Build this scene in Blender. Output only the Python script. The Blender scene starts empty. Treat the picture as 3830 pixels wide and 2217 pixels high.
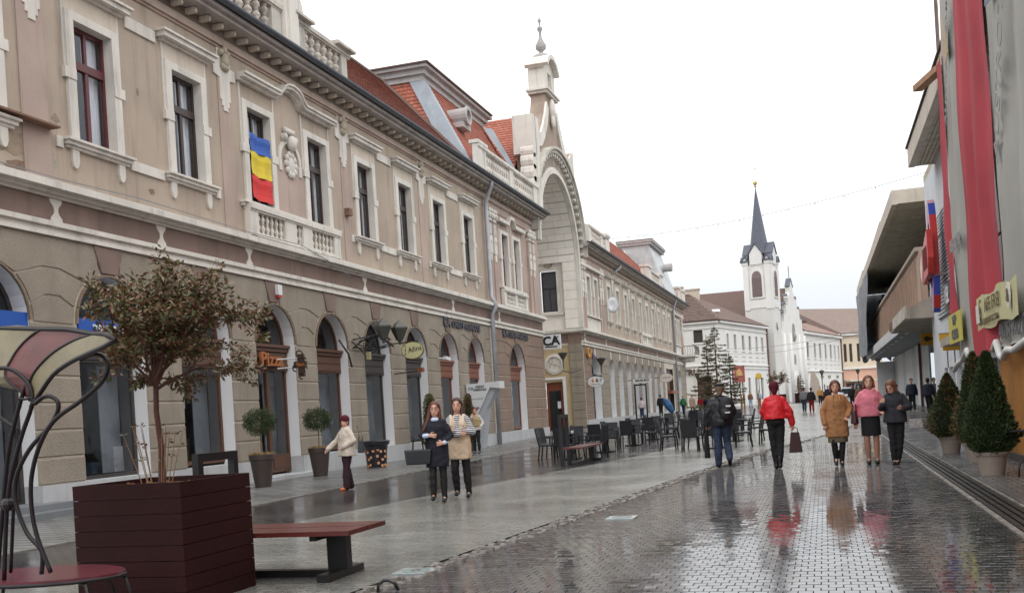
import bpy, bmesh, math, random
from mathutils import Vector, Matrix, noise as mnoise
R_=math.radians
sc=bpy.context.scene
COL=sc.collection
# ---------------------------------------------------------------- camera
RHO,PSI=R_(3.5),R_(17.0)
rt=Vector((math.cos(PSI),math.sin(PSI),0)); fw=Vector((-math.sin(PSI),math.cos(PSI),0)); up=Vector((0,0,1))
xc=rt*math.cos(RHO)-up*math.sin(RHO); yc_=rt*math.sin(RHO)+up*math.cos(RHO)
cam=bpy.data.objects.new('camera',bpy.data.cameras.new('camera')); COL.objects.link(cam)
cam.matrix_world=Matrix(((xc.x,yc_.x,-fw.x,0),(xc.y,yc_.y,-fw.y,0),(xc.z,yc_.z,-fw.z,1.4),(0,0,0,1)))
cam.data.lens=36; cam.data.sensor_width=36; cam.data.shift_y=0.1143; cam.data.clip_end=3000; cam.data.clip_start=.1
sc.camera=cam
# ---------------------------------------------------------------- sky, sun, exposure
w=bpy.data.worlds.new("World"); sc.world=w; w.use_nodes=True
nt=w.node_tree; nt.nodes.clear()
def nn(t,ty,**k):
    n=t.nodes.new(ty)
    for a,b in k.items(): setattr(n,a,b)
    return n
sky=nn(nt,'ShaderNodeTexSky'); sky.sky_type='NISHITA'; sky.sun_disc=False
sky.sun_elevation=R_(52); sky.sun_rotation=R_(215); sky.air_density=2; sky.dust_density=6
hs=nn(nt,'ShaderNodeHueSaturation'); hs.inputs['Saturation'].default_value=.25
nt.links.new(sky.outputs[0],hs.inputs['Color'])
tc=nn(nt,'ShaderNodeTexCoord'); sp_=nn(nt,'ShaderNodeSeparateXYZ'); nt.links.new(tc.outputs['Generated'],sp_.inputs[0])
cr=nn(nt,'ShaderNodeValToRGB'); nt.links.new(sp_.outputs['Z'],cr.inputs[0])
e=cr.color_ramp.elements; e[0].position=0; e[0].color=(.30,.325,.35,1); e[1].position=.85; e[1].color=(.84,.845,.85,1)
for p,c in ((.10,(.37,.39,.41,1)),(.2,(.54,.55,.56,1)),(.45,(.68,.685,.69,1))):
    q=cr.color_ramp.elements.new(p); q.color=c
nz=nn(nt,'ShaderNodeTexNoise'); nz.inputs['Scale'].default_value=1.6; nz.inputs['Detail'].default_value=4
nt.links.new(tc.outputs['Generated'],nz.inputs['Vector'])
mr=nn(nt,'ShaderNodeMapRange'); mr.inputs['To Min'].default_value=19.5; mr.inputs['To Max'].default_value=24
nt.links.new(nz.outputs['Fac'],mr.inputs['Value'])
vm=nn(nt,'ShaderNodeVectorMath',operation='SCALE'); nt.links.new(cr.outputs[0],vm.inputs[0]); nt.links.new(mr.outputs[0],vm.inputs['Scale'])
mx=nn(nt,'ShaderNodeMix',data_type='RGBA'); mx.inputs['Factor'].default_value=.93
nt.links.new(hs.outputs[0],mx.inputs['A']); nt.links.new(vm.outputs[0],mx.inputs['B'])
bg=nn(nt,'ShaderNodeBackground'); bg.inputs['Strength'].default_value=.12
nt.links.new(mx.outputs['Result'],bg.inputs['Color'])
wo=nn(nt,'ShaderNodeOutputWorld'); nt.links.new(bg.outputs[0],wo.inputs['Surface'])
sun=bpy.data.objects.new('sun',bpy.data.lights.new('sun','SUN')); COL.objects.link(sun)
sun.data.energy=.5; sun.data.angle=R_(40); sun.data.color=(1,.97,.93)
sun.rotation_euler=(R_(38),0,R_(215-180+0)); sun.location=(0,0,60)
sc.view_settings.view_transform='Standard'; sc.view_settings.look='None'; sc.view_settings.gamma=1
sc.view_settings.use_curve_mapping=False; sc.view_settings.exposure=0.0
try:
    sc.cycles.use_denoising=True; sc.cycles.max_bounces=6; sc.cycles.transparent_max_bounces=10
    sc.cycles.glossy_bounces=3; sc.cycles.diffuse_bounces=3; sc.cycles.transmission_bounces=3
except Exception: pass
# ---------------------------------------------------------------- materials
def lin(c):
    return tuple((x/255/12.92 if x<=10 else ((x/255+.055)/1.055)**2.4) for x in c)+(1,)
MATS={}
def M(name,rgb,rough=.8,var=.12,scale=1.5,bump=0.,bscale=40,streak=0.,metal=0,spec=.5,isl=None,wet=False,stripe=None,fine=.05):
    if name in MATS: return MATS[name]
    m=bpy.data.materials.new(name); m.use_nodes=True; t=m.node_tree; b=t.nodes['Principled BSDF']
    b.inputs['Roughness'].default_value=rough; b.inputs['Metallic'].default_value=metal
    b.inputs['Specular IOR Level'].default_value=spec
    L=t.links.new; g=nn(t,'ShaderNodeNewGeometry'); c=lin(rgb)
    tco=nn(t,'ShaderNodeTexCoord')
    n1=nn(t,'ShaderNodeTexNoise'); n1.inputs['Scale'].default_value=scale; n1.inputs['Detail'].default_value=5
    L(g.outputs['Position'],n1.inputs['Vector'])
    n2=nn(t,'ShaderNodeTexNoise'); n2.inputs['Scale'].default_value=bscale; n2.inputs['Detail'].default_value=3
    L(g.outputs['Position'],n2.inputs['Vector'])
    a=nn(t,'ShaderNodeMapRange'); a.inputs['From Min'].default_value=.3; a.inputs['From Max'].default_value=.7
    a.inputs['To Min'].default_value=1-var; a.inputs['To Max'].default_value=1+var; L(n1.outputs['Fac'],a.inputs['Value'])
    a2=nn(t,'ShaderNodeMapRange'); a2.inputs['To Min'].default_value=1-fine*2; a2.inputs['To Max'].default_value=1+fine*2; L(n2.outputs['Fac'],a2.inputs['Value'])
    mu=nn(t,'ShaderNodeMath',operation='MULTIPLY'); L(a.outputs[0],mu.inputs[0]); L(a2.outputs[0],mu.inputs[1])
    last=mu.outputs[0]
    if streak:
        mp=nn(t,'ShaderNodeMapping'); mp.inputs['Scale'].default_value=(2.2,2.2,.22); L(g.outputs['Position'],mp.inputs['Vector'])
        n3=nn(t,'ShaderNodeTexNoise'); n3.inputs['Scale'].default_value=1.3; n3.inputs['Detail'].default_value=7; n3.inputs['Roughness'].default_value=.65
        L(mp.outputs[0],n3.inputs['Vector'])
        a3=nn(t,'ShaderNodeMapRange'); a3.inputs['From Min'].default_value=.52; a3.inputs['From Max'].default_value=.75
        a3.inputs['To Min'].default_value=1; a3.inputs['To Max'].default_value=1-streak; L(n3.outputs['Fac'],a3.inputs['Value'])
        mu2=nn(t,'ShaderNodeMath',operation='MULTIPLY'); L(last,mu2.inputs[0]); L(a3.outputs[0],mu2.inputs[1]); last=mu2.outputs[0]
    vs=nn(t,'ShaderNodeVectorMath',operation='SCALE')
    if isl:
        cr=nn(t,'ShaderNodeValToRGB'); cr.color_ramp.interpolation='LINEAR'
        els=cr.color_ramp.elements
        els[0].color=lin(isl[0]); els[1].color=lin(isl[-1])
        for i,q in enumerate(isl[1:-1]):
            el=els.new((i+1)/(len(isl)-1)); el.color=lin(q)
        L(g.outputs['Random Per Island'],cr.inputs[0]); L(cr.outputs[0],vs.inputs[0])
    elif stripe:
        wv=nn(t,'ShaderNodeTexWave'); wv.bands_direction='Z'; wv.inputs['Scale'].default_value=stripe[1]
        L(g.outputs['Position'],wv.inputs['Vector'])
        gt=nn(t,'ShaderNodeMath',operation='GREATER_THAN'); gt.inputs[1].default_value=.5; L(wv.outputs['Fac'],gt.inputs[0])
        mi=nn(t,'ShaderNodeMix',data_type='RGBA'); mi.inputs['A'].default_value=c; mi.inputs['B'].default_value=lin(stripe[0])
        L(gt.outputs[0],mi.inputs['Factor']); L(mi.outputs['Result'],vs.inputs[0])
    else: vs.inputs[0].default_value=c[:3]
    L(last,vs.inputs['Scale']); L(vs.outputs[0],b.inputs['Base Color'])
    if bump:
        bp=nn(t,'ShaderNodeBump'); bp.inputs['Strength'].default_value=bump; bp.inputs['Distance'].default_value=.02
        L(n2.outputs['Fac'],bp.inputs['Height']); L(bp.outputs[0],b.inputs['Normal'])
    if wet:
        r=nn(t,'ShaderNodeMapRange'); r.inputs['From Min'].default_value=.35; r.inputs['From Max'].default_value=.7
        r.inputs['To Min'].default_value=wet[0]; r.inputs['To Max'].default_value=wet[1]; L(n1.outputs['Fac'],r.inputs['Value']); L(r.outputs[0],b.inputs['Roughness'])
    MATS[name]=m; return m
def glass(name,tint=(40,46,52),tr=.45,rough=.04):
    if name in MATS: return MATS[name]
    m=bpy.data.materials.new(name); m.use_nodes=True; t=m.node_tree; t.nodes.clear(); L=t.links.new
    o=nn(t,'ShaderNodeOutputMaterial'); tb=nn(t,'ShaderNodeBsdfTransparent'); tb.inputs[0].default_value=(tr,min(1,tr*1.02),min(1,tr*1.05),1)
    gl=nn(t,'ShaderNodeBsdfGlossy'); gl.inputs['Roughness'].default_value=rough; gl.inputs[0].default_value=(.9,.95,1,1)
    g=nn(t,'ShaderNodeNewGeometry'); n=nn(t,'ShaderNodeTexNoise'); n.inputs['Scale'].default_value=1.2; L(g.outputs['Position'],n.inputs['Vector'])
    bp=nn(t,'ShaderNodeBump'); bp.inputs['Strength'].default_value=.15; bp.inputs['Distance'].default_value=.05; L(n.outputs['Fac'],bp.inputs['Height']); L(bp.outputs[0],gl.inputs['Normal'])
    lw_=nn(t,'ShaderNodeLayerWeight'); pw=nn(t,'ShaderNodeMath',operation='POWER'); pw.inputs[1].default_value=4.5; L(lw_.outputs['Facing'],pw.inputs[0])
    ad=nn(t,'ShaderNodeMath',operation='MULTIPLY_ADD'); ad.inputs[1].default_value=.85; ad.inputs[2].default_value=.07; L(pw.outputs[0],ad.inputs[0])
    mx=nn(t,'ShaderNodeMixShader'); L(ad.outputs[0],mx.inputs[0]); L(tb.outputs[0],mx.inputs[1]); L(gl.outputs[0],mx.inputs[2]); L(mx.outputs[0],o.inputs[0])
    MATS[name]=m; return m
wall_b=M('beige_render',(178,163,147),.9,.12,.7,.35,60,streak=.3)
wall_p=M('pinkish_render',(180,160,149),.9,.12,.7,.35,60,streak=.32)
rust=M('rusticated_render',(151,141,127),.92,.13,.9,1.0,38,streak=.25,fine=.09)
rustp=M('brown_rusticated_render',(143,122,108),.92,.13,.9,1.0,38,streak=.25,fine=.09)
joint=M('pale_joint_render',(204,195,180),.9,.12,1.5,.2,60,streak=.2)
purple=M('mauve_brown_render',(132,112,103),.9,.14,1.0,.5,50,streak=.3)
white=M('white_stucco',(218,213,204),.8,.1,1.3,.2,50,streak=.38)
whited=M('dirty_white_stucco',(196,192,182),.85,.18,1.8,.4,26,streak=.55)
reveal_m=M('white_painted_reveal',(232,232,234),.6,.03,1,.1,50,streak=.08)
plinth_m=M('grey_plinth',(186,188,190),.6,.08,1.5,.2,50,streak=.25)
metal_g=M('dark_zinc',(84,90,98),.4,.15,3,0,40,metal=.3)
pipe_m=M('zinc_pipe',(176,180,186),.4,.12,2,0,40,metal=.25,streak=.3)
frame_r=M('maroon_window_wood',(92,38,44),.45,.1,5)
frame_d=M('dark_window_wood',(58,42,40),.45,.1,5)
brown_w=M('brown_shop_wood',(92,62,46),.5,.12,5,.1,60)
dark_w=M('charcoal_shop_wood',(62,57,56),.5,.12,5,.1,60)
orange_w=M('orange_brown_wood',(128,76,52),.45,.12,5,.1,60)
curtain=M('grey_curtain',(232,234,238),.9,.08,4)
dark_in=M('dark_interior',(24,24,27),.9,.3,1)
tile_r=M('brown_red_tiles',(124,78,68),.8,.1,2.2,.3,20,isl=((116,70,60),(148,94,80),(132,82,70),(156,106,90)))
tile_o=M('orange_red_tiles',(156,88,72),.8,.1,2.2,.3,20,isl=((142,78,62),(168,100,80),(156,86,70)))
tile_b=M('brown_tiles',(94,76,70),.85,.08,1.2,.3,12,isl=((82,66,60),(104,84,77),(92,74,68)))
zinc=M('pale_zinc_flashing',(150,156,164),.5,.1,2,streak=.2)
black=M('black_metal',(22,22,26),.4,.1,6,0,40,spec=.5)
rattan=M('black_woven_rattan',(40,42,48),.55,.15,8,.6,160)
glassd=glass('window_glass',tr=.8); glasss=glass('shop_glass',tr=.86)
# ---------------------------------------------------------------- mesh helpers
WL={}
def wl(o): return WL.get(o.name,Vector((0,0,0)))
def thing(name,label,cat,loc=(0,0,0),group=None):
    o=bpy.data.objects.new(name,None); COL.objects.link(o); o.location=loc; WL[o.name]=Vector(loc)
    o['label']=label; o['category']=cat
    if group: o['group']=group
    return o
def tag(o,label,cat,group=None):
    o['label']=label; o['category']=cat
    if group: o['group']=group
    return o
class MB:
    def __init__(s): s.v=[]; s.f=[]
    def quad(s,*p):
        n=len(s.v); s.v+=[tuple(q) for q in p]; s.f.append(tuple(range(n,n+len(p)))); return s
    def box(s,x0,x1,y0,y1,z0,z1):
        n=len(s.v); s.v+=[(x,y,z) for x in (x0,x1) for y in (y0,y1) for z in (z0,z1)]
        s.f+=[tuple(n+i for i in q) for q in ((0,1,3,2),(4,6,7,5),(0,4,5,1),(2,3,7,6),(0,2,6,4),(1,5,7,3))]; return s
    def tbox(s,x0,x1,y0,y1,z0,z1,ins):       # box with its +x face inset (chamfered block)
        n=len(s.v); s.v+=[(x0,y0,z0),(x0,y1,z0),(x0,y1,z1),(x0,y0,z1),(x1,y0+ins,z0+ins),(x1,y1-ins,z0+ins),(x1,y1-ins,z1-ins),(x1,y0+ins,z1-ins)]
        s.f+=[tuple(n+i for i in q) for q in ((4,5,6,7),(0,1,5,4),(1,2,6,5),(2,3,7,6),(3,0,4,7))]; return s
    def ob(s,c,size,rz=0,rx=0,ry=0):
        m=Matrix.Translation(c)@Matrix.Rotation(rz,4,'Z')@Matrix.Rotation(ry,4,'Y')@Matrix.Rotation(rx,4,'X')
        n=len(s.v); h=[q/2 for q in size]
        s.v+=[tuple(m@Vector((x*h[0],y*h[1],z*h[2]))) for x in (-1,1) for y in (-1,1) for z in (-1,1)]
        s.f+=[tuple(n+i for i in q) for q in ((0,1,3,2),(4,6,7,5),(0,4,5,1),(2,3,7,6),(0,2,6,4),(1,5,7,3))]; return s
    def tube(s,pts,r,n=8,cap=True):
        pts=[Vector(p) for p in pts]; rs=r if isinstance(r,(list,tuple)) else [r]*len(pts); base=len(s.v)
        prev=None
        for i,p in enumerate(pts):
            d=(pts[min(i+1,len(pts)-1)]-pts[max(i-1,0)]).normalized()
            if prev is None: a=d.orthogonal().normalized()
            else: a=(prev-d*prev.dot(d)).normalized()
            prev=a; b=d.cross(a)
            for k in range(n):
                t=2*math.pi*k/n; s.v.append(tuple(p+(a*math.cos(t)+b*math.sin(t))*rs[i]))
        for i in range(len(pts)-1):
            for k in range(n):
                a0=base+i*n+k; a1=base+i*n+(k+1)%n; s.f.append((a0,a1,a1+n,a0+n))
        if cap: s.f.append(tuple(base+k for k in range(n))[::-1]); s.f.append(tuple(base+(len(pts)-1)*n+k for k in range(n)))
        return s
    def lathe(s,prof,c=(0,0,0),n=16,ax='Z',sx=1,sy=1):
        base=len(s.v)
        for r,z in prof:
            for k in range(n):
                t=2*math.pi*k/n; x,y=r*math.cos(t)*sx,r*math.sin(t)*sy
                if ax=='Z': q=(c[0]+x,c[1]+y,c[2]+z)
                elif ax=='X': q=(c[0]+z,c[1]+x,c[2]+y)
                else: q=(c[0]+x,c[1]+z,c[2]+y)
                s.v.append(q)
        for i in range(len(prof)-1):
            for k in range(n):
                a0=base+i*n+k; a1=base+i*n+(k+1)%n; s.f.append((a0,a1,a1+n,a0+n))
        if prof[0][0]>1e-4: s.f.append(tuple(base+k for k in range(n))[::-1])
        if prof[-1][0]>1e-4: s.f.append(tuple(base+(len(prof)-1)*n+k for k in range(n)))
        return s
    def prism(s,poly,x0,x1,ax='X'):          # poly of (y,z) extruded along x, or (x,z) along y, or (x,y) along z
        n=len(s.v); k=len(poly)
        for x in (x0,x1):
            for a,b in poly: s.v.append((x,a,b) if ax=='X' else ((a,x,b) if ax=='Y' else (a,b,x)))
        s.f.append(tuple(range(n,n+k))[::-1]); s.f.append(tuple(range(n+k,n+2*k)))
        for i in range(k): j=(i+1)%k; s.f.append((n+i,n+j,n+k+j,n+k+i))
        return s
    def ball(s,c,r,n=8,m=6,sc=(1,1,1)):
        prof=[(max(1e-5,math.sin(math.pi*i/m)),-math.cos(math.pi*i/m)) for i in range(m+1)]
        b=len(s.v); s.lathe(prof,n=n)
        for i in range(b,len(s.v)):
            x,y,z=s.v[i]; s.v[i]=(c[0]+x*r*sc[0],c[1]+y*r*sc[1],c[2]+z*r*sc[2])
        return s
    def build(s,name,mat,parent=None,smooth=False,org=None,kind=None,label=None):
        if org is None:
            xs=list(zip(*s.v)); org=Vector([(min(a)+max(a))/2 for a in xs])
        org=Vector(org)
        me=bpy.data.meshes.new(name); me.from_pydata([(a-org.x,b-org.y,c-org.z) for a,b,c in s.v],[],s.f)
        bm=bmesh.new(); bm.from_mesh(me); bmesh.ops.recalc_face_normals(bm,faces=bm.faces); bm.to_mesh(me); bm.free()
        if smooth: me.polygons.foreach_set('use_smooth',[True]*len(me.polygons))
        me.materials.append(mat)
        o=bpy.data.objects.new(name,me); COL.objects.link(o)
        if parent is not None: o.parent=parent
        o.location=org-(wl(parent) if parent is not None else Vector((0,0,0))); WL[o.name]=org
        if kind: o['kind']=kind
        if label: o['label']=label
        return o
def kids(o):
    return [c for c in o.children]
def dup(o,delta=(0,0,0),parent='same'):      # copies a part or a thing with everything under it, moved by delta
    c=o.copy(); COL.objects.link(c)
    if parent!='same': c.parent=parent
    c.location=o.location+Vector(delta); WL[c.name]=wl(o)+Vector(delta)
    for k in kids(o):
        k2=dup(k,(0,0,0),c); WL[k2.name]=wl(k)+Vector(delta)
    return c
def text_mesh(s,size,depth=.01,bold=0.):
    cu=bpy.data.curves.new('lettering','FONT'); cu.body=s; cu.size=size; cu.extrude=depth; cu.offset=bold; cu.align_x='CENTER'; cu.align_y='CENTER'
    cu.resolution_u=3
    o=bpy.data.objects.new('lettering',cu); COL.objects.link(o)
    me=bpy.data.meshes.new_from_object(o.evaluated_get(bpy.context.evaluated_depsgraph_get()))
    bpy.data.objects.remove(o); return me
def text(s,loc,size,mat,parent,facing='X',depth=.01,bold=0.,sx=1.,tilt=0.,name='lettering'):
    # facing: 'X' letters read along +Y and face +X (left facade), '-X' face -X and read along -Y, '-Y' face the viewer
    me=text_mesh(s,size,depth,bold)
    B={'X':Matrix(((0,0,1),(1,0,0),(0,1,0))),'-X':Matrix(((0,0,-1),(-1,0,0),(0,1,0))),'-Y':Matrix(((1,0,0),(0,0,-1),(0,1,0)))}[facing].to_4x4()
    m=B@Matrix.Rotation(tilt,4,'Z')@Matrix.Diagonal((sx,1,1,1))
    me.transform(m); me.materials.clear(); me.materials.append(mat)
    o=bpy.data.objects.new(name,me); COL.objects.link(o)
    if parent: o.parent=parent
    o.location=Vector(loc)-(wl(parent) if parent else Vector((0,0,0))); WL[o.name]=Vector(loc); return o
def gz(y): return 0 if y<40 else (min(y,100)-40)*.0085+max(0,y-100)*.004
# ---------------------------------------------------------------- ground
rnd=random.Random(7)
def interp(tab,y):
    if y<=tab[0][0]: return tab[0][1]
    for (a,b),(c,d) in zip(tab,tab[1:]):
        if y<=c: return b+(d-b)*(y-a)/(c-a)
    return tab[-1][1]
EDGE_S=[(2,-10.05),(16,-10.1),(25,-10.55),(34,-10.8),(45,-11.6),(60,-12.2),(110,-12.6)]       # pavement edge
EDGE_D=[(2,-8.3),(14,-7.5),(19,-6.8),(24,-5.9),(29,-5.0),(40,-4.6),(60,-4.2),(110,-3.8)]       # dark strip / pale band
EDGE_R=[(2,-4.2),(7.9,-3.72),(12.5,-3.27),(18,-2.75),(23.5,-2.2),(29,-1.45),(34,-.5),(40,.5),(46,1.2),(110,1.4)]        # cobble edging
DR0,DR1=1.62,2.12
def sheet(name,xl,xr,y0,y1,dz,mat,step=2.,**k):
    mb=MB(); y=y0
    ys=[]
    while y<y1: ys.append(y); y+=step*(1 if y<60 else 4)
    ys.append(y1)
    for a,b in zip(ys,ys[1:]):
        mb.quad((xl(a),a,gz(a)+dz),(xr(a),a,gz(a)+dz),(xr(b),b,gz(b)+dz),(xl(b),b,gz(b)+dz))
    o=mb.build(name,mat,**k); return o
def struct(o): o['kind']='structure'; return o
def paving_mat(name,c1,c2,cm,bw,bh,wet,bump=.5,rot=0,spec=.5,pud=None):
    m=bpy.data.materials.new(name); m.use_nodes=True; t=m.node_tree; b=t.nodes['Principled BSDF']; L=t.links.new
    g=nn(t,'ShaderNodeNewGeometry'); mp=nn(t,'ShaderNodeMapping'); mp.inputs['Rotation'].default_value=(0,0,rot); L(g.outputs['Position'],mp.inputs['Vector'])
    br=nn(t,'ShaderNodeTexBrick'); br.inputs['Scale'].default_value=1; br.inputs['Brick Width'].default_value=bw; br.inputs['Row Height'].default_value=bh
    br.inputs['Mortar Size'].default_value=min(bw,bh)*.075; br.inputs['Mortar Smooth'].default_value=.3
    br.inputs['Color1'].default_value=lin(c1); br.inputs['Color2'].default_value=lin(c2); br.inputs['Mortar'].default_value=lin(cm); br.inputs['Bias'].default_value=.1
    L(mp.outputs[0],br.inputs['Vector'])
    n=nn(t,'ShaderNodeTexNoise'); n.inputs['Scale'].default_value=.55; n.inputs['Detail'].default_value=6; L(g.outputs['Position'],n.inputs['Vector'])
    a=nn(t,'ShaderNodeMapRange'); a.inputs['From Min'].default_value=.3; a.inputs['From Max'].default_value=.7; a.inputs['To Min'].default_value=.82; a.inputs['To Max'].default_value=1.18
    nf=nn(t,'ShaderNodeTexNoise'); nf.inputs['Scale'].default_value=14; nf.inputs['Detail'].default_value=3; L(g.outputs['Position'],nf.inputs['Vector'])
    nm=nn(t,'ShaderNodeMath',operation='MULTIPLY_ADD'); nm.inputs[1].default_value=.9; L(nf.outputs['Fac'],nm.inputs[0]); sb_=nn(t,'ShaderNodeMath',operation='SUBTRACT'); sb_.inputs[1].default_value=.45; L(n.outputs['Fac'],sb_.inputs[0]); L(sb_.outputs[0],nm.inputs[2])
    L(nm.outputs[0],a.inputs['Value']); vs=nn(t,'ShaderNodeVectorMath',operation='SCALE'); L(br.outputs['Color'],vs.inputs[0]); L(a.outputs[0],vs.inputs['Scale']); L(vs.outputs[0],b.inputs['Base Color'])
    r=nn(t,'ShaderNodeMapRange'); r.inputs['From Min'].default_value=.38; r.inputs['From Max'].default_value=.62; r.inputs['To Min'].default_value=wet[0]; r.inputs['To Max'].default_value=wet[1]; L(n.outputs['Fac'],r.inputs['Value'])
    jr=nn(t,'ShaderNodeMath',operation='MULTIPLY_ADD',use_clamp=True); jr.inputs[1].default_value=.25; L(br.outputs['Fac'],jr.inputs[0]); L(r.outputs[0],jr.inputs[2]); L(jr.outputs[0],b.inputs['Roughness'])
    js=nn(t,'ShaderNodeMath',operation='MULTIPLY_ADD'); js.inputs[1].default_value=-spec*.4; js.inputs[2].default_value=spec; L(br.outputs['Fac'],js.inputs[0]); L(js.outputs[0],b.inputs['Specular IOR Level'])
    n2=nn(t,'ShaderNodeTexNoise'); n2.inputs['Scale'].default_value=9; n2.inputs['Detail'].default_value=4; L(g.outputs['Position'],n2.inputs['Vector'])
    ad=nn(t,'ShaderNodeMath',operation='MULTIPLY_ADD'); ad.inputs[1].default_value=.35; L(n2.outputs['Fac'],ad.inputs[0])
    iv=nn(t,'ShaderNodeMath',operation='SUBTRACT'); iv.inputs[0].default_value=1; L(br.outputs['Fac'],iv.inputs[1]); L(iv.outputs[0],ad.inputs[2])
    bp=nn(t,'ShaderNodeBump'); bp.inputs['Strength'].default_value=bump; bp.inputs['Distance'].default_value=.003; L(ad.outputs[0],bp.inputs['Height']); L(bp.outputs[0],b.inputs['Normal'])
    b.inputs['Specular IOR Level'].default_value=spec
    return m
grd=M('earth_bed',(70,68,66),.9,.2,.5)
base=struct(sheet('ground',lambda y:-400,lambda y:400,-30,900,-.03,grd,step=10))
m_side=paving_mat('wet_grey_slabs',(110,110,109),(126,126,124),(58,58,58),.6,.3,(.24,.36),.5)
m_dark=paving_mat('wet_dark_setts',(52,50,50),(70,67,66),(26,25,25),.2,.1,(.08,.22),.9)
m_pale=paving_mat('wet_pale_pavers',(142,142,136),(122,122,117),(78,78,75),.24,.12,(.15,.24),1.0,rot=.0)
m_mid=paving_mat('wet_grey_setts',(86,84,84),(72,70,72),(34,33,34),.105,.12,(.07,.2),.6)
m_right=paving_mat('wet_right_pavers',(104,104,105),(92,92,93),(60,60,60),.2,.2,(.18,.34),.4)
struct(sheet('left_pavement',lambda y:-16,lambda y:interp(EDGE_S,y)-.02,2,125,.012,m_side))
struct(sheet('dark_sett_strip',lambda y:interp(EDGE_S,y)+.02,lambda y:interp(EDGE_D,y)-.01,2,125,.0,m_dark))
struct(sheet('pale_paver_band',lambda y:interp(EDGE_D,y)+.01,lambda y:interp(EDGE_R,y)-.12,2,120,.002,m_pale))
YP=30.
street=struct(sheet('street_paving',lambda y:interp(EDGE_R,y)-.12,lambda y:DR0,YP,190,.0,m_mid))
bed=struct(sheet('paving_bed',lambda y:interp(EDGE_R,y)-.15,lambda y:DR0+.02,2,YP,-.012,M('wet_joint_sand',(40,38,37),.6,.2,6)))
struct(sheet('far_square_paving',lambda y:-14,lambda y:interp(EDGE_R,125),125,190,.001,m_mid))
struct(sheet('right_pavement',lambda y:DR1,lambda y:14,2,230,.004,m_right))
kerbm=M('wet_kerb_stone',(128,126,120),.35,.12,3,.2,40,wet=(.2,.4))
# edging of the left pavement: a flush line of long kerb stones
mb=MB(); y=6.
kp=thing('left_kerb_line','flush pale kerb line along the left pavement','kerb',(-10.3,20,0)); kp['kind']='structure'
while y<60:
    y2=y+.98
    mb=MB(); a,b=interp(EDGE_S,y),interp(EDGE_S,y2)
    for s0,s1 in ((a-.05,b-.05),):
        mb.v+=[(s0,y,gz(y)-.02),(s0+.1,y,gz(y)-.02),(s1+.1,y2,gz(y2)-.02),(s1,y2,gz(y2)-.02),(s0,y,gz(y)+.018),(s0+.1,y,gz(y)+.018),(s1+.1,y2,gz(y2)+.018),(s1,y2,gz(y2)+.018)]
        mb.f+=[(4,5,6,7),(0,1,5,4),(1,2,6,5),(2,3,7,6),(3,0,4,7)]
    mb.build('kerb_stone',kerbm,kp); y+=1.
# individual setts of the street: the nearest 300 are objects, the rest one mesh
PW,PL=.105,.122
pm=M('wet_street_sett',(84,82,84),.12,.18,.45,.035,9,wet=(.02,.15),isl=((50,49,51),(76,74,75),(62,60,61),(92,88,85),(58,58,64)),spec=1.0)
def sett_verts(x,y,w,l,h,tx,ty,z=0):
    x0,x1,y0,y1=x-w/2+.0022,x+w/2-.0022,y-l/2+.006,y+l/2-.006; i=.0025
    def zz(a,b): return z+h+(a-x)*tx+(b-y)*ty
    return [(x0,y0,z-.012),(x1,y0,z-.012),(x1,y1,z-.012),(x0,y1,z-.012),(x0,y0,zz(x0,y0)-.006),(x1,y0,zz(x1,y0)-.006),(x1,y1,zz(x1,y1)-.006),(x0,y1,zz(x0,y1)-.006),
            (x0+i,y0+i,zz(x0+i,y0+i)),(x1-i,y0+i,zz(x1-i,y0+i)),(x1-i,y1-i,zz(x1-i,y1-i)),(x0+i,y1-i,zz(x0+i,y1-i))]
SF=[(8,9,10,11)]+[(i,(i+1)%4,(i+1)%4+4,i+4) for i in range(4)]+[(i+4,(i+1)%4+4,(i+1)%4+8,i+8) for i in range(4)]
var=[]
for k in range(14):
    mb=MB(); mb.v=sett_verts(0,0,PW,PL,rnd.uniform(.0,.004),rnd.gauss(0,.0045),rnd.gauss(0,.0035)); mb.f=list(SF)
    me=bpy.data.meshes.new('sett'); me.from_pydata(mb.v,[],mb.f); me.materials.append(pm); var.append(me)
pts=[]; y=6.6; row=0
while y<YP:
    xl,xr=interp(EDGE_R,y)+.1,DR0
    x=xl-(xl%PW)+(row%2)*PW/2
    while x<xr-PW*.4:
        if x>xl:
            d=Vector((x,y,-1.4)); zc=d.dot(fw); u=d.dot(rt)/zc
            if -.56<u<.56: pts.append((x,y,row))
        x+=PW
    y+=PL; row+=1
vis=[p for p in pts if p[1]>8.0]
vis.sort(key=lambda p:p[1])
near=set(vis[:290]); n=0
for p in vis[:290]:
    o=bpy.data.objects.new('sett',var[rnd.randrange(14)]); COL.objects.link(o); o.parent=bed; o.location=Vector((p[0],p[1],0))-wl(bed)
mb=MB()
for p in pts:
    if p in near: continue
    b0=len(mb.v); wob=.006*math.sin(p[0]*1.7+p[1]*.35)+.002*math.sin(p[1]*2.1)
    mb.v+=sett_verts(p[0],p[1],PW,PL,rnd.uniform(.0,.004),rnd.gauss(0,.0045),rnd.gauss(0,.0035)); mb.f+=[tuple(b0+i for i in f) for f in SF]
mb.build('setts',pm,bed,kind='stuff')
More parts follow.
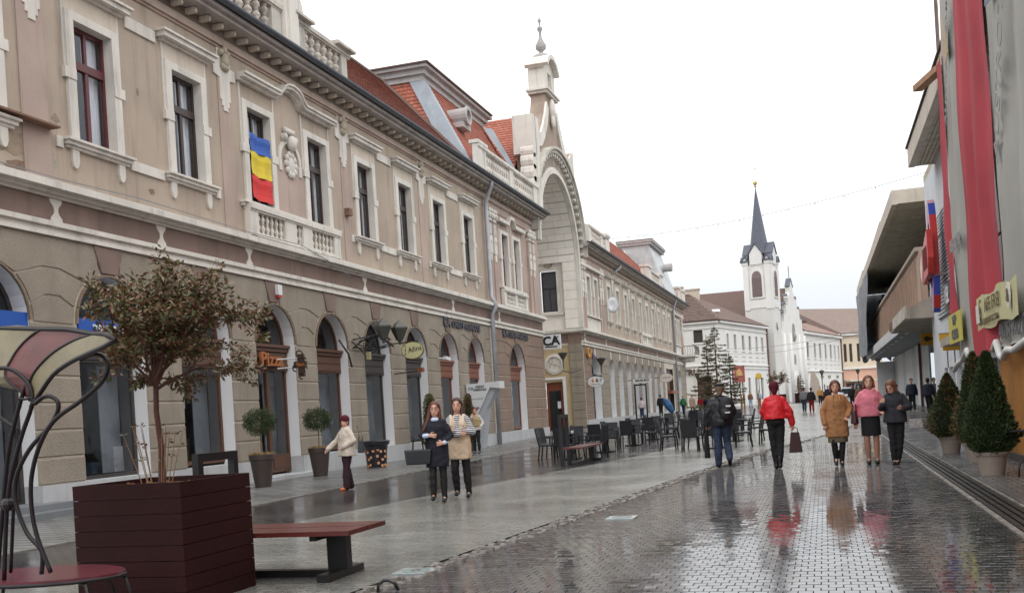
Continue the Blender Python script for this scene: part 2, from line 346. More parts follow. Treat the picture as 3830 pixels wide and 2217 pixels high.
# rough cobble edging between street and pale band
cm_=M('wet_rough_cobble',(112,108,104),.3,.2,5,.5,25,isl=((84,80,78),(132,126,120),(104,98,92),(150,144,136),(96,86,78)),wet=(.12,.4))
ck=thing('cobble_edging','uneven line of rough natural cobbles between pale band and street','cobbles',(-3,15,0)); ck['kind']='structure'
cnt=0; y=7.; far=MB()
while y<46:
    for lane in range(2 if y<34 else 1):
        l=rnd.uniform(.13,.26); x=interp(EDGE_R,y)-.02+lane*.13+rnd.uniform(-.03,.03)
        mb=MB(); base_i=0
        ang=rnd.uniform(-.4,.4); h=rnd.uniform(.008,.03)
        pr=[(rnd.uniform(.045,.065),rnd.uniform(0,.4)+k*2*math.pi/7) for k in range(7)]
        yy=y+rnd.uniform(-.05,.05)
        lo=[(x+r*math.cos(t),yy+l/.13*r*math.sin(t)*.75,gz(y)-.01) for r,t in pr]; hi=[(a+(x-a)*.22,b+(yy-b)*.22,gz(y)+h+rnd.uniform(-.004,.004)) for a,b,_ in lo]
        tgt=mb if cnt<290 else far
        b0=len(tgt.v); tgt.v+=lo+hi; tgt.f+=[tuple(b0+7+k for k in range(7))]+[(b0+k,b0+(k+1)%7,b0+7+(k+1)%7,b0+7+k) for k in range(7)]
        if cnt<290: mb.build('cobble',cm_,ck)
        cnt+=1
    y+=l*.92
if far.v: far.build('cobbles',cm_,ck,kind='stuff')
# slotted drainage channel on the right
dr=thing('drainage_channel','long slotted drainage channel between street and right pavement','drain',(1.85,20,0)); dr['kind']='structure'
dm=M('dark_iron_grate',(40,36,35),.35,.2,4,metal=.5); y=9.
for k in range(70):
    if k: 
        for q in seg: dup(q,(0,k*1.0,gz(y+.5)))
    else:
        seg=[MB().box(DR0+.01,DR0+.07,9.005,9.995,-.03,.012).build('edge_stone',kerbm,dr)]
        for i in range(4): seg.append(MB().box(DR0+.095+i*.085,DR0+.095+i*.085+.06,9.01,9.99,-.03,.004+.001*i).build('grate_bar',dm,dr))
        seg.append(MB().box(DR0+.435,DR0+.48,9.005,9.995,-.03,.01).build('edge_stone',kerbm,dr))
        seg.append(MB().box(DR0+.07,DR0+.435,9.0,10.0,-.06,-.02).build('channel_bed',dark_in,dr))
    y+=1
lid=MB().box(-3.86,-3.5,8.55,8.9,-.02,.016).build('light_cover',M('pale_steel',(170,178,178),.3,.1,6,metal=.3)); tag(lid,'square in-ground lamp cover with round lens at the cobble edge','ground lamp')
q=MB().lathe([(.13,0),(.13,.006),(.0,.008)],(-3.68,8.725,.016),20).build('lens',M('dull_glass_lens',(150,166,164),.15,.05,6),lid)
lid2=dup(lid,(1.15,4.0,0)); lid2['label']='farther square in-ground lamp cover set beside the cobble line'
# ---------------------------------------------------------------- left facades
FXX=-14.5
def arch_wall(mb,y0,y1,z0,z1,ops,X):
    """wall face with arched holes; ops = [(yc,R,zs)] sorted"""
    y=y0
    for yc,R,zs in ops:
        mb.quad((X,y,z0),(X,yc-R,z0),(X,yc-R,z1),(X,y,z1))
        n=14
        for i in range(n):
            a=math.pi-math.pi*i/n; b=math.pi-math.pi*(i+1)/n
            p=(yc+R*math.cos(a),zs+R*math.sin(a)); q=(yc+R*math.cos(b),zs+R*math.sin(b))
            mb.quad((X,p[0],p[1]),(X,q[0],q[1]),(X,q[0],z1),(X,p[0],z1))
        y=yc+R
    mb.quad((X,y,z0),(X,y1,z0),(X,y1,z1),(X,y,z1))
def reveal(mb,yc,R,zs,z0,X,d):
    pts=[(yc-R,z0),(yc-R,zs)]+[(yc+R*math.cos(math.pi-math.pi*i/14),zs+R*math.sin(math.pi*i/14)) for i in range(1,14)]+[(yc+R,zs),(yc+R,z0)]
    for a,b in zip(pts,pts[1:]): mb.quad((X,a[0],a[1]),(X,b[0],b[1]),(X-d,b[0],b[1]),(X-d,a[0],a[1]))
def rect_wall(mb,y0,y1,z0,z1,ops,X):
    ys=sorted({y0,y1,*[o[0] for o in ops],*[o[1] for o in ops]}); zs=sorted({z0,z1,*[o[2] for o in ops],*[o[3] for o in ops]})
    for a,b in zip(ys,ys[1:]):
        for c,d in zip(zs,zs[1:]):
            if any(o[0]<=a and b<=o[1] and o[2]<=c and d<=o[3] for o in ops): continue
            mb.quad((X,a,c),(X,b,c),(X,b,d),(X,a,d))
def arcy(R,zs,z):
    if z<=zs: return R
    h=R*R-(z-zs)**2
    return math.sqrt(h) if h>0 else 0
BH=.53
def rustication(par,piers,ops,y0,y1,mat,zb=.56,ztop=5.46,stuff=False):
    """piers: list of (ya,Ra,zsa, yb,Rb,zsb): masonry between two openings (None at an end)"""
    g=.019; X0,X1=FXX,FXX+.035
    for A,B in piers:
        zs=3.74
        z=zb; rows=int(round((zs-zb)/BH)); h=(zs-zb)/rows
        ya=(A[0]+A[1]) if A else y0; yb=(B[0]-B[1]) if B else y1
        for r in range(rows):
            MB().tbox(X0,X1,ya+g*.5,yb-g*.5,z+g,z+h-g,.018).build('stone_block',mat,par); z+=h
        zz=[zs,zs+.55,zs+1.1,ztop]
        for k in range(3):
            za,zb_=zz[k],zz[k+1]
            def end(C,side,z,top):
                # side +1: this pier starts at C's right edge
                if not C: return (y0 if side>0 else y1)
                RR=C[1]+.10
                w=arcy(RR,C[2],z)
                if z>C[2]+C[1]-.08: w=.30+.12*max(0,(z-4.75))
                w=max(w,.30)
                return C[0]+side*w
            dl=.20
            def J(z,lo):
                e0,e1=end(A,1,z-(0 if lo else dl),0),end(B,-1,z-(0 if lo else dl),0)
                return e0,e1
            # polygon: bottom joint then top joint, ends lowered
            lo_d=0 if k==0 else dl; hi_d=dl if k<2 else 0
            poly=[]
            n=4
            e0b=end(A,1,za-lo_d+g,0); e1b=end(B,-1,za-lo_d+g,0)
            mid0=max(e0b,(ya))+.42; mid1=min(e1b,yb)-.42
            if k>0 and A: poly.append((e0b+g,za-lo_d+g))
            else: poly.append((e0b+g,za+g))
            if k>0 and A: poly.append((min(mid0,(ya+yb)/2),za+g))
            if k>0 and B: poly.append((max(mid1,(ya+yb)/2),za+g))
            poly.append((e1b-g,(za-lo_d if (k>0 and B) else za)+g))
            zt0=zb_-(hi_d if B else 0)-g; zb0=(za-lo_d if (k>0 and B) else za)+g
            for i in range(1,n+1):
                z_=zb0+(zt0-zb0)*i/n; poly.append((end(B,-1,z_,0)-g,z_))
            if hi_d and B: poly.append((max(mid1,(ya+yb)/2),zb_-g))
            if hi_d and A: poly.append((min(mid0,(ya+yb)/2),zb_-g))
            zt1=zb_-(hi_d if A else 0)-g; zb1=(za-lo_d if (k>0 and A) else za)+g
            for i in range(n,0,-1):
                z_=zb1+(zt1-zb1)*i/n; poly.append((end(A,1,z_,0)+g,z_))
            MB().prism(poly,X0,X1).build('stone_block',mat,par)
def belts(par,y0,y1,pur=True,hour=(),X=FXX):
    MB().box(X,X+.10,y0,y1,5.47,5.54).box(X,X+.05,y0,y1,5.54,5.66).box(X,X+.13,y0,y1,5.66,5.76).build('white_belt_moulding',white,par)
    MB().box(X,X+.03,y0,y1,5.76,6.24).build('mauve_frieze',purple,par)
    MB().box(X,X+.10,y0,y1,6.24,6.30).box(X,X+.2,y0,y1,6.30,6.37).box(X,X+.34,y0,y1,6.37,6.5).box(X,X+.22,y0,y1,6.5,6.56).build('string_cornice',white,par)
    for y in hour:
        pts=[(.17,5.765),(.15,5.85),(.07,5.93),(.05,6.0),(.07,6.07),(.15,6.15),(.18,6.235)]
        poly=[(y+a,z) for a,z in pts]+[(y-a,z) for a,z in pts[::-1]]
        MB().prism(poly,X+.03,X+.05).build('hourglass_panel',white,par)
WH,WZ0,WZ1=.60,7.58,10.1
def win_unit(par,yc,fm,X=FXX,hood=True,sill=True,w=WH,recess=.19,brk=True,pane_m=None):
    z0,z1=WZ0,WZ1; h=(z1-z0)
    fr=MB(); xi=X-recess
    fr.box(xi-.05,xi+.03,yc-w,yc-w+.07,z0,z1).box(xi-.05,xi+.03,yc+w-.07,yc+w,z0,z1).box(xi-.05,xi+.03,yc-w+.07,yc+w-.07,z1-.09,z1).box(xi-.05,xi+.03,yc-w+.07,yc+w-.07,z0,z0+.08)
    zt=z0+h*.66
    fr.box(xi-.05,xi+.06,yc-w+.07,yc+w-.07,zt-.05,zt+.12).box(xi-.03,xi+.04,yc-.05,yc+.05,z0+.08,zt-.05).box(xi-.03,xi+.035,yc-.04,yc+.04,zt+.12,z1-.09)
    wn=fr.build('window',fm,par)
    for a,b in ((yc-w+.07,yc-.045),(yc+.045,yc+w-.07)):
        for c,d in ((z0+.08,zt-.05),(zt+.12,z1-.09)):
            MB().quad((xi,a,c),(xi,b,c),(xi,b,d),(xi,a,d)).build('pane',pane_m or glassd,wn)
    cu=MB()
    for sgn in (-1,1):
        ys=[yc+sgn*(w-.04-.47*i/8) for i in range(9)]
        for i in range(8):
            xa=xi-.14+.02*math.sin(i*2.3),xi-.14+.02*math.sin((i+1)*2.3)
            cu.quad((xa[0],ys[i],z0),(xa[1],ys[i+1],z0),(xa[1],ys[i+1],z1),(xa[0],ys[i],z1))
    cu.build('curtain',curtain,wn)
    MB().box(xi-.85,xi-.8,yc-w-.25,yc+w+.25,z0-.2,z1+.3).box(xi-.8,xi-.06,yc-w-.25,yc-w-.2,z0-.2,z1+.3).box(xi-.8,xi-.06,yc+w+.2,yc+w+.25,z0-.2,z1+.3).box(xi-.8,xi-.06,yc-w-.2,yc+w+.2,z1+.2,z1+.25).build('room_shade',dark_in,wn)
    # reveal and moulded surround
    s=MB()
    s.quad((X,yc-w,z0),(X,yc-w,z1),(xi,yc-w,z1),(xi,yc-w,z0)).quad((X,yc+w,z0),(X,yc+w,z1),(xi,yc+w,z1),(xi,yc+w,z0)).quad((X,yc-w,z1),(X,yc+w,z1),(xi,yc+w,z1),(xi,yc-w,z1)).quad((X,yc-w,z0),(X,yc+w,z0),(xi,yc+w,z0),(xi,yc-w,z0))
    zm=z0+h*.5
    for sg in (-1,1):
        a,b=yc+sg*w,yc+sg*(w+.24)
        s.box(X,X+.07,min(a,b),max(a,b),z0-.06,zm)
        b=yc+sg*(w+.34); s.box(X,X+.09,min(a,b),max(a,b),zm,zm+.22)
        b=yc+sg*(w+.24); s.box(X,X+.075,min(a,b),max(a,b),zm+.22,z1+.18)
        b2=yc+sg*(w+.30); s.box(X,X+.03,min(b,b2),max(b,b2),zm+.22,z1+.6)
    s.box(X,X+.075,yc-w,yc+w,z1,z1+.18)
    s.build('surround',white,wn)
    if hood:
        MB().box(X,X+.035,yc-w-.24,yc+w+.24,z1+.19,z1+.58).build('frieze_panel',M('cream_panel',(206,194,178),.85,.08,2,streak=.2),wn)
        MB().box(X,X+.12,yc-w-.36,yc+w+.36,z1+.58,z1+.64).box(X,X+.26,yc-w-.46,yc+w+.46,z1+.64,z1+.75).box(X,X+.32,yc-w-.52,yc+w+.52,z1+.75,z1+.80).box(X,X+.08,yc-w-.33,yc+w+.33,z1+.80,z1+.86).build('hood_moulding',white,wn)
    if sill:
        MB().box(X,X+.2,yc-w-.46,yc+w+.46,z0-.06,z0-.01).box(X,X+.14,yc-w-.42,yc+w+.42,z0-.14,z0-.06).box(X,X+.08,yc-w-.38,yc+w+.38,z0-.2,z0-.14).build('sill',white,wn)
    if brk:
        for sg in (-1,1):
            c=yc+sg*(w+.13); poly=[(c-.1,z0-.2),(c+.1,z0-.2),(c+.1,z0-.45),(c+.06,z0-.56),(c,z0-.6),(c-.06,z0-.56),(c-.1,z0-.45)]
            MB().prism(poly,X,X+.06).build('sill_bracket',white,wn)
    return wn
def tassel(par,y,X=FXX):
    z=10.88; poly=[(y-.5,z),(y+.5,z),(y+.5,z-.28),(y+.24,z-.33),(y+.24,z-.9),(y+.17,z-.9),(y+.17,z-1.05),(y+.1,z-1.05),(y+.1,z-1.17),(y-.1,z-1.17),(y-.1,z-1.05),(y-.17,z-1.05),(y-.17,z-.9),(y-.24,z-.9),(y-.24,z-.33),(y-.5,z-.28)]
    MB().prism(poly,X,X+.05).build('stepped_panel',white,par)
    mb=MB().ball((X+.1,y,z+.14),.14,8,6,(.8,1,1.3)).ball((X+.08,y,z+.4),.1,8,6,(1,1,1.2)).ball((X+.08,y-.16,z+.33),.09,6,5).ball((X+.08,y+.16,z+.33),.09,6,5).ball((X+.05,y,z-.03),.2,8,6,(.6,1,.6))
    mb.build('mask_relief',M('aged_relief_stucco',(176,166,148),.9,.2,6,.4,40),par,smooth=True)
    MB().prism([(y-.33,z+.02),(y-.28,z+.5),(y+.28,z+.5),(y+.33,z+.02),(y+.2,z-.02),(y-.2,z-.02)],X,X+.03).build('relief_back',white,par)
def pilaster_pair(par,yc,X=FXX):
    for s in (-.33,.33):
        y=yc+s
        MB().box(X,X+.1,y-.24,y+.24,6.56,10.5).build('pilaster',wall_p,par)
        mb=MB().box(X+.1,X+.15,y-.2,y+.2,8.9,9.75).ball((X+.15,y,9.5),.12,8,6,(.5,1,1)).prism([(y-.14,8.9),(y+.14,8.9),(y+.1,8.55),(y-.1,8.55)],X+.1,X+.13)
        for i in range(4): mb.box(X+.1,X+.15,y-.17+i*.09,y-.11+i*.09,9.8,10.3)
        mb.build('hanging_relief',white,par)
        MB().box(X,X+.22,y-.3,y+.3,10.85,11.0).ball((X+.14,y-.18,10.68),.17,8,6,(.8,1,1)).ball((X+.14,y+.18,10.68),.17,8,6,(.8,1,1)).box(X,X+.16,y-.25,y+.25,10.42,10.56).build('capital',white,par,smooth=False)
def baluster_mesh():
    return [(.035,0),(.05,.02),(.05,.06),(.03,.1),(.062,.2),(.066,.27),(.035,.38),(.03,.42),(.05,.44),(.03,.46),(.035,.5),(.066,.61),(.062,.68),(.03,.78),(.05,.82),(.05,.88)]
def balustrade(par,X,ya,yb,z0,z1,posts,mat=white,gap=.2,bm_=None,k=1.,thick=.16):
    MB().box(X,X+thick+.08,ya,yb,z1-.13,z1).box(X+.02,X+thick+.04,ya,yb,z1-.18,z1-.13).build('rail',mat,par)
    MB().box(X+.01,X+thick+.03,ya,yb,z0,z0+.1).build('base_rail',mat,par)
    hh=z1-.18-z0-.1
    pr=[(r*k,z/.88*hh) for r,z in baluster_mesh()]
    for a,b in posts: MB().box(X+.005,X+thick+.02,a,b,z0+.1,z1-.18).build('post',mat,par)
    edges=sorted(posts); first=None
    for (a,b),(c,d) in zip(edges,edges[1:]):
        n=max(1,int(round((c-b)/gap))); 
        if n<2: continue
        for i in range(n):
            yy=b+(c-b)*(i+.5)/n
            if first is None: first=MB().lathe(pr,(X+thick*.55,yy,z0+.1),7).build('baluster',mat,par,smooth=True); fy=yy
            else: dup(first,(0,yy-fy,0))
def cornice(par,y0,y1,step=.575,cut=()):
    X=FXX
    MB().box(X,X+.05,y0,y1,11.32,11.38).box(X,X+.11,y0,y1,11.38,11.46).build('frieze_moulding',wall_p,par)
    MB().box(X,X+.06,y0,y1,11.46,11.6).build('frieze_band',wall_b,par)
    f=None; n=int((y1-y0)/step)
    for i in range(n):
        y=y0+(i+.5)*(y1-y0)/n
        if f is None: f=MB().box(X+.06,X+.32,y-.055,y+.055,11.68,11.81).box(X+.32,X+.35,y-.045,y+.045,11.69,11.80).build('bracket',M('aged_bracket_stucco',(202,190,174),.85,.15,4,.2,40),par); fy=y
        else: dup(f,(0,y-fy,0))
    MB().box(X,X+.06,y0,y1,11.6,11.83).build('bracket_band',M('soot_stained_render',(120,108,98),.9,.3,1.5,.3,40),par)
    MB().box(X,X+.56,y0,y1,11.83,11.93).box(X,X+.68,y0,y1,11.93,12.03).build('eave_moulding',M('grey_eave_stucco',(172,164,158),.8,.18,1.5,streak=.3),par)
    mb=MB(); n=8
    pr=[(X+.78+.11*math.cos(t),12.13-.11*math.sin(t)) for t in [math.pi*i/n for i in range(n+1)]]
    mb.prism([(X+.56,12.035)]+[(X+.56,12.17)]+[(a,b) for a,b in pr[::-1]],y0,y1,'Y')
    mb.build('gutter',metal_g,par)
def tiles(par,quad,mat,nrow,ncol,name='roof_tiles',h=.035,stag=True):
    """roof plane as overlapping tile courses; quad = eaveL, eaveR, ridgeR, ridgeL"""
    a,b,c,d=[Vector(q) for q in quad]; mb=MB(); nrm=(b-a).cross(d-a).normalized()
    if nrm.z<0: nrm=-nrm
    for r in range(nrow):
        t0,t1=r/nrow,(r+1.12)/nrow; t1=min(t1,1)
        n=ncol
        for k in range(n):
            o=.5*(r%2)/n
            s0,s1=max(0,min(1,k/n+o-.5/n+.004/n)),max(0,min(1,(k+1)/n+o-.5/n-.06/n))
            if s1-s0<1e-4: continue
            def P(s,t,hh): return (a.lerp(b,s)).lerp(d.lerp(c,s),t)+nrm*hh
            p,q,u,v=P(s0,t0,h),P(s1,t0,h),P(s1,t1,.004),P(s0,t1,.004)
            mb.quad(p,q,u,v); mb.quad(P(s0,t0,0),P(s1,t0,0),q,p)
    o=mb.build(name,mat,par,kind='stuff'); return o
def slab(par,quad,mat,name='roof',th=.12):
    v=[Vector(q) for q in quad]; mb=MB(); n=(v[1]-v[0]).cross(v[-1]-v[0]).normalized()
    if n.z<0: n=-n
    mb.v=[tuple(q-n*.01) for q in v]+[tuple(q-n*th) for q in v]; k=len(v)
    mb.f=[tuple(range(k)),tuple(range(k,2*k))[::-1]]+[(i,(i+1)%k,k+(i+1)%k,k+i) for i in range(k)]
    return mb.build(name,mat,par)
def shopfront(par,yc,R,zs,kind,X=FXX,d=.36):
    """kind: wood material, sill height, transom z, door?, sign"""
    wood,z0,door=kind; xi=X-d
    w=R
    fr=MB(); tz=3.32
    fr.box(xi-.06,xi+.03,yc-w,yc-w+.09,z0,zs).box(xi-.06,xi+.03,yc+w-.09,yc+w,z0,zs)
    fr.box(xi-.06,xi+.03,yc-w+.09,yc+w-.09,z0,z0+(.5 if door else .09))
    fr.box(xi-.06,xi+.1,yc-w,yc+w,3.02,3.55).box(xi-.06,xi+.16,yc-w-.0,yc+w,3.55,3.66).box(xi-.06,xi+.22,yc-w,yc+w,3.66,3.74)
    fr.box(xi+.1,xi+.125,yc-w+.1,yc+w-.1,3.08,3.28).box(xi+.1,xi+.125,yc-w+.1,yc+w-.1,3.32,3.5)
    if door: fr.box(xi-.05,xi+.05,yc-.07,yc+.07,z0+.5,3.02).box(xi+.03,xi+.05,yc-w+.14,yc-.1,z0+.1,z0+.42).box(xi+.03,xi+.05,yc+.1,yc+w-.14,z0+.1,z0+.42)
    n=14
    for i in range(n):     # arched head frame
        a=math.pi*i/n; b=math.pi*(i+1)/n; r0,r1=R-.09,R
        fr.prism([(yc+r1*math.cos(a),zs+r1*math.sin(a)),(yc+r1*math.cos(b),zs+r1*math.sin(b)),(yc+r0*math.cos(b),zs+r0*math.sin(b)),(yc+r0*math.cos(a),zs+r0*math.sin(a))],xi-.05,xi+.03)
    sf=fr.build('shop_front',wood,par)
    cols=[(yc-w+.09,yc+w-.09)] if not door else [(yc-w+.09,yc-.07),(yc+.07,yc+w-.09)]
    for a,b in cols: MB().quad((xi,a,z0+(.5 if door else .09)),(xi,b,z0+(.5 if door else .09)),(xi,b,3.02),(xi,a,3.02)).build('pane',glasss,sf)
    pts=[(yc+(R-.09)*math.cos(math.pi*i/n),zs+(R-.09)*math.sin(math.pi*i/n)) for i in range(n+1)]
    mb=MB(); mb.quad(*[(xi,a,b) for a,b in pts]) ; mb.build('fanlight_pane',glasss,sf)
    mb=MB().box(xi-2.2,xi-2.15,yc-w-.5,yc+w+.5,0,5.2).box(xi-2.2,xi-.1,yc-w-.5,yc-w-.45,0,5.2).box(xi-2.2,xi-.1,yc+w+.45,yc+w+.5,0,5.2).box(xi-2.2,xi-.1,yc-w-.5,yc+w+.5,5.0,5.05)
    mb.build('interior',M('dim_shop_interior',(92,86,82),.9,.4,1.5),sf)
    MB().box(xi-2.1,xi-.1,yc-w-.44,yc+w+.44,z0-.15,z0-.1).build('interior_floor',M('shop_floor',(120,112,102),.5,.2,2),sf)
    rr=random.Random(int(yc*10))
    for q_ in range(7):
        bx,by,bz=xi-rr.uniform(.25,1.6),yc+rr.uniform(-w*.8,w*.8),rr.choice((z0+.1,z0+.1,z0+.75,z0+1.4)); sx_,sy_,sz_=rr.uniform(.05,.2),rr.uniform(.1,.3),rr.uniform(.15,.6)
        MB().box(bx-sx_,bx+sx_,by-sy_,by+sy_,bz,bz+sz_).build('display_item',M('display_%d'%rr.randrange(6),((150,140,120),(92,60,50),(176,178,180),(70,84,96),(128,104,70),(120,50,46))[rr.randrange(6)],.6,.2,6),sf)
    # blinds or display, drawn back on the street side
    mb=MB(); mb.box(xi-.35,xi-.33,yc+w*.30,yc+w*.92,z0+.1,3.0); mb.build('display_panel',M('grey_display_panel',(132,138,142),.7,.15,2),sf)
    return sf
# ---- left wing
lw=thing('ornate_palace_wing','long beige two-storey palace wing with arched shops and a tricolour window flag','building',(FXX,29,0))
Y0,Y1=9.5,54.0; PIPE=44.65
ARC=[15.05,18.5,21.98,25.36,28.78,32.12,35.6,39.1,42.5]
RS=1.06; ZS=3.77
ops=[(y,RS,ZS) for y in ARC]+[(48.8,1.32,3.55)]
mb=MB(); arch_wall(mb,Y0,Y1,0,6.6,ops,FXX); mb.quad((FXX,Y1,0),(FXX-12,Y1,0),(FXX-12,Y1,12),(FXX,Y1,12)); mb.build('ground_floor_wall',joint,lw)
WN=[15.0,18.4,21.75,25.08,28.45,31.88,35.32,38.78,42.4]
WN2=[47.75,49.75]
mb=MB(); rect_wall(mb,Y0,PIPE,6.5,11.4,[(y-WH,y+WH,WZ0,WZ1) for y in WN],FXX); mb.build('upper_wall',wall_b,lw)
mb=MB(); rect_wall(mb,PIPE,Y1,6.5,11.4,[(y-.48,y+.48,WZ0,WZ1) for y in WN2],FXX); mb.build('upper_wall',wall_p,lw)
MB().box(FXX-.1,FXX+.04,PIPE+.1,Y1,11.0,11.3).build('upper_band',wall_p,lw)
# pinkish pier strips
for a,b in ((16.25,17.0),(23.2,23.8),(30.15,30.75),(36.8,37.4)):
    MB().box(FXX,FXX+.025,a,b,6.56,11.3).build('pink_pier',wall_p,lw)
for i,y in enumerate(WN):
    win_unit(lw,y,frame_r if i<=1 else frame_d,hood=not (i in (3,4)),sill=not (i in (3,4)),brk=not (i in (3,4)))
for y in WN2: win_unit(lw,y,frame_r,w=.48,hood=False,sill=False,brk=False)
for a,b in ((1,2),(5,6),(7,8)):
    MB().box(FXX,FXX+.05,WN[a]+WH+.53,WN[b]-WH-.53,10.55,10.82).build('hood_link',white,lw)
    MB().box(FXX,FXX+.05,WN[a]+WH+.47,WN[b]-WH-.47,7.34,7.56).build('sill_link',white,lw)
for y in WN[1:3]+WN[5:]:
    for sg in (-1,1):
        if sg==-1 and y in (WN[1],WN[5],WN[7]) or sg==1 and y in (WN[2],WN[6],WN[8]): MB().box(FXX,FXX+.05,min(y+sg*(WH+.47),y+sg*(WH+.66)),max(y+sg*(WH+.47),y+sg*(WH+.66)),7.34,7.56).build('sill_block',white,lw)
for y in (16.65,23.5,30.35,37.1): tassel(lw,y)
for y in (45.7,52.4): pilaster_pair(lw,y)
# ogee hood joining the two flag-bay windows, shell ornament between
ya,yb=WN[3],WN[4]; pts=[(24.1,10.72),(26.0,10.72)]+[(26.0+.25*i/3,10.72+(.0,.03,.1,.22)[i]) for i in range(1,4)]+[(26.45,11.05),(26.77,11.1)]
pts=pts+[(53.54-a,z) for a,z in pts[::-1]]
for k,(t0,t1,p) in enumerate(((0,.07,.14),(.07,.15,.27),(.15,.21,.33))):
    mb=MB()
    for (a,c),(b,d) in zip(pts,pts[1:]):
        mb.prism([(a,c+t0),(b,d+t0),(b,d+t1),(a,c+t1)],FXX,FXX+p)
    mb.build('ogee_hood',white,lw)
mb=MB(); c=(ya+yb)/2
for i in range(10):
    t=2*math.pi*i/10; mb.ball((FXX+.06,c+.27*math.cos(t),9.0+.3*math.sin(t)),.11,6,5,(.6,1,1))
mb.ball((FXX+.05,c,9.0),.26,12,8,(.25,1,1.1)).ball((FXX+.13,c,9.62),.19,10,8,(.8,.9,1.2)).ball((FXX+.06,c-.3,9.75),.13,6,5).ball((FXX+.06,c+.3,9.75),.13,6,5).box(FXX,FXX+.1,c-.3,c+.3,9.9,10.05)
mb.build('shell_relief',white,lw,smooth=True)
mb=MB()
for i in range(12):
    t0,t1=math.pi*i/12,math.pi*(i+1)/12
    f=lambda t,r:(c+r*math.cos(t)*1.0,9.05+r*math.sin(t)*1.05)
    mb.prism([f(t0,.66),f(t1,.66),f(t1,.54),f(t0,.54)],FXX,FXX+.06)
mb.box(FXX,FXX+.06,c-.66,c-.5,8.75,9.05).box(FXX,FXX+.06,c+.5,c+.66,8.75,9.05).build('shell_arch',white,lw)
MB().box(FXX,FXX+.03,ya+WH+.3,yb-WH-.3,7.5,9.0).build('bay_panel',wall_p,lw)
MB().box(FXX,FXX+.2,23.95,29.6,7.44,7.5).box(FXX,FXX+.12,24.0,29.55,7.36,7.44).build('bay_sill',white,lw)
MB().box(FXX,FXX+.03,24.1,29.4,6.6,7.36).build('bay_backing',M('darker_cream',(190,176,156),.9,.1,3),lw)  # even cream backing, darker than the window frieze panels
balustrade(lw,FXX+.03,24.1,29.4,6.58,7.42,[(24.1,24.5),(25.95,26.6),(27.0,27.55),(29.0,29.4)],gap=.235)
MB().box(FXX,FXX+.2,46.7,50.8,7.44,7.52).build('bay_sill',white,lw)
balustrade(lw,FXX+.03,46.75,50.75,6.58,7.42,[(46.75,47.1),(48.55,48.95),(50.4,50.75)],gap=.235)
mb=MB()
for a,c_,b,d in ((46.6,10.6,48.2,10.6),(48.2,10.6,48.45,10.95),(48.45,10.95,49.05,10.95),(49.05,10.95,49.3,10.6),(49.3,10.6,51.0,10.6)): mb.prism([(a,c_),(b,d),(b,d+.16),(a,c_+.16)],FXX,FXX+.24)
mb.build('ogee_hood',white,lw)
# ground floor stonework
O=[(y,RS,ZS) for y in ARC]
rustication(lw,[(None,O[0])]+list(zip(O,O[1:]))+[(O[-1],None)],ops,Y0,PIPE-.02,rust)
rustication(lw,[(None,ops[-1])],ops,PIPE+.25,Y1,rustp); rustication(lw,[(ops[-1],None)],ops,PIPE,Y1-.05,rustp)
for y,R,zs in ops:
    mb=MB(); reveal(mb,y,R,zs,.56,FXX+.0,.36); mb.build('white_reveal',reveal_m,lw)
    mb=MB(); n=14
    for i in range(n):
        a,b=math.pi*i/n,math.pi*(i+1)/n; r0,r1=R+.0,R+.045
        mb.prism([(y+r1*math.cos(a),zs+r1*math.sin(a)),(y+r1*math.cos(b),zs+r1*math.sin(b)),(y+r0*math.cos(b),zs+r0*math.sin(b)),(y+r0*math.cos(a),zs+r0*math.sin(a))],FXX,FXX+.055)
    mb.build('arch_shadow_rim',M('brown_arch_shadow',(128,110,94),.9,.12,3),lw)  # narrow rim whose brown colour paints the thin shadow along the arch edge
    MB().prism([(y-.25,4.9),(y+.25,4.9),(y+.47,5.46),(y-.47,5.46)],FXX,FXX+.06).build('keystone',purple,lw)
kinds=[(dark_w,.2,False),(dark_w,.55,False),(brown_w,.62,False),(brown_w,.16,True),(brown_w,.62,False),(dark_w,.62,False),(dark_w,.62,False),(orange_w,.62,False),(orange_w,.62,False)]
for y,k in zip(ARC,kinds): shopfront(lw,y,RS,ZS,k)
shopfront(lw,48.8,1.32,3.55,(orange_w,.62,False))
# plinth, split at the doors
def plinth(par,segs,x=FXX):
    for a,b in segs: MB().box(x-.5,x+.09,a,b,-.3,.56).build('plinth_stone',plinth_m,par)
seg=[]; cuts=[(13.99,16.11),(24.3,26.42)]; edges=[Y0]+[q for c in cuts for q in c]+[Y1]
for a,b in zip(edges[::2],edges[1::2]):
    n=max(1,int((b-a)/2.4)); seg+=[(a+(b-a)*i/n+.006,a+(b-a)*(i+1)/n-.006) for i in range(n)]
plinth(lw,seg)
MB().box(FXX-.5,FXX+.45,23.9,26.8,-.2,.1).build('door_step',plinth_m,lw)
MB().box(FXX-.5,FXX+.9,13.2,16.6,-.2,.12).box(FXX-.5,FXX+.55,13.3,16.45,.12,.24).build('door_step',M('grey_step_stone',(120,124,128),.5,.1,2),lw)
belts(lw,Y0,Y1,hour=(12.7,17.0,20.4,24.2,31.4,39.9,46.2))
cornice(lw,Y0,Y1)
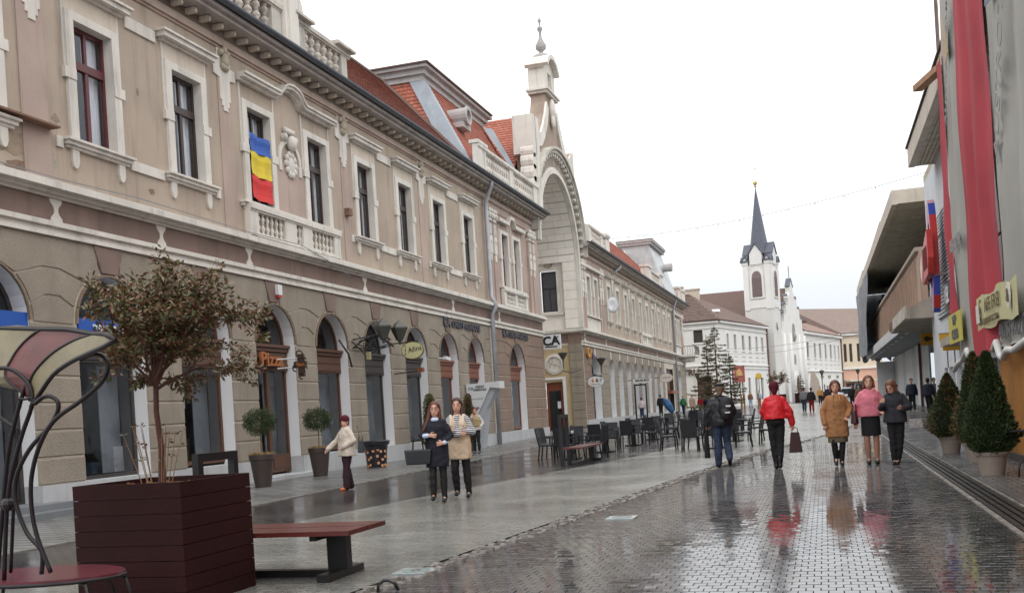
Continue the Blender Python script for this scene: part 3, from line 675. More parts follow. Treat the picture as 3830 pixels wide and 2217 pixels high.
# parapets
MB().box(FXX+.1,FXX+.42,22.4,30.5,12.05,12.42).build('parapet_base',whited,lw)
balustrade(lw,FXX+.12,22.4,30.5,12.42,13.36,[(22.4,23.0),(25.6,26.1),(27.0,27.5),(29.9,30.3)],mat=whited,gap=.42,k=2.0,thick=.24)
MB().box(FXX-.1,FXX+.5,26.15,26.95,12.05,16.2).box(FXX+.5,FXX+.56,26.3,26.8,12.4,16).build('parapet_pier',white,lw)
mb=MB(); mb.prism([(26.95,12.4),(27.75,13.3),(27.6,13.9),(27.35,14.4),(27.2,15.2),(27.1,16.2),(26.95,16.2)],FXX-.05,FXX+.3); mb.build('pier_scroll',white,lw)
MB().box(FXX-.1,FXX+.46,18,26.1,15.3,15.6).box(FXX,FXX+.3,18.2,25.5,13.36,15.3).build('gable_block',white,lw)
for a,b in ((26.7,27.8),(29.4,30.6)): MB().box(FXX+.0,FXX+.6,a,b,13.36,13.44).box(FXX+.08,FXX+.52,a+.06,b-.06,13.44,13.5).build('pedestal_cap',whited,lw)
balustrade(lw,FXX+.12,43.4,53.6,12.35,13.55,[(43.4,44.6),(48.3,48.9),(52.6,53.6)],mat=white,gap=.34,k=1.6,thick=.24)
MB().box(FXX+.0,FXX+.48,43.2,53.9,12.03,12.35).box(FXX,FXX+.46,43.35,44.7,13.55,13.7).build('parapet_base',white,lw)
# roofs
RX,RZ=-17.6,16.1
slab(lw,[(FXX+.62,Y0,12.1),(FXX+.62,40.9,12.1),(RX,41.3,RZ),(RX,Y0,RZ)],tile_r)
tiles(lw,[(FXX+.62,Y0,12.12),(FXX+.62,40.9,12.12),(RX,41.3,RZ+.02),(RX,Y0,RZ+.02)],tile_r,26,150)
slab(lw,[(RX,Y0,RZ),(RX,41.3,RZ),(RX-4,41.3,12.1),(RX-4,Y0,12.1)],tile_r)
mb=MB(); mb.tube([(FXX+.6,40.9,12.22),(RX,41.3,RZ+.08)],.11,6); mb.tube([(RX,Y0,RZ+.06),(RX,41.3,RZ+.06)],.11,6); mb.build('ridge_tiles',tile_b,lw)
# downpipe
dp=MB().tube([(FXX+.62,PIPE-.3,12.05),(FXX+.6,PIPE-.25,11.8),(FXX+.22,PIPE,11.2),(FXX+.2,PIPE,10.8),(FXX+.2,PIPE,6.8),(FXX+.42,PIPE,6.4),(FXX+.2,PIPE,6.0),(FXX+.2,PIPE,.0)],.095,10).build('downpipe',pipe_m,lw,smooth=True)
# ---- portal with the great arch
pt=thing('arched_portal_building','tall white baroque gable over a deep barrel-vaulted entrance arch','building',(FXX,59,0))
YC,RI,ZC=58.85,4.5,10.8
XF=FXX+.02
gp=[(-4.9,10.8),(-4.9,17.55),(-4.3,17.55),(-3.9,17.2),(-3.4,17.0),(-2.9,17.15),(-2.3,17.75),(-1.7,18.5),(-1.25,19.3),(-1.1,19.84)]
gp=gp+[(-a*(.93 if a<-4.5 else 1),b) for a,b in gp[::-1]]
out=[(YC+a,b) for a,b in gp]
# front of the gable with the arch opening: strips between arch and outline
def topz(y):
    y=y-YC; pts=gp
    for (a,b),(c,d) in zip(pts,pts[1:]):
        if a<=y<=c and c>a: return b+(d-b)*(y-a)/(c-a)
    return 17.55
def strips(mb,x,R0,topf,n=64,y_lo=-4.9,y_hi=4.557):
    ys=[y_lo+(y_hi-y_lo)*i/n for i in range(n+1)]
    for a,b in zip(ys,ys[1:]):
        za=ZC+math.sqrt(max(0,R0*R0-a*a)) if abs(a)<R0 else ZC; zb=ZC+math.sqrt(max(0,R0*R0-b*b)) if abs(b)<R0 else ZC
        mb.quad((x,YC+a,za),(x,YC+b,zb),(x,YC+b,topf(YC+b-1e-4)),(x,YC+a,topf(YC+a+1e-4)))
mb=MB(); strips(mb,XF,RI,topz); strips(mb,XF-.85,RI,topz)
for (a,b),(c,d) in zip(out,out[1:]): mb.quad((XF,a,b),(XF,c,d),(XF-.85,c,d),(XF-.85,a,b))
mb.build('gable_wall',M('grey_beige_gable_render',(158,140,126),.9,.2,.8,.3,40,streak=.4),pt)
# raised white border along the swoops
def border(off,wd,x1,name,mat,lo=0,hi=len(gp)):
    mb=MB()
    for (a,b),(c,d) in zip(gp[lo:hi],gp[lo+1:hi]):
        if b>21: continue
        n=Vector((b-d,c-a)).normalized()
        if n.y>0: n=-n
        mb.prism([(YC+a,b),(YC+c,d),(YC+c+n.x*wd,d+n.y*wd),(YC+a+n.x*wd,b+n.y*wd)],XF,x1)
    return mb.build(name,mat,pt)
for sg in (-1,1):
    mb=MB()
    ins=[(4.9 if sg<0 else 4.41,17.55),(4.3,17.55),(3.9,17.2),(3.4,17.0),(2.9,17.15),(2.3,17.75),(1.7,18.5),(1.25,19.3)]
    inn=[(4.55 if sg<0 else 4.35,16.6),(4.2,16.5),(3.8,16.3),(3.4,16.2),(2.8,16.4),(2.0,17.1),(1.3,18.0),(.85,19.0)]
    for i in range(len(ins)-1):
        q=[ins[i],ins[i+1],inn[i+1],inn[i]]; mb.prism([(YC+sg*a,b) for a,b in q],XF,XF+.12)
    if sg<0: mb.box(XF,XF+.3,YC-4.95,YC-4.2,12.2,17.5)
    else: mb.box(XF,XF+.2,YC+4.1,YC+4.45,15.2,17.5)
    mb.build('swoop_border',white,pt)
for sg in (-1,):   # scroll volutes at the feet of the gable
    y=YC+sg*5.15; mb=MB()
    mb.box(XF-.6,XF+.35,min(y-.35,y+.35),max(y-.35,y+.35),12.2,13.2)
    for i,(dz,r) in enumerate(((13.6,.55),(14.3,.5),(14.95,.42),(15.5,.33))): mb.lathe([(r,-.35),(r,.35)],(XF-.1,y+sg*.1,dz),12,ax='X')
    mb.box(XF-.85,XF+.3,min(y-.28,y+.28),max(y-.28,y+.28),15.4,17.5)
    mb.build('volute_pier',white,pt)
# arch mouldings
def ring(mb,r0,r1,x0,x1,a0=0,a1=math.pi,n=40,sq=1.):
    for i in range(n):
        a,b=a0+(a1-a0)*i/n,a0+(a1-a0)*(i+1)/n
        f=lambda t,r:(YC+r*math.cos(t),ZC+r*math.sin(t))
        mb.prism([f(a,r1),f(b,r1),f(b,r0),f(a,r0)],x0,x1)
mb=MB(); ring(mb,RI-.02,RI+.22,XF-.1,XF+.18); ring(mb,RI+.22,RI+.36,XF,XF+.1); mb.box(XF-.1,XF+.18,YC+RI-.02,YC+RI+.22,6.6,ZC); mb.build('arch_ring',white,pt)
mb=MB(); ring(mb,RI+1.15,RI+1.35,XF,XF+.32,.06,math.pi-.06); ring(mb,RI+1.35,RI+1.5,XF,XF+.45,.06,math.pi-.06); mb.build('outer_arch_moulding',whited,pt)
mb=MB(); ring(mb,RI+.36,RI+1.15,XF,XF+.05); mb.build('arch_band',M('sooty_band',(158,146,134),.9,.25,1.5,streak=.3),pt)
f=None
for i in range(1,34):
    a=math.pi*i/34; c=Vector((XF+.16,YC+(RI+1.03)*math.cos(a),ZC+(RI+1.03)*math.sin(a)))
    MB().ob(c,(.22,.16,.2),rx=a-math.pi/2).build('dentil',white,pt)
# upper aedicule
for a,b in ((-1.15,-.45),(.45,1.15)): MB().box(XF-.95,XF+.05,YC+a,YC+b,19.9,21.3).build('aedicule_pier',white,pt)
mb=MB(); mb.box(XF-1.05,XF+.28,YC-1.45,YC+1.45,20.0,20.12).box(XF-1.0,XF+.18,YC-1.3,YC+1.3,19.85,20.0); mb.build('lower_cornice',white,pt)
mb=MB(); n=12
for i in range(n):
    f=lambda t,r:(YC+r*math.sin(t),20.55+r*math.cos(t))
    a,b=-1.0+2.0*i/n,-1.0+2.0*(i+1)/n
    mb.prism([f(a,1.75),f(b,1.75),f(b,1.5),f(a,1.5)],XF-1.05,XF+.35); mb.prism([f(a,1.5),f(b,1.5),(f(b,0)[0]*0+YC+1.25*math.sin(b),21.28),(YC+1.25*math.sin(a),21.28)],XF-.9,XF+.03)
mb.build('segmental_pediment',white,pt)
MB().box(XF-.45,XF-.4,YC-.45,YC+.45,20.1,21.4).build('niche_back',M('niche_render',(206,202,194),.9,.1,3),pt)
mb=MB().lathe([(.65,0),(.62,.25),(.4,.4),(.15,.45),(.13,.6),(.3,.75),(.33,.95),(.22,1.15),(.1,1.4),(.08,1.75),(.16,1.9),(.16,2.02),(.06,2.1),(.05,2.3),(.12,2.42),(.05,2.55),(.02,2.7),(.01,3.6)],(XF-.35,YC,22.05),12)
mb.build('finial',M('grey_finial_stone',(164,162,158),.8,.15,4,.3,30),pt,smooth=True)
mb=MB().ball((XF+.1,YC,19.1),.45,10,8,(.5,.8,1.5)).ball((XF+.15,YC-.1,18.4),.3,8,6,(.5,1,1.4)); mb.build('cartouche',white,pt,smooth=True)
# barrel vault with ashlar lines, jambs and far wall, all as blocks
ash=M('pale_ashlar',(242,236,228),.8,.05,2,.15,50,streak=.1)
ashj=M('ashlar_joint',(176,174,164),.9,.1,3)
def vp(t,x,r=RI): return (x,YC+r*math.cos(t),ZC+r*math.sin(t))
nb=16; mb=MB(); mb2=MB()
XB=-19.0
for i in range(nb):
    a,b=math.pi*i/nb,math.pi*(i+1)/nb
    mb2.quad(vp(a,XF,RI+.02),vp(b,XF,RI+.02),vp(b,XB,RI+.02),vp(a,XB,RI+.02))
    x=XF-.12; k=0
    first=True
    while x>XB:
        l=.55 if (first and i%2) else 1.1; first=False; x2=max(XB,x-l); g=.008
        m_=(a+b)/2; da=g/RI
        mb=MB().quad(vp(a+da,x-g),vp(m_,x-g),vp(m_,x2+g),vp(a+da,x2+g)).quad(vp(m_,x-g),vp(b-da,x-g),vp(b-da,x2+g),vp(m_,x2+g))
        mb.build('vault_block',ash,pt); x=x2
mb2.build('vault_bed',ashj,pt)
YR=YC+RI
mb=MB(); rect=MB()
def wallY(mb,y,x0,x1,z0,z1,ops):
    xs=sorted({x0,x1,*[o[0] for o in ops],*[o[1] for o in ops]}); zs=sorted({z0,z1,*[o[2] for o in ops],*[o[3] for o in ops]})
    for a,b in zip(xs,xs[1:]):
        for c,d in zip(zs,zs[1:]):
            if any(o[0]<=a and b<=o[1] and o[2]<=c and d<=o[3] for o in ops): continue
            mb.quad((a,y,c),(b,y,c),(b,y,d),(a,y,d))
wallY(mb,YR+.3,XB,FXX,-.1,6.3,[(-17.1,-15.92,0,3.25)]); 
mb.build('portal_lower_wall',M('ochre_render',(196,176,138),.9,.08,1.2,.3,50,streak=.15),pt)
MB().box(-15.36,FXX-.001,YR+.1,YR+.31,-.1,6.3).build('corner_pier',rustp,pt)
z=.3
while z<5.2:
    MB().box(-15.33,FXX+.045,YR+.055,YR+.1,z+.014,z+.516).build('stone_block',rust,pt); z+=.53
mb=MB(); wallY(mb,YR+.3,XB,-15.45,6.5,ZC+.3,[(-17.0,-15.95,7.75,10.35)]); mb.build('portal_upper_wall',ash,pt)
z=6.6
while z<ZC: 
    MB().box(-15.45,FXX,YR+.012,YR+.3,z+.012,z+.6-.012).build('jamb_block',ash,pt); z+=.6
MB().box(-15.46,FXX-.01,YR+.02,YR+.32,6.5,ZC).build('jamb_core',ashj,pt)
MB().box(XB,FXX+.1,YR-.02,YR+.3,6.28,6.36).box(XB,FXX+.3,YR-.2,YR+.3,6.36,6.52).build('return_string',white,pt)
MB().box(XB,FXX,YR+.24,YR+.3,5.5,5.68).build('return_belt',joint,pt); MB().box(XB,FXX,YR+.22,YR+.3,5.7,6.26).build('return_frieze',purple,pt)
wn=MB().box(-17.0,-15.95,YR+.5,YR+.56,7.75,7.85).box(-17.0,-16.9,YR+.5,YR+.56,7.85,10.35).box(-16.05,-15.95,YR+.5,YR+.56,7.85,10.35).box(-16.9,-16.05,YR+.5,YR+.56,10.25,10.35).box(-16.9,-16.05,YR+.49,YR+.56,9.2,9.32).box(-16.52,-16.43,YR+.5,YR+.56,7.85,9.2).build('window',dark_w,pt)
MB().quad((-16.9,YR+.52,7.85),(-16.05,YR+.52,7.85),(-16.05,YR+.52,10.25),(-16.9,YR+.52,10.25)).build('pane',M('slate_blind_glass',(84,86,92),.25,.1,3),wn)
MB().box(-17.2,-17.0,YR+.22,YR+.3,7.6,10.5).box(-15.95,-15.75,YR+.22,YR+.3,7.6,10.5).box(-17.0,-15.95,YR+.22,YR+.3,10.35,10.5).box(-17.25,-15.55,YR+.1,YR+.3,7.5,7.62).build('surround',white,wn)
MB().ball((-16.45,YR+.22,10.75),.22,10,6,(1.3,.4,.8)).build('cartouche',M('aged_relief_stucco',(176,166,148)),wn,smooth=True)
dd=MB().box(-17.1,-15.92,YR+.55,YR+.62,2.7,3.25).box(-16.15,-15.92,YR+.5,YR+.62,.05,2.7).box(-17.1,-16.95,YR+.5,YR+.62,.05,2.7).build('door',M('rust_brown_door',(128,66,40),.45,.15,3),pt)
MB().box(-16.95,-16.15,YR+.56,YR+.6,.05,2.7).build('door_glass',M('dark_door_glass',(26,28,34),.08,.1,2),dd)
MB().box(-16.42,-16.2,YR+.53,YR+.55,1.55,2.0).build('notice',M('paper',(220,228,234),.8,.03,3),dd)
MB().box(-15.92,-15.72,YR+.2,YR+.3,0,3.4).box(-17.25,-15.72,YR+.18,YR+.3,3.4,3.55).build('door_surround',reveal_m,dd)
mb=MB().lathe([(.62,-.06),(.66,.12),(.48,.16),(.44,.02)],(-16.4,YR+.3,4.4),24,ax='Y'); 
mb.v=[(a,2*(YR+.3)-b,c) for a,b,c in mb.v]; rw=mb.build('round_window',white,pt,smooth=False)
MB().lathe([(.5,0),(.0001,.001)],(-16.4,YR+.33,4.4),24,ax='Y').build('pane',M('milky_glass',(196,196,190),.3,.1,4),rw)
MB().tube([(-16.8,YR+.1,4.6),(-16.5,YR+.05,4.35),(-16.2,YR+.06,4.3),(-16.0,YR+.1,4.12)],.012,5).tube([(-16.7,YR+.1,4.2),(-16.5,YR+.08,4.5),(-16.3,YR+.08,4.35),(-16.45,YR+.08,4.05)],.01,5).build('cable_tangle',black,rw)
MB().box(XB-.1,XB,YC-RI-.5,YC+RI+.5,0,ZC+RI+.5).build('portal_back_wall',ash,pt)
# roofs behind the portal and the mansard pavilion
slab(pt,[(FXX-.85,YC-7.5,13.2),(FXX-.85,YC,19.0),(-30,YC,19.0),(-30,YC-7.5,13.2)],tile_o)
tiles(pt,[(-28,YC-7.5,13.22),(FXX-.86,YC-7.5,13.22),(FXX-.86,YC,19.02),(-28,YC,19.02)],tile_o,28,44)
slab(pt,[(FXX-.85,YC+7.5,13.2),(FXX-.85,YC,19.0),(-30,YC,19.0),(-30,YC+7.5,13.2)],tile_o)
mp_=thing('mansard_pavilion','red tiled mansard pavilion with grey cornice top and round vent','roof pavilion',(-18,47,12))
b0=[(-14.4,43.0,12.4),(-14.4,52.5,12.4)]; t0=[(-17.0,44.6,17.1),(-17.0,53.4,17.1)]
slab(mp_,[b0[0],b0[1],t0[1],t0[0]],tile_o,'mansard_slope'); tiles(mp_,[b0[0],b0[1],t0[1],t0[0]],tile_o,24,36)
slab(mp_,[(-24,43.0,12.4),b0[0],t0[0],(-24,44.6,17.1)],tile_o,'mansard_slope'); tiles(mp_,[(-24,43.0,12.4),b0[0],t0[0],(-24,44.6,17.1)],tile_o,24,36)
mb=MB(); mb.prism([(-14.15,42.75),(-14.0,43.6),(-16.6,45.3),(-17.3,44.3)],0,.06,'Z')
hip=MB(); A=[Vector(b0[0]),Vector(t0[0])]
nrm=Vector((.55,-.6,.45)).normalized()
hip.v=[tuple(A[0]+Vector((-.75,-.05,.1))),tuple(A[0]+Vector((.06,-.06,.14))),tuple(A[0]+Vector((.05,.6,.1))),tuple(A[1]+Vector((.05,.55,.05))),tuple(A[1]+Vector((.06,-.06,.1))),tuple(A[1]+Vector((-.65,-.06,.05)))]
hip.f=[(0,1,4,5),(1,2,3,4)]; hip.build('hip_flashing',zinc,mp_)
gc=M('grey_cornice_paint',(176,172,170),.7,.1,2,streak=.25)
for x,y,z0,z1 in ((-16.95,44.5,17.1,17.35),(-16.8,44.35,17.35,17.6),(-16.6,44.15,17.6,17.75)):
    MB().box(-24,x,y,53.6+(44.5-y),z0,z1).build('cornice_tier',gc,mp_)
MB().box(-24,-16.5,44.05,53.8,17.75,17.82).build('top_tiles',tile_b,mp_)
v=MB(); v.lathe([(.36,-.7),(.40,.55),(.44,.55),(.44,.65),(.28,.65),(.26,.3)],(-15.9,45.9,15.55),16,ax='X'); v.box(-16.6,-15.4,45.4,46.5,14.95,15.2); vv=v.build('round_vent',gc,mp_); MB().lathe([(.33,.0),(.0001,.0)],(-15.5,45.9,15.55),16,ax='X').build('vent_hole',dark_in,vv)
hip2=MB().quad((-16.75,52.6,16.9),(-16.4,53.3,16.9),(-14.35,52.9,12.9),(-14.3,52.2,12.9)); hip2.build('hip_flashing',zinc,mp_)
# ---- far wing
fwg=thing('far_palace_wing','far beige palace wing beyond the great arch with long rows of windows','building',(FXX,88,0))
Y2,Y3=YC+RI+.32,113.8
FA=[72.55,75.85,79.15,82.5,85.8,89.1,92.4,95.7]
ops2=[(67.2,1.35,3.55)]+[(y,.92,3.95) for y in FA]
mb=MB(); arch_wall(mb,Y2,98.2,-.1,6.6,ops2,FXX)
rect_wall(mb,98.2,106.2,-.1,6.6,[(99.5,103.6,.3,4.85)],FXX); arch_wall(mb,106.2,Y3,-.1,6.6,[(108.6,1.1,3.8)],FXX); mb.build('ground_floor_wall',joint,fwg)
FWN=[66.2,68.5,72.9,76.2,79.5,82.85,86.2,89.55,92.9,96.3,99.65,103.0,107.6,110.2]
ow=[.48 if i in (0,1,12,13) else .52 for i in range(14)]
mb=MB(); rect_wall(mb,71.0,105.3,6.5,11.4,[(y-w_,y+w_,WZ0,WZ1) for y,w_ in zip(FWN[2:12],ow[2:12])],FXX); mb.build('upper_wall',wall_b,fwg)
mb=MB(); rect_wall(mb,Y2,71.0,6.5,11.4,[(y-.48,y+.48,WZ0,WZ1) for y in FWN[:2]],FXX); mb.build('upper_wall',wall_p,fwg); mb=MB(); rect_wall(mb,105.3,Y3,6.5,11.4,[(y-.48,y+.48,WZ0,WZ1) for y in FWN[12:]],FXX); mb.build('upper_wall',wall_p,fwg)
mb=MB().quad((FXX,Y3,0),(FXX-14,Y3,0),(FXX-14,Y3,12),(FXX,Y3,12)); mb.build('end_wall',wall_b,fwg)
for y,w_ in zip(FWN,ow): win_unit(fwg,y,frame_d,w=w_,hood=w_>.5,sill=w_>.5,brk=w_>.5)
for y in (74.55,81.2,94.6,101.3): tassel(fwg,y)
for y in (64.6,70.1,106.0,112.2): pilaster_pair(fwg,y)
for y0_ in (65.2,106.6):
    MB().box(FXX,FXX+.2,y0_,y0_+4.2,7.44,7.52).box(FXX,FXX+.06,y0_,y0_+4.2,6.58,7.4).build('bay_sill',white,fwg)
    MB().box(FXX,FXX+.24,y0_,y0_+4.4,10.62,10.8).build('bay_hood',white,fwg)
MB().box(FXX,FXX+.2,85.3,90.6,7.44,7.52).build('bay_sill',white,fwg)
balustrade(fwg,FXX+.03,85.4,90.5,6.58,7.42,[(85.4,85.8),(87.6,88.2),(90.1,90.5)],gap=.28)
P=[ops2[0]]+[(y,.92,3.95) for y in FA]
rustication(fwg,[(None,P[0])],0,Y2+.1,98.0,rustp); rustication(fwg,list(zip(P,P[1:]))+[(P[-1],None)],0,Y2,98.0,rust)
rustication(fwg,[(None,(108.6,1.1,3.8)),((108.6,1.1,3.8),None)],0,104.4,Y3-.05,rust)
for y,R,zs in ops2+[(108.6,1.1,3.8)]:
    mb=MB(); reveal(mb,y,R,zs,.5,FXX,.5); mb.build('white_reveal',reveal_m,fwg)
    shopfront(fwg,y,R,zs,(dark_w if y<70 else brown_w,.62,False),d=.5)
MB().box(FXX-.4,FXX-.35,99.5,103.6,.4,4.85).build('shop_shutter',M('brown_shutter',(120,84,58),.6,.15,3),fwg); MB().box(FXX-.35,FXX+.5,99.4,103.7,2.4,2.7).build('shop_awning',orange_w,fwg)
MB().box(FXX-.3,FXX-.2,99.5,103.6,4.0,4.85).box(FXX-.35,FXX,99.3,99.5,.4,5.0).box(FXX-.35,FXX,103.6,103.8,.4,5).build('shop_frame',dark_w,fwg)
plinth(fwg,[(Y2+.1+i*2.5,Y2+.1+i*2.5+2.48) for i in range(20)])
for a in [c for c in list(fwg.children) if c.name.startswith('plinth_stone')]: a.location.z+=.15
belts(fwg,Y2-.3,Y3,hour=(64.3,71.0,84.1,94.0,105.0))
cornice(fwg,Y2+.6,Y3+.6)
balustrade(fwg,FXX+.12,65.9,72.3,12.35,13.5,[(65.9,66.6),(69.6,70.2),(71.3,72.3)],mat=white,gap=.4,k=1.6,thick=.24)
MB().box(FXX,FXX+.5,65.8,72.4,12.04,12.35).build('parapet_base',white,fwg)
for a,b in ((71.2,72.5),(89.0,91.0),(96.0,98.0),(112.0,114.2),(108.5,110.3)): MB().box(FXX-.2,FXX+.4,a,b,12.0,13.5).box(FXX-.3,FXX+.5,a-.1,b+.1,13.5,13.68).build('roof_pedestal',white,fwg)
balustrade(fwg,FXX+.12,91,96,12.3,13.4,[(91,91.3),(95.7,96)],mat=white,gap=.45,k=1.6,thick=.24)
slab(fwg,[(FXX+.6,66,12.1),(FXX+.6,114.2,12.1),(-18,110,16.6),(-18,66,16.6)],tile_o); tiles(fwg,[(FXX+.6,66,12.12),(FXX+.6,112,12.12),(-18,110,16.62),(-18,66,16.62)],tile_o,16,110)
dp=MB().tube([(FXX+.6,75.3,12.1),(FXX+.55,75.2,11.7),(FXX+.15,74.6,11.25)],.1,8).tube([(FXX+.6,105.5,12.1),(FXX+.3,105.4,11.3),(FXX+.2,105.4,10.8),(FXX+.2,105.4,0)],.1,8).build('downpipe',pipe_m,fwg,smooth=True)
MB().box(FXX,FXX+1.5,111.2,Y3+1.5,6.36,6.56).box(FXX,FXX+1.0,111.6,Y3+1.0,5.9,6.36).build('corner_balcony',white,fwg)
mb=MB()
for i in range(12): mb.tube([(FXX+1.42,111.3+i*.36,6.56),(FXX+1.48,111.3+i*.36+.12,7.0),(FXX+1.42,111.3+i*.36,7.5)],.02,4)
for i in range(6): mb.tube([(FXX+.1+i*.26,111.3,6.56),(FXX+.2+i*.26,111.25,7.0),(FXX+.1+i*.26,111.3,7.5)],.02,4)
mb.tube([(FXX,111.3,7.52),(FXX+1.42,111.3,7.52),(FXX+1.42,Y3+1.4,7.52)],.035,5); mb.build('iron_railing',black,fwg)
# grey metal clad pavilion on the far wing
fp=thing('grey_clad_roof_pavilion','tall grey clad roof pavilion with flat cornice on the far wing','roof pavilion',(-16,100,12))
gm=M('grey_metal_cladding',(186,190,192),.5,.14,1.5,.1,20,streak=.25)
slab(fp,[(-18.2,98,12.1),(-13.9,98,12.3),(-15.3,98,16.8),(-18.2,98,16.8)],gm,'side_cladding',.2)
slab(fp,[(-13.9,98,12.2),(-13.9,106,12.2),(-15.3,106,16.8),(-15.3,98,16.8)],gm,'front_cladding',.2)
MB().box(-18.3,-15.0,97.8,106.2,16.8,17.05).box(-18.4,-14.85,97.7,106.3,17.05,17.2).build('cornice_cap',gc,fp); MB().box(-18.4,-14.85,97.7,106.3,17.2,17.3).build('cap_tiles',tile_b,fp)
mb=MB().ball((-17.6,97.7,15.8),.4,10,8,(1,.5,1.4)).ball((-17.3,97.6,14.6),.5,10,8,(1,.5,1)).ball((-17.0,97.6,13.6),.45,10,8,(1.2,.5,1)); mb.build('scroll_relief',whited,fp,smooth=True)
MB().lathe([(.4,0),(.4,.9)],(-14.6,102,14.9),12,ax='X').build('round_dormer',gc,fp)
# ---------------------------------------------------------------- right side: modernist block with deep eaves
conc=M('weathered_concrete',(168,158,146),.9,.14,1.2,.4,30,streak=.35)
concp=M('beige_rib_panel',(176,152,136),.9,.1,1,.3,30,streak=.3)
soffit=M('dark_board_soffit',(188,180,162),.8,.25,2,.3,12,streak=.1)
wtex=M('white_textured_render',(212,216,222),.85,.06,2,1.0,14,streak=.15)
fasc=M('cream_fascia',(196,186,172),.7,.1,1.5,streak=.3)
rb=thing('eaves_block','long weathered concrete shop block with deep dark board eaves and canopy','building',(5,75,0))
EX=3.4
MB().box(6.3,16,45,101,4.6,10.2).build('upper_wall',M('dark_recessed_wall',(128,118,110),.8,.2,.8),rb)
def tp(mb,pts0,pts1):  # hexahedron between two quads
    b=len(mb.v); mb.v+=list(pts0)+list(pts1); mb.f+=[(b,b+1,b+2,b+3)[::-1],(b+4,b+5,b+6,b+7)]+[(b+i,b+(i+1)%4,b+4+(i+1)%4,b+4+i) for i in range(4)]; return mb
tp(MB(),[(EX+.25,49.6,9.85),(6.5,49.6,10.0),(6.5,49.6,10.15),(EX+.25,49.6,10.0)],[(EX+.25,100,10.35),(6.5,100,10.4),(6.5,100,10.6),(EX+.25,100,10.5)]).build('roof_deck',soffit,rb)
f=None
for i in range(24):   # soffit boards
    x=EX+.27+i*.125
    tp(MB(),[(x,49.62,9.79),(x+.112,49.62,9.79),(x+.112,49.62,9.85),(x,49.62,9.85)],[(x,99.9,10.29),(x+.112,99.9,10.29),(x+.112,99.9,10.36),(x,99.9,10.36)]).build('soffit_board',soffit,rb)
tp(MB(),[(EX,49.4,9.75),(EX+.24,49.4,9.75),(EX+.24,49.4,10.4),(EX,49.4,10.4)],[(EX,100.2,10.2),(EX+.24,100.2,10.2),(EX+.24,100.2,10.85),(EX,100.2,10.85)]).build('eave_fascia',fasc,rb)
MB().box(EX+.24,4.9,49.4,49.6,9.78,10.4).box(4.9,6.6,49.3,49.5,10.0,10.75).build('end_fascia',fasc,rb)
for a,b,h in ((60,70,.22),(86,100,.3)): MB().box(EX+.05,EX+.5,a,b,10.3+(a-49)*.009,10.4+(a-49)*.009+h).build('eave_upstand',conc,rb)
MB().box(4.3,4.6,48.4,97,4.9,7.45).build('parapet_panel_wall',concp,rb)
for i in range(36): MB().box(4.2,4.3,50.0+i*1.3,50.16+i*1.3,4.9,7.2).build('panel_rib',concp,rb)
MB().box(4.15,4.7,48.4,97,7.45,7.62).build('parapet_coping',conc,rb)
for i in range(9): MB().box(6.0,6.3,52+i*5.4,52.5+i*5.4,7.0,10.0).build('upper_pier',M('dark_pier',(60,54,54),.8,.2,2),rb); MB().box(4.9,6.0,56+i*5.4,56.4+i*5.4,7.6,9.2).build('recess_fin',conc,rb) if i in (5,6,7) else None
for i in range(9): MB().quad((6.29,52.6+i*5.4,7.9),(6.29,57.2+i*5.4,7.9),(6.29,57.2+i*5.4,9.7),(6.29,52.6+i*5.4,9.7)).build('window',M('dark_upper_glass',(40,44,50),.1,.2,1),rb)
# canopy over the shops
MB().box(3.9,7.6,54,97.5,4.35,4.5).build('canopy_soffit',M('canopy_underside',(140,144,144),.6,.15,1.5),rb)
MB().box(3.82,3.9,54,97.5,4.3,4.9).build('canopy_edge',M('white_canopy_edge',(198,200,204),.5,.12,1.5,streak=.3),rb)
MB().prism([(3.3,4.2),(3.3,4.55),(4.2,5.0),(7.5,5.0),(7.5,4.1)],43.5,54.0,'Y').build('thick_canopy',conc,rb)
MB().box(3.24,3.3,43.6,51.4,4.22,4.72).build('canopy_face',M('dirty_white_sheet',(190,184,174),.8,.25,1.2,.5,20,streak=.5),rb)
MB().box(3.28,3.5,51.5,54.5,4.3,4.7).build('rusty_edge',M('rusted_edge',(112,78,58),.9,.3,6),rb)
for i in range(10): MB().box(4.2,4.35,56+i*4.2,57.6+i*4.2,4.3,4.33).build('canopy_lamp',M('pale_lamp',(220,222,226),.4,.02),rb)
shopw=M('pale_blue_shop_panel',(178,188,196),.5,.08,1.5,streak=.1)
whp=M('white_hoarding',(222,224,226),.6,.05,1,streak=.1)
k=0; y=66.
while y<97: MB().box(6.1,6.2,y+.02,y+3.0,.0,4.3).build('hoarding_panel',whp if k%3 else shopw,rb); y+=3.05; k+=1
MB().box(4.6,6.2,97.2,97.4,.3,4.0).box(6.1,6.2,97.0,97.2,0,4).build('hoarding_end',whp,rb)
for y in (46,52.,58,65.6): MB().box(7.2,7.6,y,y+.45,.0,4.35).build('shop_column',M('pale_column',(170,170,168),.7,.1,2),rb)
for y in (60.2,70.4): MB().box(5.9,6.05,y,y+.25,0,4.3).build('dark_post',M('dark_brown_post',(58,40,38),.6,.2,3),rb)
for i in range(7): MB().box(7.5,7.56,46.5+i*2.8,49.1+i*2.8,.5,3.6).build('shop_window',M('blue_grey_shop_glass',(120,134,142),.12,.2,1),rb)
MB().box(7.56,7.8,44,66,0,4.4).build('shop_wall',whp,rb)
dr_=MB().box(7.2,7.26,57.8,60.0,.1,2.7).build('shop_door',M('black_door_frame',(34,34,36),.4),rb)
for a in (57.9,58.65,59.4): MB().box(7.17,7.2,a,a+.55,.5,2.55).build('door_pane',M('pale_door_glass',(140,160,166),.1,.1,2),dr_)
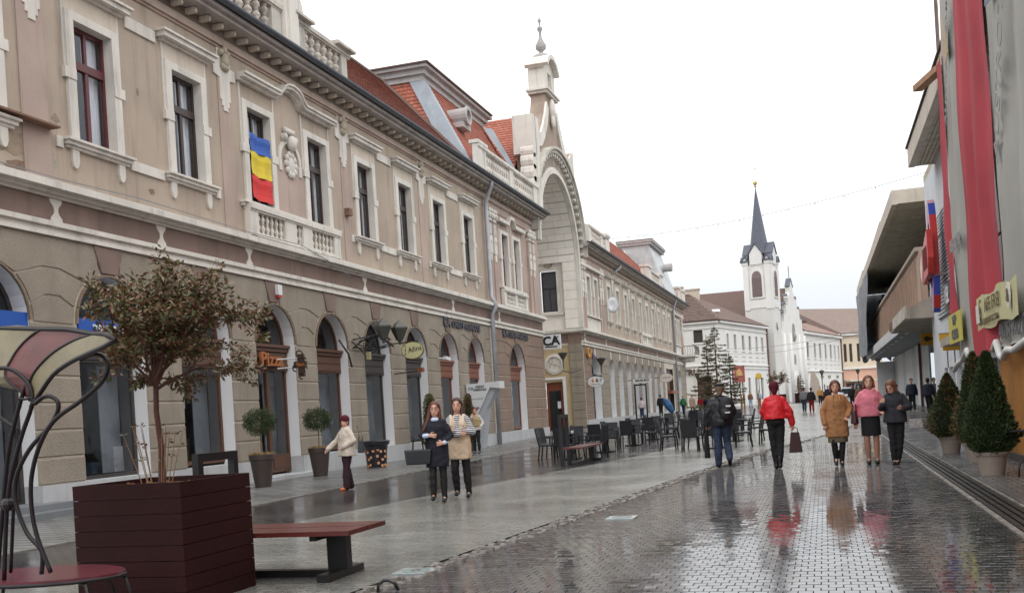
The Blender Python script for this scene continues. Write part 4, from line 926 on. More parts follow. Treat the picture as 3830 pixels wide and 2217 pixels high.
# torn grey tarpaulin on the far end
mb=MB(); n=16
for i in range(n):
    for j in range(8):
        P=lambda a,b:(3.5+2.6*a/n+.05*math.sin(a*2.1+b),100.3+.06*math.sin(a*1.3+b*.5)+(.2*(b/8)*math.sin(a*.4)),10.3-6.0*b/8-.25*math.sin(a*.9)*(b/8))
        mb.quad(P(i,j),P(i+1,j),P(i+1,j+1),P(i,j+1))
tp_=mb.build('torn_tarpaulin',M('grey_tarpaulin',(128,132,138),.8,.25,1,.4,10,streak=.2),None,smooth=True); tag(tp_,'torn grey tarpaulin hanging from the far end of the eaves block','tarpaulin')
mb=MB()
for j in range(8):
    for i in range(10):
        P=lambda a,b:(3.36+.05*math.sin(b*1.1+a*1.7),(76+1.2*b)+(100.2-76-1.2*b)*a/10,9.95+.012*(100-76)*a/10-5.6*b/8-.15*math.sin(a*1.9)*b/8)
        mb.quad(P(i,j),P(i+1,j),P(i+1,j+1),P(i,j+1))
t2=mb.build('torn_tarpaulin',MATS['grey_tarpaulin'],None,smooth=True); tag(t2,'second tarpaulin sheet facing the street at the last eave bay','tarpaulin')
# ---- nearer building behind the banners
nb_=thing('banner_wrapped_building','nearer building with projecting cream eave partly wrapped in striped banners','building',(5,32,0))
MB().box(4.3,14,-3,44.4,2.1,9.6).build('white_textured_wall',wtex,nb_)
MB().box(4.3,4.5,41.0,44.4,0,2.1).build('wall_foot',wtex,nb_)
MB().box(4.26,4.3,36.5,41.4,3.9,7.6).build('ribbed_panel',M('grey_ribbed_panel',(128,130,136),.6,.1,2),nb_)
for i in range(28): MB().box(4.2,4.26,37.0+.0,41.4,3.95+i*.13,4.01+i*.13).build('louvre_slat',M('pale_louvre',(206,210,214),.5,.08,2),nb_)
MB().box(EX+.22,4.4,-3,40.0,9.55,9.62).box(4.3,14,-3,44.4,9.6,9.9).build('eave_soffit',soffit,nb_)
for i in range(6): MB().box(EX+.24+i*.14,EX+.36+i*.14,13,39.95,9.5,9.55).build('soffit_board',soffit,nb_)
MB().box(EX,EX+.22,-3,40.1,9.45,10.15).box(EX+.22,4.9,39.95,40.12,9.48,10.0).build('eave_fascia',fasc,nb_)
MB().box(EX-.06,EX+.3,13,40.2,10.15,10.22).build('roof_edge_strip',M('dark_bitumen_edge',(58,50,46),.8),nb_)
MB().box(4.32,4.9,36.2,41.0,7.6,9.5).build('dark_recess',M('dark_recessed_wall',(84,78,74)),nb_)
w_=MB().box(4.15,4.2,36.4,38.4,4.0,4.9).build('window_sign_box',M('dark_glass_sign',(54,58,64),.2,.1),nb_)
text('VEL',(4.12,37.4,4.45),.75,M('white_sign_letters',(225,228,230),.5,.03),w_,'-X',bold=.02)
MB().box(3.25,6,-3,21.6,0,2.3).build('orange_render_wall',M('orange_render',(168,112,46),.85,.15,1.5,.8,18,streak=.2),nb_)
MB().box(3.2,3.25,-3,21.62,0,.14).build('wall_skirting',M('dark_skirting',(70,66,64),.6),nb_)
ply=M('raw_plank',(168,128,98),.8,.15,3)
for i,y in enumerate((30.3,32.0,33.4)): MB().box(4.26,4.3,y,y+.9,.2,2.9).build('shop_door_strip',(shopw,M('red_brown_strip',(140,72,52),.6),whp)[i],nb_)
MB().box(4.6,4.8,22,44,0,2.2).build('shop_back',M('grey_shop_front',(122,128,132),.5,.2,1.2),nb_)
for y in (35,37.5,39.6): MB().box(4.3,4.6,y,y+.3,0,2.9).build('shop_pier',whp,nb_)
MB().box(3.7,4.3,28,36,2.7,2.95).build('shop_fascia_board',conc,nb_)
# scaffold with banners
scf=thing('banner_scaffold','grey tube scaffold that carries the striped banners','scaffold',(3.4,22,0))
stl=M('galvanised_tube',(140,142,146),.45,.1,3,metal=.3)
for y in (14,18.2,22.5,27.6): MB().tube([(3.38,y,1.9 if y<22 else 0),(3.38,y,12.4)],.03,6).build('standard_tube',stl,scf)
for z in (2.3,4.3,6.3,8.3,10.3,12.3): MB().tube([(3.42,13,z),(3.42,28,z)],.03,6).build('ledger_tube',stl,scf)
MB().tube([(3.45,28.6,0),(3.45,28.6,4.6)],.05,8).build('standard_tube',stl,scf); MB().tube([(3.4,28.8,.0),(3.5,26.2,2.4)],.03,6).build('brace_tube',whp,scf)
MB().tube([(3.5,30.2,9.8),(3.5,30.1,12.6)],.05,6).build('antenna_pole',M('rusty_pole',(112,96,88),.8,.2,4),scf)
MB().ob((3.15,29.6,9.65),(.25,1.7,.16),rz=.25).build('loose_plank',ply,scf)
def cloth(name,ya,yb,zb,zt,mat,label,x=3.2,hem=.08,ny=22,nz=34,lean=0.,amp=.06,seed=0,cat='banner',grp='banners hanging on the scaffold'):
    mb=MB(); r=random.Random(seed)
    ph=[r.uniform(0,6) for _ in range(6)]
    def P(i,j):
        s,t=i/ny,j/nz; z=zt+(zb-zt)*t
        y=ya+(yb-ya)*s
        a=amp*(.4+t)
        dx=a*math.sin(s*(yb-ya)*3.1+ph[0]+.6*math.sin(t*4+ph[1]))+a*.5*math.sin(s*(yb-ya)*7.3+ph[2]+t*2)+.03*math.sin(t*18+ph[3]+s*4)*t
        edge=.07*math.sin(t*9+ph[4])*(1 if i in (0,ny) else 0)
        zz=z+ (hem*math.sin(s*(yb-ya)*4.2+ph[5]) if j==nz else 0)
        return (x+dx,y+edge+lean*t,zz)
    V=[[P(i,j) for i in range(ny+1)] for j in range(nz+1)]
    n=len(mb.v); mb.v+=[q for row in V for q in row]
    for j in range(nz):
        for i in range(ny): a=j*(ny+1)+i; mb.f.append((a,a+1,a+ny+2,a+ny+1))
    o=mb.build(name,mat,None,smooth=True); return tag(o,label,cat,grp)
red_c=M('red_banner_cloth',(172,62,72),.85,.14,.8,.3,50,fine=.04)
gry_c=M('grey_mesh_cloth',(168,166,160),.8,.08,.7,.3,60,streak=.12)
cloth('banner',26.95,27.8,3.2,9.45,red_c,'narrow red banner strip at the outer edge of the scaffold',x=3.16,amp=.03,seed=1)
cloth('banner',23.95,27.0,1.85,13.2,gry_c,'grey mesh banner strip with a rolled hem between narrow and wide red strips',x=3.22,seed=2)
cloth('banner',20.6,24.05,2.05,13.2,red_c,'wide red banner strip left of the cafe sign',x=3.16,seed=3,hem=.05)
g2=cloth('banner',16.35,20.7,2.45,13.2,gry_c,'broad grey banner above the cafe sign',x=3.22,seed=4,hem=.03)
cloth('banner',12,16.4,2.0,13.2,red_c,'red banner strip nearest the viewer at the picture edge',x=3.16,seed=5)
g3=cloth('banner',15.0,20.5,2.05,2.55,gry_c,'short grey mesh banner with dark lettering under the cafe sign',x=3.13,seed=6,nz=6,hem=.02,amp=.02)
darkl=M('faded_dark_letters',(96,94,98),.8,.05,3)
text('AUSTROTHERM',(3.07,18.3,2.33),.42,darkl,g3,'-X',depth=.004,bold=.012,sx=1.35)
g1=[o for o in COL.objects if o.name.startswith('banner') and o.get('label','').startswith('grey mesh banner strip')][0]
fl=M('very_faded_letters',(150,148,147),.8,.05,3)
text('AUSTROTHERM',(3.1,25.5,8.8),.4,fl,g1,'-X',depth=.004,bold=.006,tilt=1.05); text('AUSTROTHERM',(3.08,25.6,4.7),.42,fl,g1,'-X',depth=.004,bold=.01,sx=.75)
text('AUSTROTHERM',(3.09,18.5,7.2),.62,fl,g2,'-X',depth=.004,bold=.006,tilt=1.05)
MB().prism([(25.0,8.9),(25.5,9.9),(26.0,9.3),(25.6,8.8)],3.09,3.1).build('emblem',M('faded_tan_print',(178,158,128),.8),g1)
MB().prism([(19.0,7.9),(18.4,9.6),(19.4,9.2),(19.7,8.0)],3.07,3.08).build('emblem',M('faded_blue_print',(120,122,142),.8),g2)
# rolled white hems
hm=M('rolled_white_hem',(206,206,202),.7,.1,4)
def hem(pts,label,r=.06): return tag(MB().tube(pts,r,7).build('rolled_hem',hm,None,smooth=True),label,'rolled cloth','rolled hems under the banners')
hem([(3.12,27.6,1.8),(3.1,26.8,1.93),(3.12,26,2.0),(3.1,25.3,2.12),(3.1,24.9,2.2),(3.08,24.6,2.05)],'rolled white hem hanging below the grey banner by the yellow sign')
hem([(3.08,21.0,2.05),(3.05,20.5,2.16),(3.06,20.2,1.9),(3.06,19.9,1.85),(3.05,19.4,1.98),(3.07,18.8,1.95),(3.06,17.6,2.05),(3.05,16.5,2.0)],'rolled white hem hanging above the orange wall',r=.065)
cf=thing('cafe_banner','pale yellow cafe sign cloth pinned across red and grey banners','sign',(3.05,20.3,2.8))
mb=MB(); n=14
for i in range(n):
    P=lambda i,z:(3.03+.03*math.sin(i*1.3),22.5-4.6*i/n,z+.04*math.sin(i*.9)-.0)
    mb.quad(P(i,2.48),P(i+1,2.48),P(i+1,3.12),P(i,3.12))
mb.build('sign_cloth',M('pale_yellow_cloth',(196,192,148),.7,.07,2,.2,40),cf,smooth=True)
MB().box(3.0,3.02,22.1,22.45,2.62,2.98).build('white_patch',M('white_print',(214,212,204),.7),cf)
text('C',(2.985,21.75,2.86),.5,M('brown_print',(108,92,62),.7),cf,'-X',depth=.004)
text('AFE FREI',(2.985,20.35,2.88),.36,MATS['brown_print'],cf,'-X',depth=.004,sx=1.3)
text('FELLEVETTETT.COM',(2.985,20.7,2.6),.15,MATS['brown_print'],cf,'-X',depth=.004,sx=1.5,bold=.004)
mb=MB().lathe([(.22,0),(.22,.01)],(2.985,18.6,2.85),16,ax='X').build('round_print',MATS['white_print'],cf)
text('&',(2.97,18.6,2.85),.3,MATS['brown_print'],cf,'-X',depth=.004,bold=.01)
vc=thing('club_sign','small yellow club sign with dark letters on the grey banner','sign',(3.1,26.3,2.8))
MB().box(3.04,3.07,25.15,27.5,2.44,3.14).build('sign_board',M('yellow_sign',(196,186,84),.6,.06,2),vc)
text('VIP',(3.03,26.3,2.96),.3,darkl,vc,'-X',depth=.004,bold=.015,sx=1.8); text('CLUB',(3.03,26.3,2.63),.3,darkl,vc,'-X',depth=.004,bold=.015,sx=1.6)
# sculpted sign on the white wall
dk_=M('dark_stroke',(96,30,40),.6)
ns=thing('shield_sign','long red and blue oval emblem sign bracketed off the white wall','sign',(4.0,38,6))
bl=M('blue_sign_enamel',(58,76,170),.35,.15,4); rd=M('red_sign_enamel',(196,52,48),.35,.15,4)
# vertical oval board with an S shaped ribbon
pk_=M('pale_pink_sign',(206,150,160),.5); n=16
def el(t,k): return (38.3+.62*k*math.cos(t),5.95+1.95*k*math.sin(t))
for i in range(n):
    a,b=2*math.pi*i/n,2*math.pi*(i+1)/n
    MB().prism([el(a,1),el(b,1),el(b,.6),el(a,.6)],3.78,4.0).build('ring_segment',(rd,bl,rd,bl,pk_,bl,rd,rd)[i%8],ns)
MB().prism([el(2*math.pi*i/20,.6) for i in range(20)],3.86,3.96).build('oval_core',bl,ns)
MB().prism([(37.3,6.75),(38.4,6.45),(39.5,6.1),(39.9,5.7),(39.5,5.1),(38.4,5.2),(37.5,5.3),(37.2,5.8)],3.6,3.78).build('ribbon',rd,ns)
MB().prism([(39.3,6.1),(39.85,5.8),(39.75,5.4),(39.4,5.2),(39.2,5.6)],3.57,3.6).build('ribbon_end',M('cream_print',(220,206,196),.6),ns)
for a in (37.6,38.1,38.6): MB().prism([(a,5.5),(a+.12,5.5),(a+.16,6.25),(a+.04,6.25)],3.57,3.6).build('ribbon_stroke',dk_,ns)
MB().tube([(4.3,36.6,6.9),(3.8,39.6,6.2)],.025,5).build('brace_rod',stl,ns); MB().tube([(4.3,36.8,5.2),(3.6,38.3,5.25),(4.0,39.6,4.9)],.03,5).build('brace_rod',stl,ns)
def board(name,label,x,y,z,wx,h,mat,txt=None,tm=None,ts=.2,cat='sign',grp=None,thick=.08):
    t=thing(name,label,cat,(x,y,z),grp); MB().box(x-wx/2,x+wx/2,y,y+thick,z-h/2,z+h/2).build('sign_board',mat,t)
    MB().box(x-wx/2-.02,x+wx/2+.02,y-.01,y,z+h/2-.03,z+h/2).build('sign_edge',stl,t)
    if txt: text(txt,(x,y-.012,z),ts,tm,t,'-Y',depth=.003,bold=.01)
    return t
amber=M('amber_sign',(206,156,30),.5,.08,3); dk=M('dark_print',(70,52,40),.6)
a_=board('hanging_sign','amber box sign with dark emblem hanging under the shop canopy',5.2,52.5,3.75,1.35,.6,amber,'CASA  VITAL',dk,.17)
MB().lathe([(.13,0),(.13,.01)],(4.8,52.47,3.75),10,ax='Y').build('emblem',dk,a_)
for x in (4.7,5.7): MB().tube([(x,52.54,4.05),(x,52.54,4.35)],.02,5).build('hanger_rod',stl,a_)
b_=board('hanging_sign','small amber sign nearer the banners, upper of two',4.1,36.5,3.05,.75,.28,amber,'- - - -',dk,.12); 
c_=board('hanging_sign','lowest amber strip sign over the white shop posts',4.1,36.2,2.68,.62,.18,amber)
MB().box(4.3,4.45,36.4,36.5,2.5,3.2).build('sign_bracket',stl,b_); MB().box(4.3,4.42,36.1,36.2,2.58,2.74).build('sign_bracket',stl,c_)
d_=board('blue_white_sign','pale blue and white shop sign at the far end of the canopy',4.1,90.5,5.35,1.3,.95,M('pale_blue_sign',(150,180,214),.5,.1,3),'PREMIUM',M('white_sign_letters',(225,228,230)),.3)
MB().box(4.1,4.5,90.58,90.66,4.9,5.2).build('sign_bracket',stl,d_)
# overhead string of lamps and wires
wire=M('wire_grey',(128,132,138),.6)
def cat(a,b,sag,n=18): a,b=Vector(a),Vector(b); return [a.lerp(b,i/n)-Vector((0,0,sag*4*(i/n)*(1-i/n))) for i in range(n+1)]
cs=thing('light_string','thin string of small lamps slung high across the street','light string',(-4,52,11))
p=cat((-13.75,65,12.3),(4.3,42.5,9.7),.5,30); MB().tube(p,.011,4).build('cable',wire,cs)
for i in range(3,29,2): MB().ball(p[i]+Vector((0,0,-.05)),.028,6,5).build('lamp',wire,cs)
for k,(a,b,s,l) in enumerate((((-10.4,120.2,7.35),(4.6,97.5,7.2),.5,'upper thin wire crossing in front of the church'),((-10.4,120.2,6.75),(4.6,97.5,7.0),.7,'lower thin wire crossing in front of the church'),((-14.3,30.6,7.5),(-14.3,44.4,7.4),.35,'slack wire along the palace wall under the windows'))):
    tag(MB().tube(cat(a,b,s),.02 if k<2 else .008,4).build('overhead_wire',wire,None),l,'wire','thin wires')
wr=MB().tube([(FXX+.25,9.5,6.62),(FXX+.24,17,6.6),(FXX+.26,19.4,6.66),(FXX+.25,24,6.6),(FXX+.36,26.5,6.62),(FXX+.37,28,6.4),(FXX+.2,30,6.1)],.012,4).build('wall_cable',wire,None); tag(wr,'dark cable lying along the white string course of the palace','wire')
# ---------------------------------------------------------------- far end: white houses and church
ww=M('white_limewash',(226,224,220),.85,.04,.5,.1,20,streak=.06)
wg=M('pale_grey_limewash',(214,211,206),.85,.05,.4,.1,20,streak=.06)
wf=M('brown_far_window',(84,72,62),.4,.15,2)
class Fr:
    """frame on a facade: s along it, o outwards, z up"""
    def __init__(s,p,ang): s.p=Vector((p[0],p[1],0)); s.d=Vector((math.cos(ang),math.sin(ang),0)); s.n=Vector((s.d.y,-s.d.x,0)); s.a=ang
    def __call__(s,a,o,z): q=s.p+s.d*a+s.n*o; return (q.x,q.y,z)
def fbox(mb,F,a0,a1,o0,o1,z0,z1):
    n=len(mb.v); mb.v+=[F(a,o,z) for a in (a0,a1) for o in (o0,o1) for z in (z0,z1)]
    mb.f+=[tuple(n+i for i in q) for q in ((0,1,3,2),(4,6,7,5),(0,4,5,1),(2,3,7,6),(0,2,6,4),(1,5,7,3))]; return mb
def fwall(par,F,L,z0,z1,ops,mat,name='wall'):
    ys=sorted({0,L,*[o[0] for o in ops],*[o[1] for o in ops]}); zs=sorted({z0,z1,*[o[2] for o in ops],*[o[3] for o in ops]}); mb=MB()
    for a,b in zip(ys,ys[1:]):
        for c,d in zip(zs,zs[1:]):
            if any(o[0]<=a and b<=o[1] and o[2]<=c and d<=o[3] for o in ops): continue
            mb.quad(F(a,0,c),F(b,0,c),F(b,0,d),F(a,0,d))
    for a,b,c,d in ops:
        mb.quad(F(a,0,c),F(a,0,d),F(a,-.25,d),F(a,-.25,c)).quad(F(b,0,c),F(b,0,d),F(b,-.25,d),F(b,-.25,c)).quad(F(a,0,d),F(b,0,d),F(b,-.25,d),F(a,-.25,d)).quad(F(a,0,c),F(b,0,c),F(b,-.25,c),F(a,-.25,c))
    mb.build(name,mat,par)
def fwin(par,F,a,b,c,d,mat=wf,surr=True):
    mb=MB(); m=(a+b)/2
    fbox(mb,F,a,a+.07,-.25,-.15,c,d); fbox(mb,F,b-.07,b,-.25,-.15,c,d); fbox(mb,F,a+.07,b-.07,-.25,-.15,d-.07,d); fbox(mb,F,a+.07,b-.07,-.25,-.15,c,c+.07); fbox(mb,F,m-.04,m+.04,-.24,-.16,c+.07,d-.07); fbox(mb,F,a+.07,b-.07,-.23,-.17,(c+d)/2+.2,(c+d)/2+.28)
    o=mb.build('window',mat,par); MB().quad(F(a,-.22,c),F(b,-.22,c),F(b,-.22,d),F(a,-.22,d)).build('pane',M('far_glass',(74,70,66),.6,.2,2,spec=.2),o)
    if surr: q=MB(); fbox(q,F,a-.14,a,0,.05,c-.1,d+.14); fbox(q,F,b,b+.14,0,.05,c-.1,d+.14); fbox(q,F,a,b,0,.05,d,d+.14); fbox(q,F,a-.2,b+.2,0,.12,c-.16,c-.1) ; q.build('surround',ww,o)
def fstring(par,F,L,z,h,o,mat=ww,a0=0): q=MB(); fbox(q,F,a0,L,0,o,z,z+h); q.build('string_course',mat,par)
h1=thing('white_corner_house','white two-storey corner house with brown hipped roof left of the church','building',(-11.5,125,0))
F1=Fr((-25.5,122.2),0); F2=Fr((-11.5,122.2),R_(76.4)); LE=19.4
G1=.3
fwall(h1,F1,14,G1,10.9,[(11.1,12.2,8.4,9.9),(11.2,12.9,G1,4.3),(8.2,9.3,8.4,9.9)],ww)
W6=[(2.9,3.6),(5.6,6.4),(8.7,9.6),(11.4,12.3),(14.3,15.1),(16.8,17.6)]
GD=[(4.2,5.1),(7.6,8.6),(10.3,11.2),(13.2,14.1),(15.6,16.6)]
fwall(h1,F2,LE,G1,10.9,[(a,b,7.5,9.4) for a,b in W6]+[(a,b,1.2,4.1) for a,b in GD],ww)
fwin(h1,F1,11.1,12.2,8.4,9.9); fwin(h1,F1,8.2,9.3,8.4,9.9)
for a,b in W6: fwin(h1,F2,a,b,7.5,9.4)
for a,b in GD: fwin(h1,F2,a,b,1.2,4.1)
q=MB(); fbox(q,F1,11.2,12.9,-.3,-.25,.3,4.3); q.build('shop_opening',M('dark_shop_poster',(86,62,56),.5,.5,1.2),h1)
q=MB(); fbox(q,F1,10.9,13.3,0,.12,4.4,4.55); fbox(q,F1,10.9,11.1,0,.08,G1,4.4); fbox(q,F1,13.0,13.2,0,.08,G1,4.4); q.build('shop_surround',M('cream_trim',(214,206,188),.8),h1)
for F,L in ((F1,14.1),(F2,LE)):
    fstring(h1,F,L,5.6,.14,.15); fstring(h1,F,L,5.2,.12,.1); fstring(h1,F,L,10.0,.1,.12); fstring(h1,F,L,10.6,.35,.35)
for a,b in W6:
    for k in range(1): q=MB(); fbox(q,F2,a-.1,b+.1,0,.07,6.7,6.85); fbox(q,F2,a-.3,b+.3,0,.05,6.15,6.3); q.build('stucco_panel',wg,h1)
text('TRU',(-14.9,122.05,4.95),1.0,M('brown_letters',(96,72,62),.6),h1,'-Y',depth=.04,bold=.03)
E=10.95; ap=(-15.4,129,14.9)
slab(h1,[(-25.5,121.7,E),(-11.1,121.7,E),ap,(-25.5,129,14.9)],tile_b); slab(h1,[(-11.1,121.7,E),F2(LE,.4,E),ap],tile_b); slab(h1,[F2(LE,.4,E),(-12.5,143,13.2),ap],tile_b)
tiles(h1,[(-25.5,121.7,E+.02),(-11.1,121.7,E+.02),ap,(-25.5,129,14.92)],tile_b,18,34)
for a,b,z in ((-17.6,-16.2,15.8),(-15.9,-14.2,15.4)): MB().box(a,b,129,129.8,13.5,z).box(a-.1,b+.1,128.9,129.9,z,z+.15).build('chimney',M('pale_brick_chimney',(196,184,168),.9,.15,3),h1)
MB().ob((-11.9,125.6,12.3),(.9,.6,.08),rz=.3,rx=.5).build('roof_window',ww,h1)
MB().tube([F2(LE-.1,.1,10.6),F2(LE-.1,.1,.5)],.13,6).build('downpipe',M('brown_downpipe',(110,84,72),.6),h1)
# church
ch=thing('white_church','white neo-gothic church with tall grey spire and stepped gable','church',(-6,146,0))
FA_=Fr((-6.0-3.75*.972,142+3.75*.235),math.atan2(-.235,.972)); FB_=Fr((-6.0,142.0),R_(76.4)); S=3.75
def gothic(F,c,wd,z0,z1):
    r=wd/2; zs=z1-r*1.5; pts=[(c-r,z0),(c+r,z0),(c+r,zs)]
    pts+=[(c+r*math.cos(t)**.8,zs+(z1-zs)*math.sin(t)) for t in (.4,.8,1.2)]+[(c,z1)]+[(c-r*math.cos(t)**.8,zs+(z1-zs)*math.sin(t)) for t in (1.2,.8,.4)]+[(c-r,zs)]
    return pts
q=MB(); fbox(q,FB_,0,S,-S,0,.2,19.5); q.build('tower',wg,ch)
q=MB(); 
for F in (FA_,FB_):
    fbox(q,F,0.02,.75,0,.1,13.4,19.5); fbox(q,F,S-.75,S-.02,0,.1,13.4,19.5); fbox(q,F,.75,S-.75,0,.08,13.6,14.6)
q.build('tower_panel_frame',ww,ch)
def extr(F,pts,o0,o1): 
    mb=MB(); k=len(pts); mb.v=[F(a,o0,z) for a,z in pts]+[F(a,o1,z) for a,z in pts]; mb.f=[tuple(range(k)),tuple(range(k,2*k))[::-1]]+[(i,(i+1)%k,k+(i+1)%k,k+i) for i in range(k)]; return mb
for F,wd in ((FA_,1.35),(FB_,1.35)):
    sr=extr(F,gothic(F,S/2,wd+.5,14.9,19.0),0,.14).build('belfry_surround',ww,ch)
    extr(F,gothic(F,S/2,wd,15.1,18.6),.13,.16).build('belfry_louvre',M('brown_louvre',(124,108,106),.7,.2,6),sr)
    for i in range(12): q=MB(); fbox(q,F,S/2-wd/2+.05,S/2+wd/2-.05,.16,.2,15.2+i*.22,15.27+i*.22); q.build('louvre_slat',MATS['brown_louvre'],sr)
slate=M('grey_slate',(88,92,104),.5,.08,3,.3,12,streak=.1,isl=None)
cx,cy,_=FB_(S/2,-S/2,0)
for F in (FA_,FB_,Fr(FB_(S,0,0)[:2],R_(76.4+90)),Fr(FB_(S,-S,0)[:2],R_(76.4+180))):
    g_=extr(F,[(S/2-.85,19.5),(S/2+.85,19.5),(S/2+.85,21.0),(S/2,22.2),(S/2-.85,21.0)],-.5,.12).build('gablet',ww,ch)
    extr(F,[(S/2-1.05,20.85),(S/2,22.3),(S/2+1.05,20.85),(S/2+1.05,21.05),(S/2,22.55),(S/2-1.05,21.05)],-.9,.25).build('gablet_roof',slate,g_)
    for c,z in ((.35,19.5),(S-.35,19.5)):
        p_=extr(F,[(c-.42,z),(c+.42,z),(c+.42,z+.5),(c,z+1.0),(c-.42,z+.5)],-.6,.16).build('corner_gablet',ww,ch)
        extr(F,[(c-.6,z+.4),(c,z+1.05),(c+.6,z+.4),(c+.6,z+.55),(c,z+1.25),(c-.6,z+.55)],-.7,.28).build('corner_roof',slate,p_)
mb=MB()
for k in range(8):
    t=2*math.pi*(k+.5)/8+.24; mb.v.append((cx+1.45*math.cos(t),cy+1.45*math.sin(t),20.6))
mb.v.append((cx,cy,30.4)); mb.f=[(k,(k+1)%8,8) for k in range(8)]; mb.build('spire',slate,ch)
gold=M('old_gold',(200,180,120),.4,.1,5,metal=.4)
MB().lathe([(.06,0),(.2,.15),(.1,.3),(.3,.5),(.3,.75),(.08,.95),(.03,1.0),(.03,3.2)],(cx,cy,30.2),10).box(cx-.35,cx+.35,cy-.03,cy+.03,32.7,32.78).build('spire_cross',gold,ch)
FC=Fr(FB_(S,0,0)[:2],R_(76.4)); L2=11.5
gx=L2/2+.3
st=[(0,.2),(L2,.2),(L2,11.0),(L2-.6,11.0),(L2-.6,12.6),(L2-1.7,12.6),(L2-1.7,14.0),(L2-2.9,14.0),(L2-2.9,15.4),(L2-4.2,15.4),(L2-4.2,16.2),(gx+.8,16.2),(gx+.8,17.0),(gx,18.0),(gx-.8,17.0),(gx-.8,16.2),(4.1,15.4),(4.1,14.2),(2.9,14.2),(2.9,12.9),(1.7,12.9),(1.7,11.8),(.4,11.8),(.4,10.6),(0,10.6)]
extr(FC,st,-.6,0).build('stepped_gable',ww,ch)
for a,z in ((L2-.9,12.6),(L2-2.1,14.0),(L2-3.4,15.4),(3.6,15.5),(2.4,14.3),(1.2,13.0)):
    q=extr(FC,[(a-.4,z),(a+.4,z),(a,z+.4)],-.6,.06); q.build('step_cap',slate,ch)
extr(FC,[(gx-.9,16.95),(gx,18.05),(gx+.9,16.95),(gx+.9,17.1),(gx,18.25),(gx-.9,17.1)],-.65,.08).build('apex_cap',slate,ch)
MB().tube([FC(gx,-.2,18.2),FC(gx,-.2,20.0)],.05,5).ob(FC(gx,-.2,19.5),(.5,.06,.07),rz=1.33).build('gable_cross',M('dark_iron',(90,88,92),.5),ch)
for a in (0.5,3.6,L2-3.4,L2-.6):
    MB().tube([FC(a,.1,.3),FC(a,.1,10.2)],.28,8).build('wall_shaft',ww,ch,smooth=True)
for a,z,h,w_ in ((gx,9.2,2.6,1.3),(gx,6.0,1.4,.8),(1.6,6.2,1.0,.5)): extr(FC,gothic(FC,a,w_,z,z+h),0,.06).build('blind_window',M('dim_niche',(150,142,136),.8,.2,3),ch)
sv=MB().ball(FC(gx,.1,9.9),.3,8,6,(1,1,1.8)).build('statue',M('grey_statue',(164,156,148),.8),ch,smooth=True)
extr(FC,gothic(FC,gx,2.2,.2,4.8),0,.25).build('portal_surround',ww,ch); extr(FC,gothic(FC,gx,1.5,.4,4.2),.25,.28).build('portal_door',M('brown_church_door',(96,74,60),.6,.2,3),ch)
rw_=MB().lathe([(.0001,0),(.5,0),(.62,.1),(.5,.12)],(0,0,0),14,ax='X'); a_=FB_(S/2,.02,11.2); rw_.v=[(a_[0]+x,a_[1]+y,a_[2]+z) for x,y,z in rw_.v]; rw_.build('tower_roundel',ww,ch)
nr=MB(); 
slab(ch,[(-19,143.8,10.8),(-9.2,143.8,10.8),(-6.8,150.5,17.0),(-19,150.5,17.0)],tile_b,'nave_roof'); 
slab(ch,[FC(.5,-.5,11.2),FC(gx,-.5,16.9),(-20,150.5,17.0),(-20,144,11)],tile_b,'nave_roof')
slab(ch,[FC(L2-.5,-.5,10.8),FC(gx,-.5,16.9),(-20,154,17),(-20,160,11)],tile_b,'nave_roof')
# second white house and the pink house
h2=thing('white_terrace_house','long white house with seven small upper windows right of the church','building',(0,168,0))
F3=Fr(FC(L2+.02,0,0)[:2],R_(76.4)); L3=23.2
W7=[(1.2,2.4),(5.4,6.4),(8.6,9.7),(12.0,13.1),(15.4,16.5),(18.2,19.1),(20.8,21.7)]
D7=[(3.2,4.2),(6.6,7.8),(10.2,11.2),(14.0,15.0),(17.4,18.6)]
fwall(h2,F3,L3,.2,10.9,[(a,b,7.0,9.3) for a,b in W7]+[(a,b,.5,3.0) for a,b in D7],ww)
for a,b in W7: fwin(h2,F3,a,b,7.0,9.3); q=MB(); fbox(q,F3,a-.2,b+.2,0,.08,6.1,6.25); fbox(q,F3,a-.1,b+.1,0,.06,5.4,5.5); q.build('stucco_panel',wg,h2)
for a,b in D7: fwin(h2,F3,a,b,.5,3.0,surr=False)
for a in (8.6,13.2,18.8): q=MB(); fbox(q,F3,a,a+1.5,0,.1,4.0,4.4); q.build('green_plate',M('olive_plate',(140,144,110),.7),h2)
fstring(h2,F3,L3,4.95,.16,.2); fstring(h2,F3,L3,10.5,.4,.4)
E=10.95; r0,r1=F3(.0,-6,14.6),F3(8,-6,14.6)
slab(h2,[F3(0,.5,E),F3(L3,.5,E),F3(13,-6,14.3),r0],M('rose_brown_roof',(134,108,98),.85,.06,1.5,.3,12)); slab(h2,[F3(L3,.5,E),F3(L3,-12,E),F3(13,-6,14.3)],tile_b)
for a,z in ((6.5,12.7),(1.4,11.3)): MB().ob(F3(a,-1.5,z),(.7,.7,.35),rz=1.3,rx=0).build('dormer',tile_b,h2)
MB().tube([F3(L3-.1,.1,10.5),F3(L3-.1,.1,.5)],.13,6).build('downpipe',M('brown_downpipe',(110,84,72)),h2)
h3=thing('pink_house','cream and salmon house with tall paired windows behind the parked vehicles','building',(5,184,0))
F4=Fr(F3(L3+.02,0,0)[:2],R_(34)); L4=8
pk=M('salmon_render',(206,166,146),.85,.05,.8,streak=.08); crm=M('cream_render',(216,200,178),.85,.05,.8,streak=.08)
fwall(h3,F4,L4,5.6,11.3,[(a,a+.6,6.6,9.6) for a in (.5,1.6,3.1,4.3,5.8)],crm,'upper_wall'); fwall(h3,F4,L4,.2,5.6,[(.6,5.5,.5,3.0)],pk,'lower_wall')
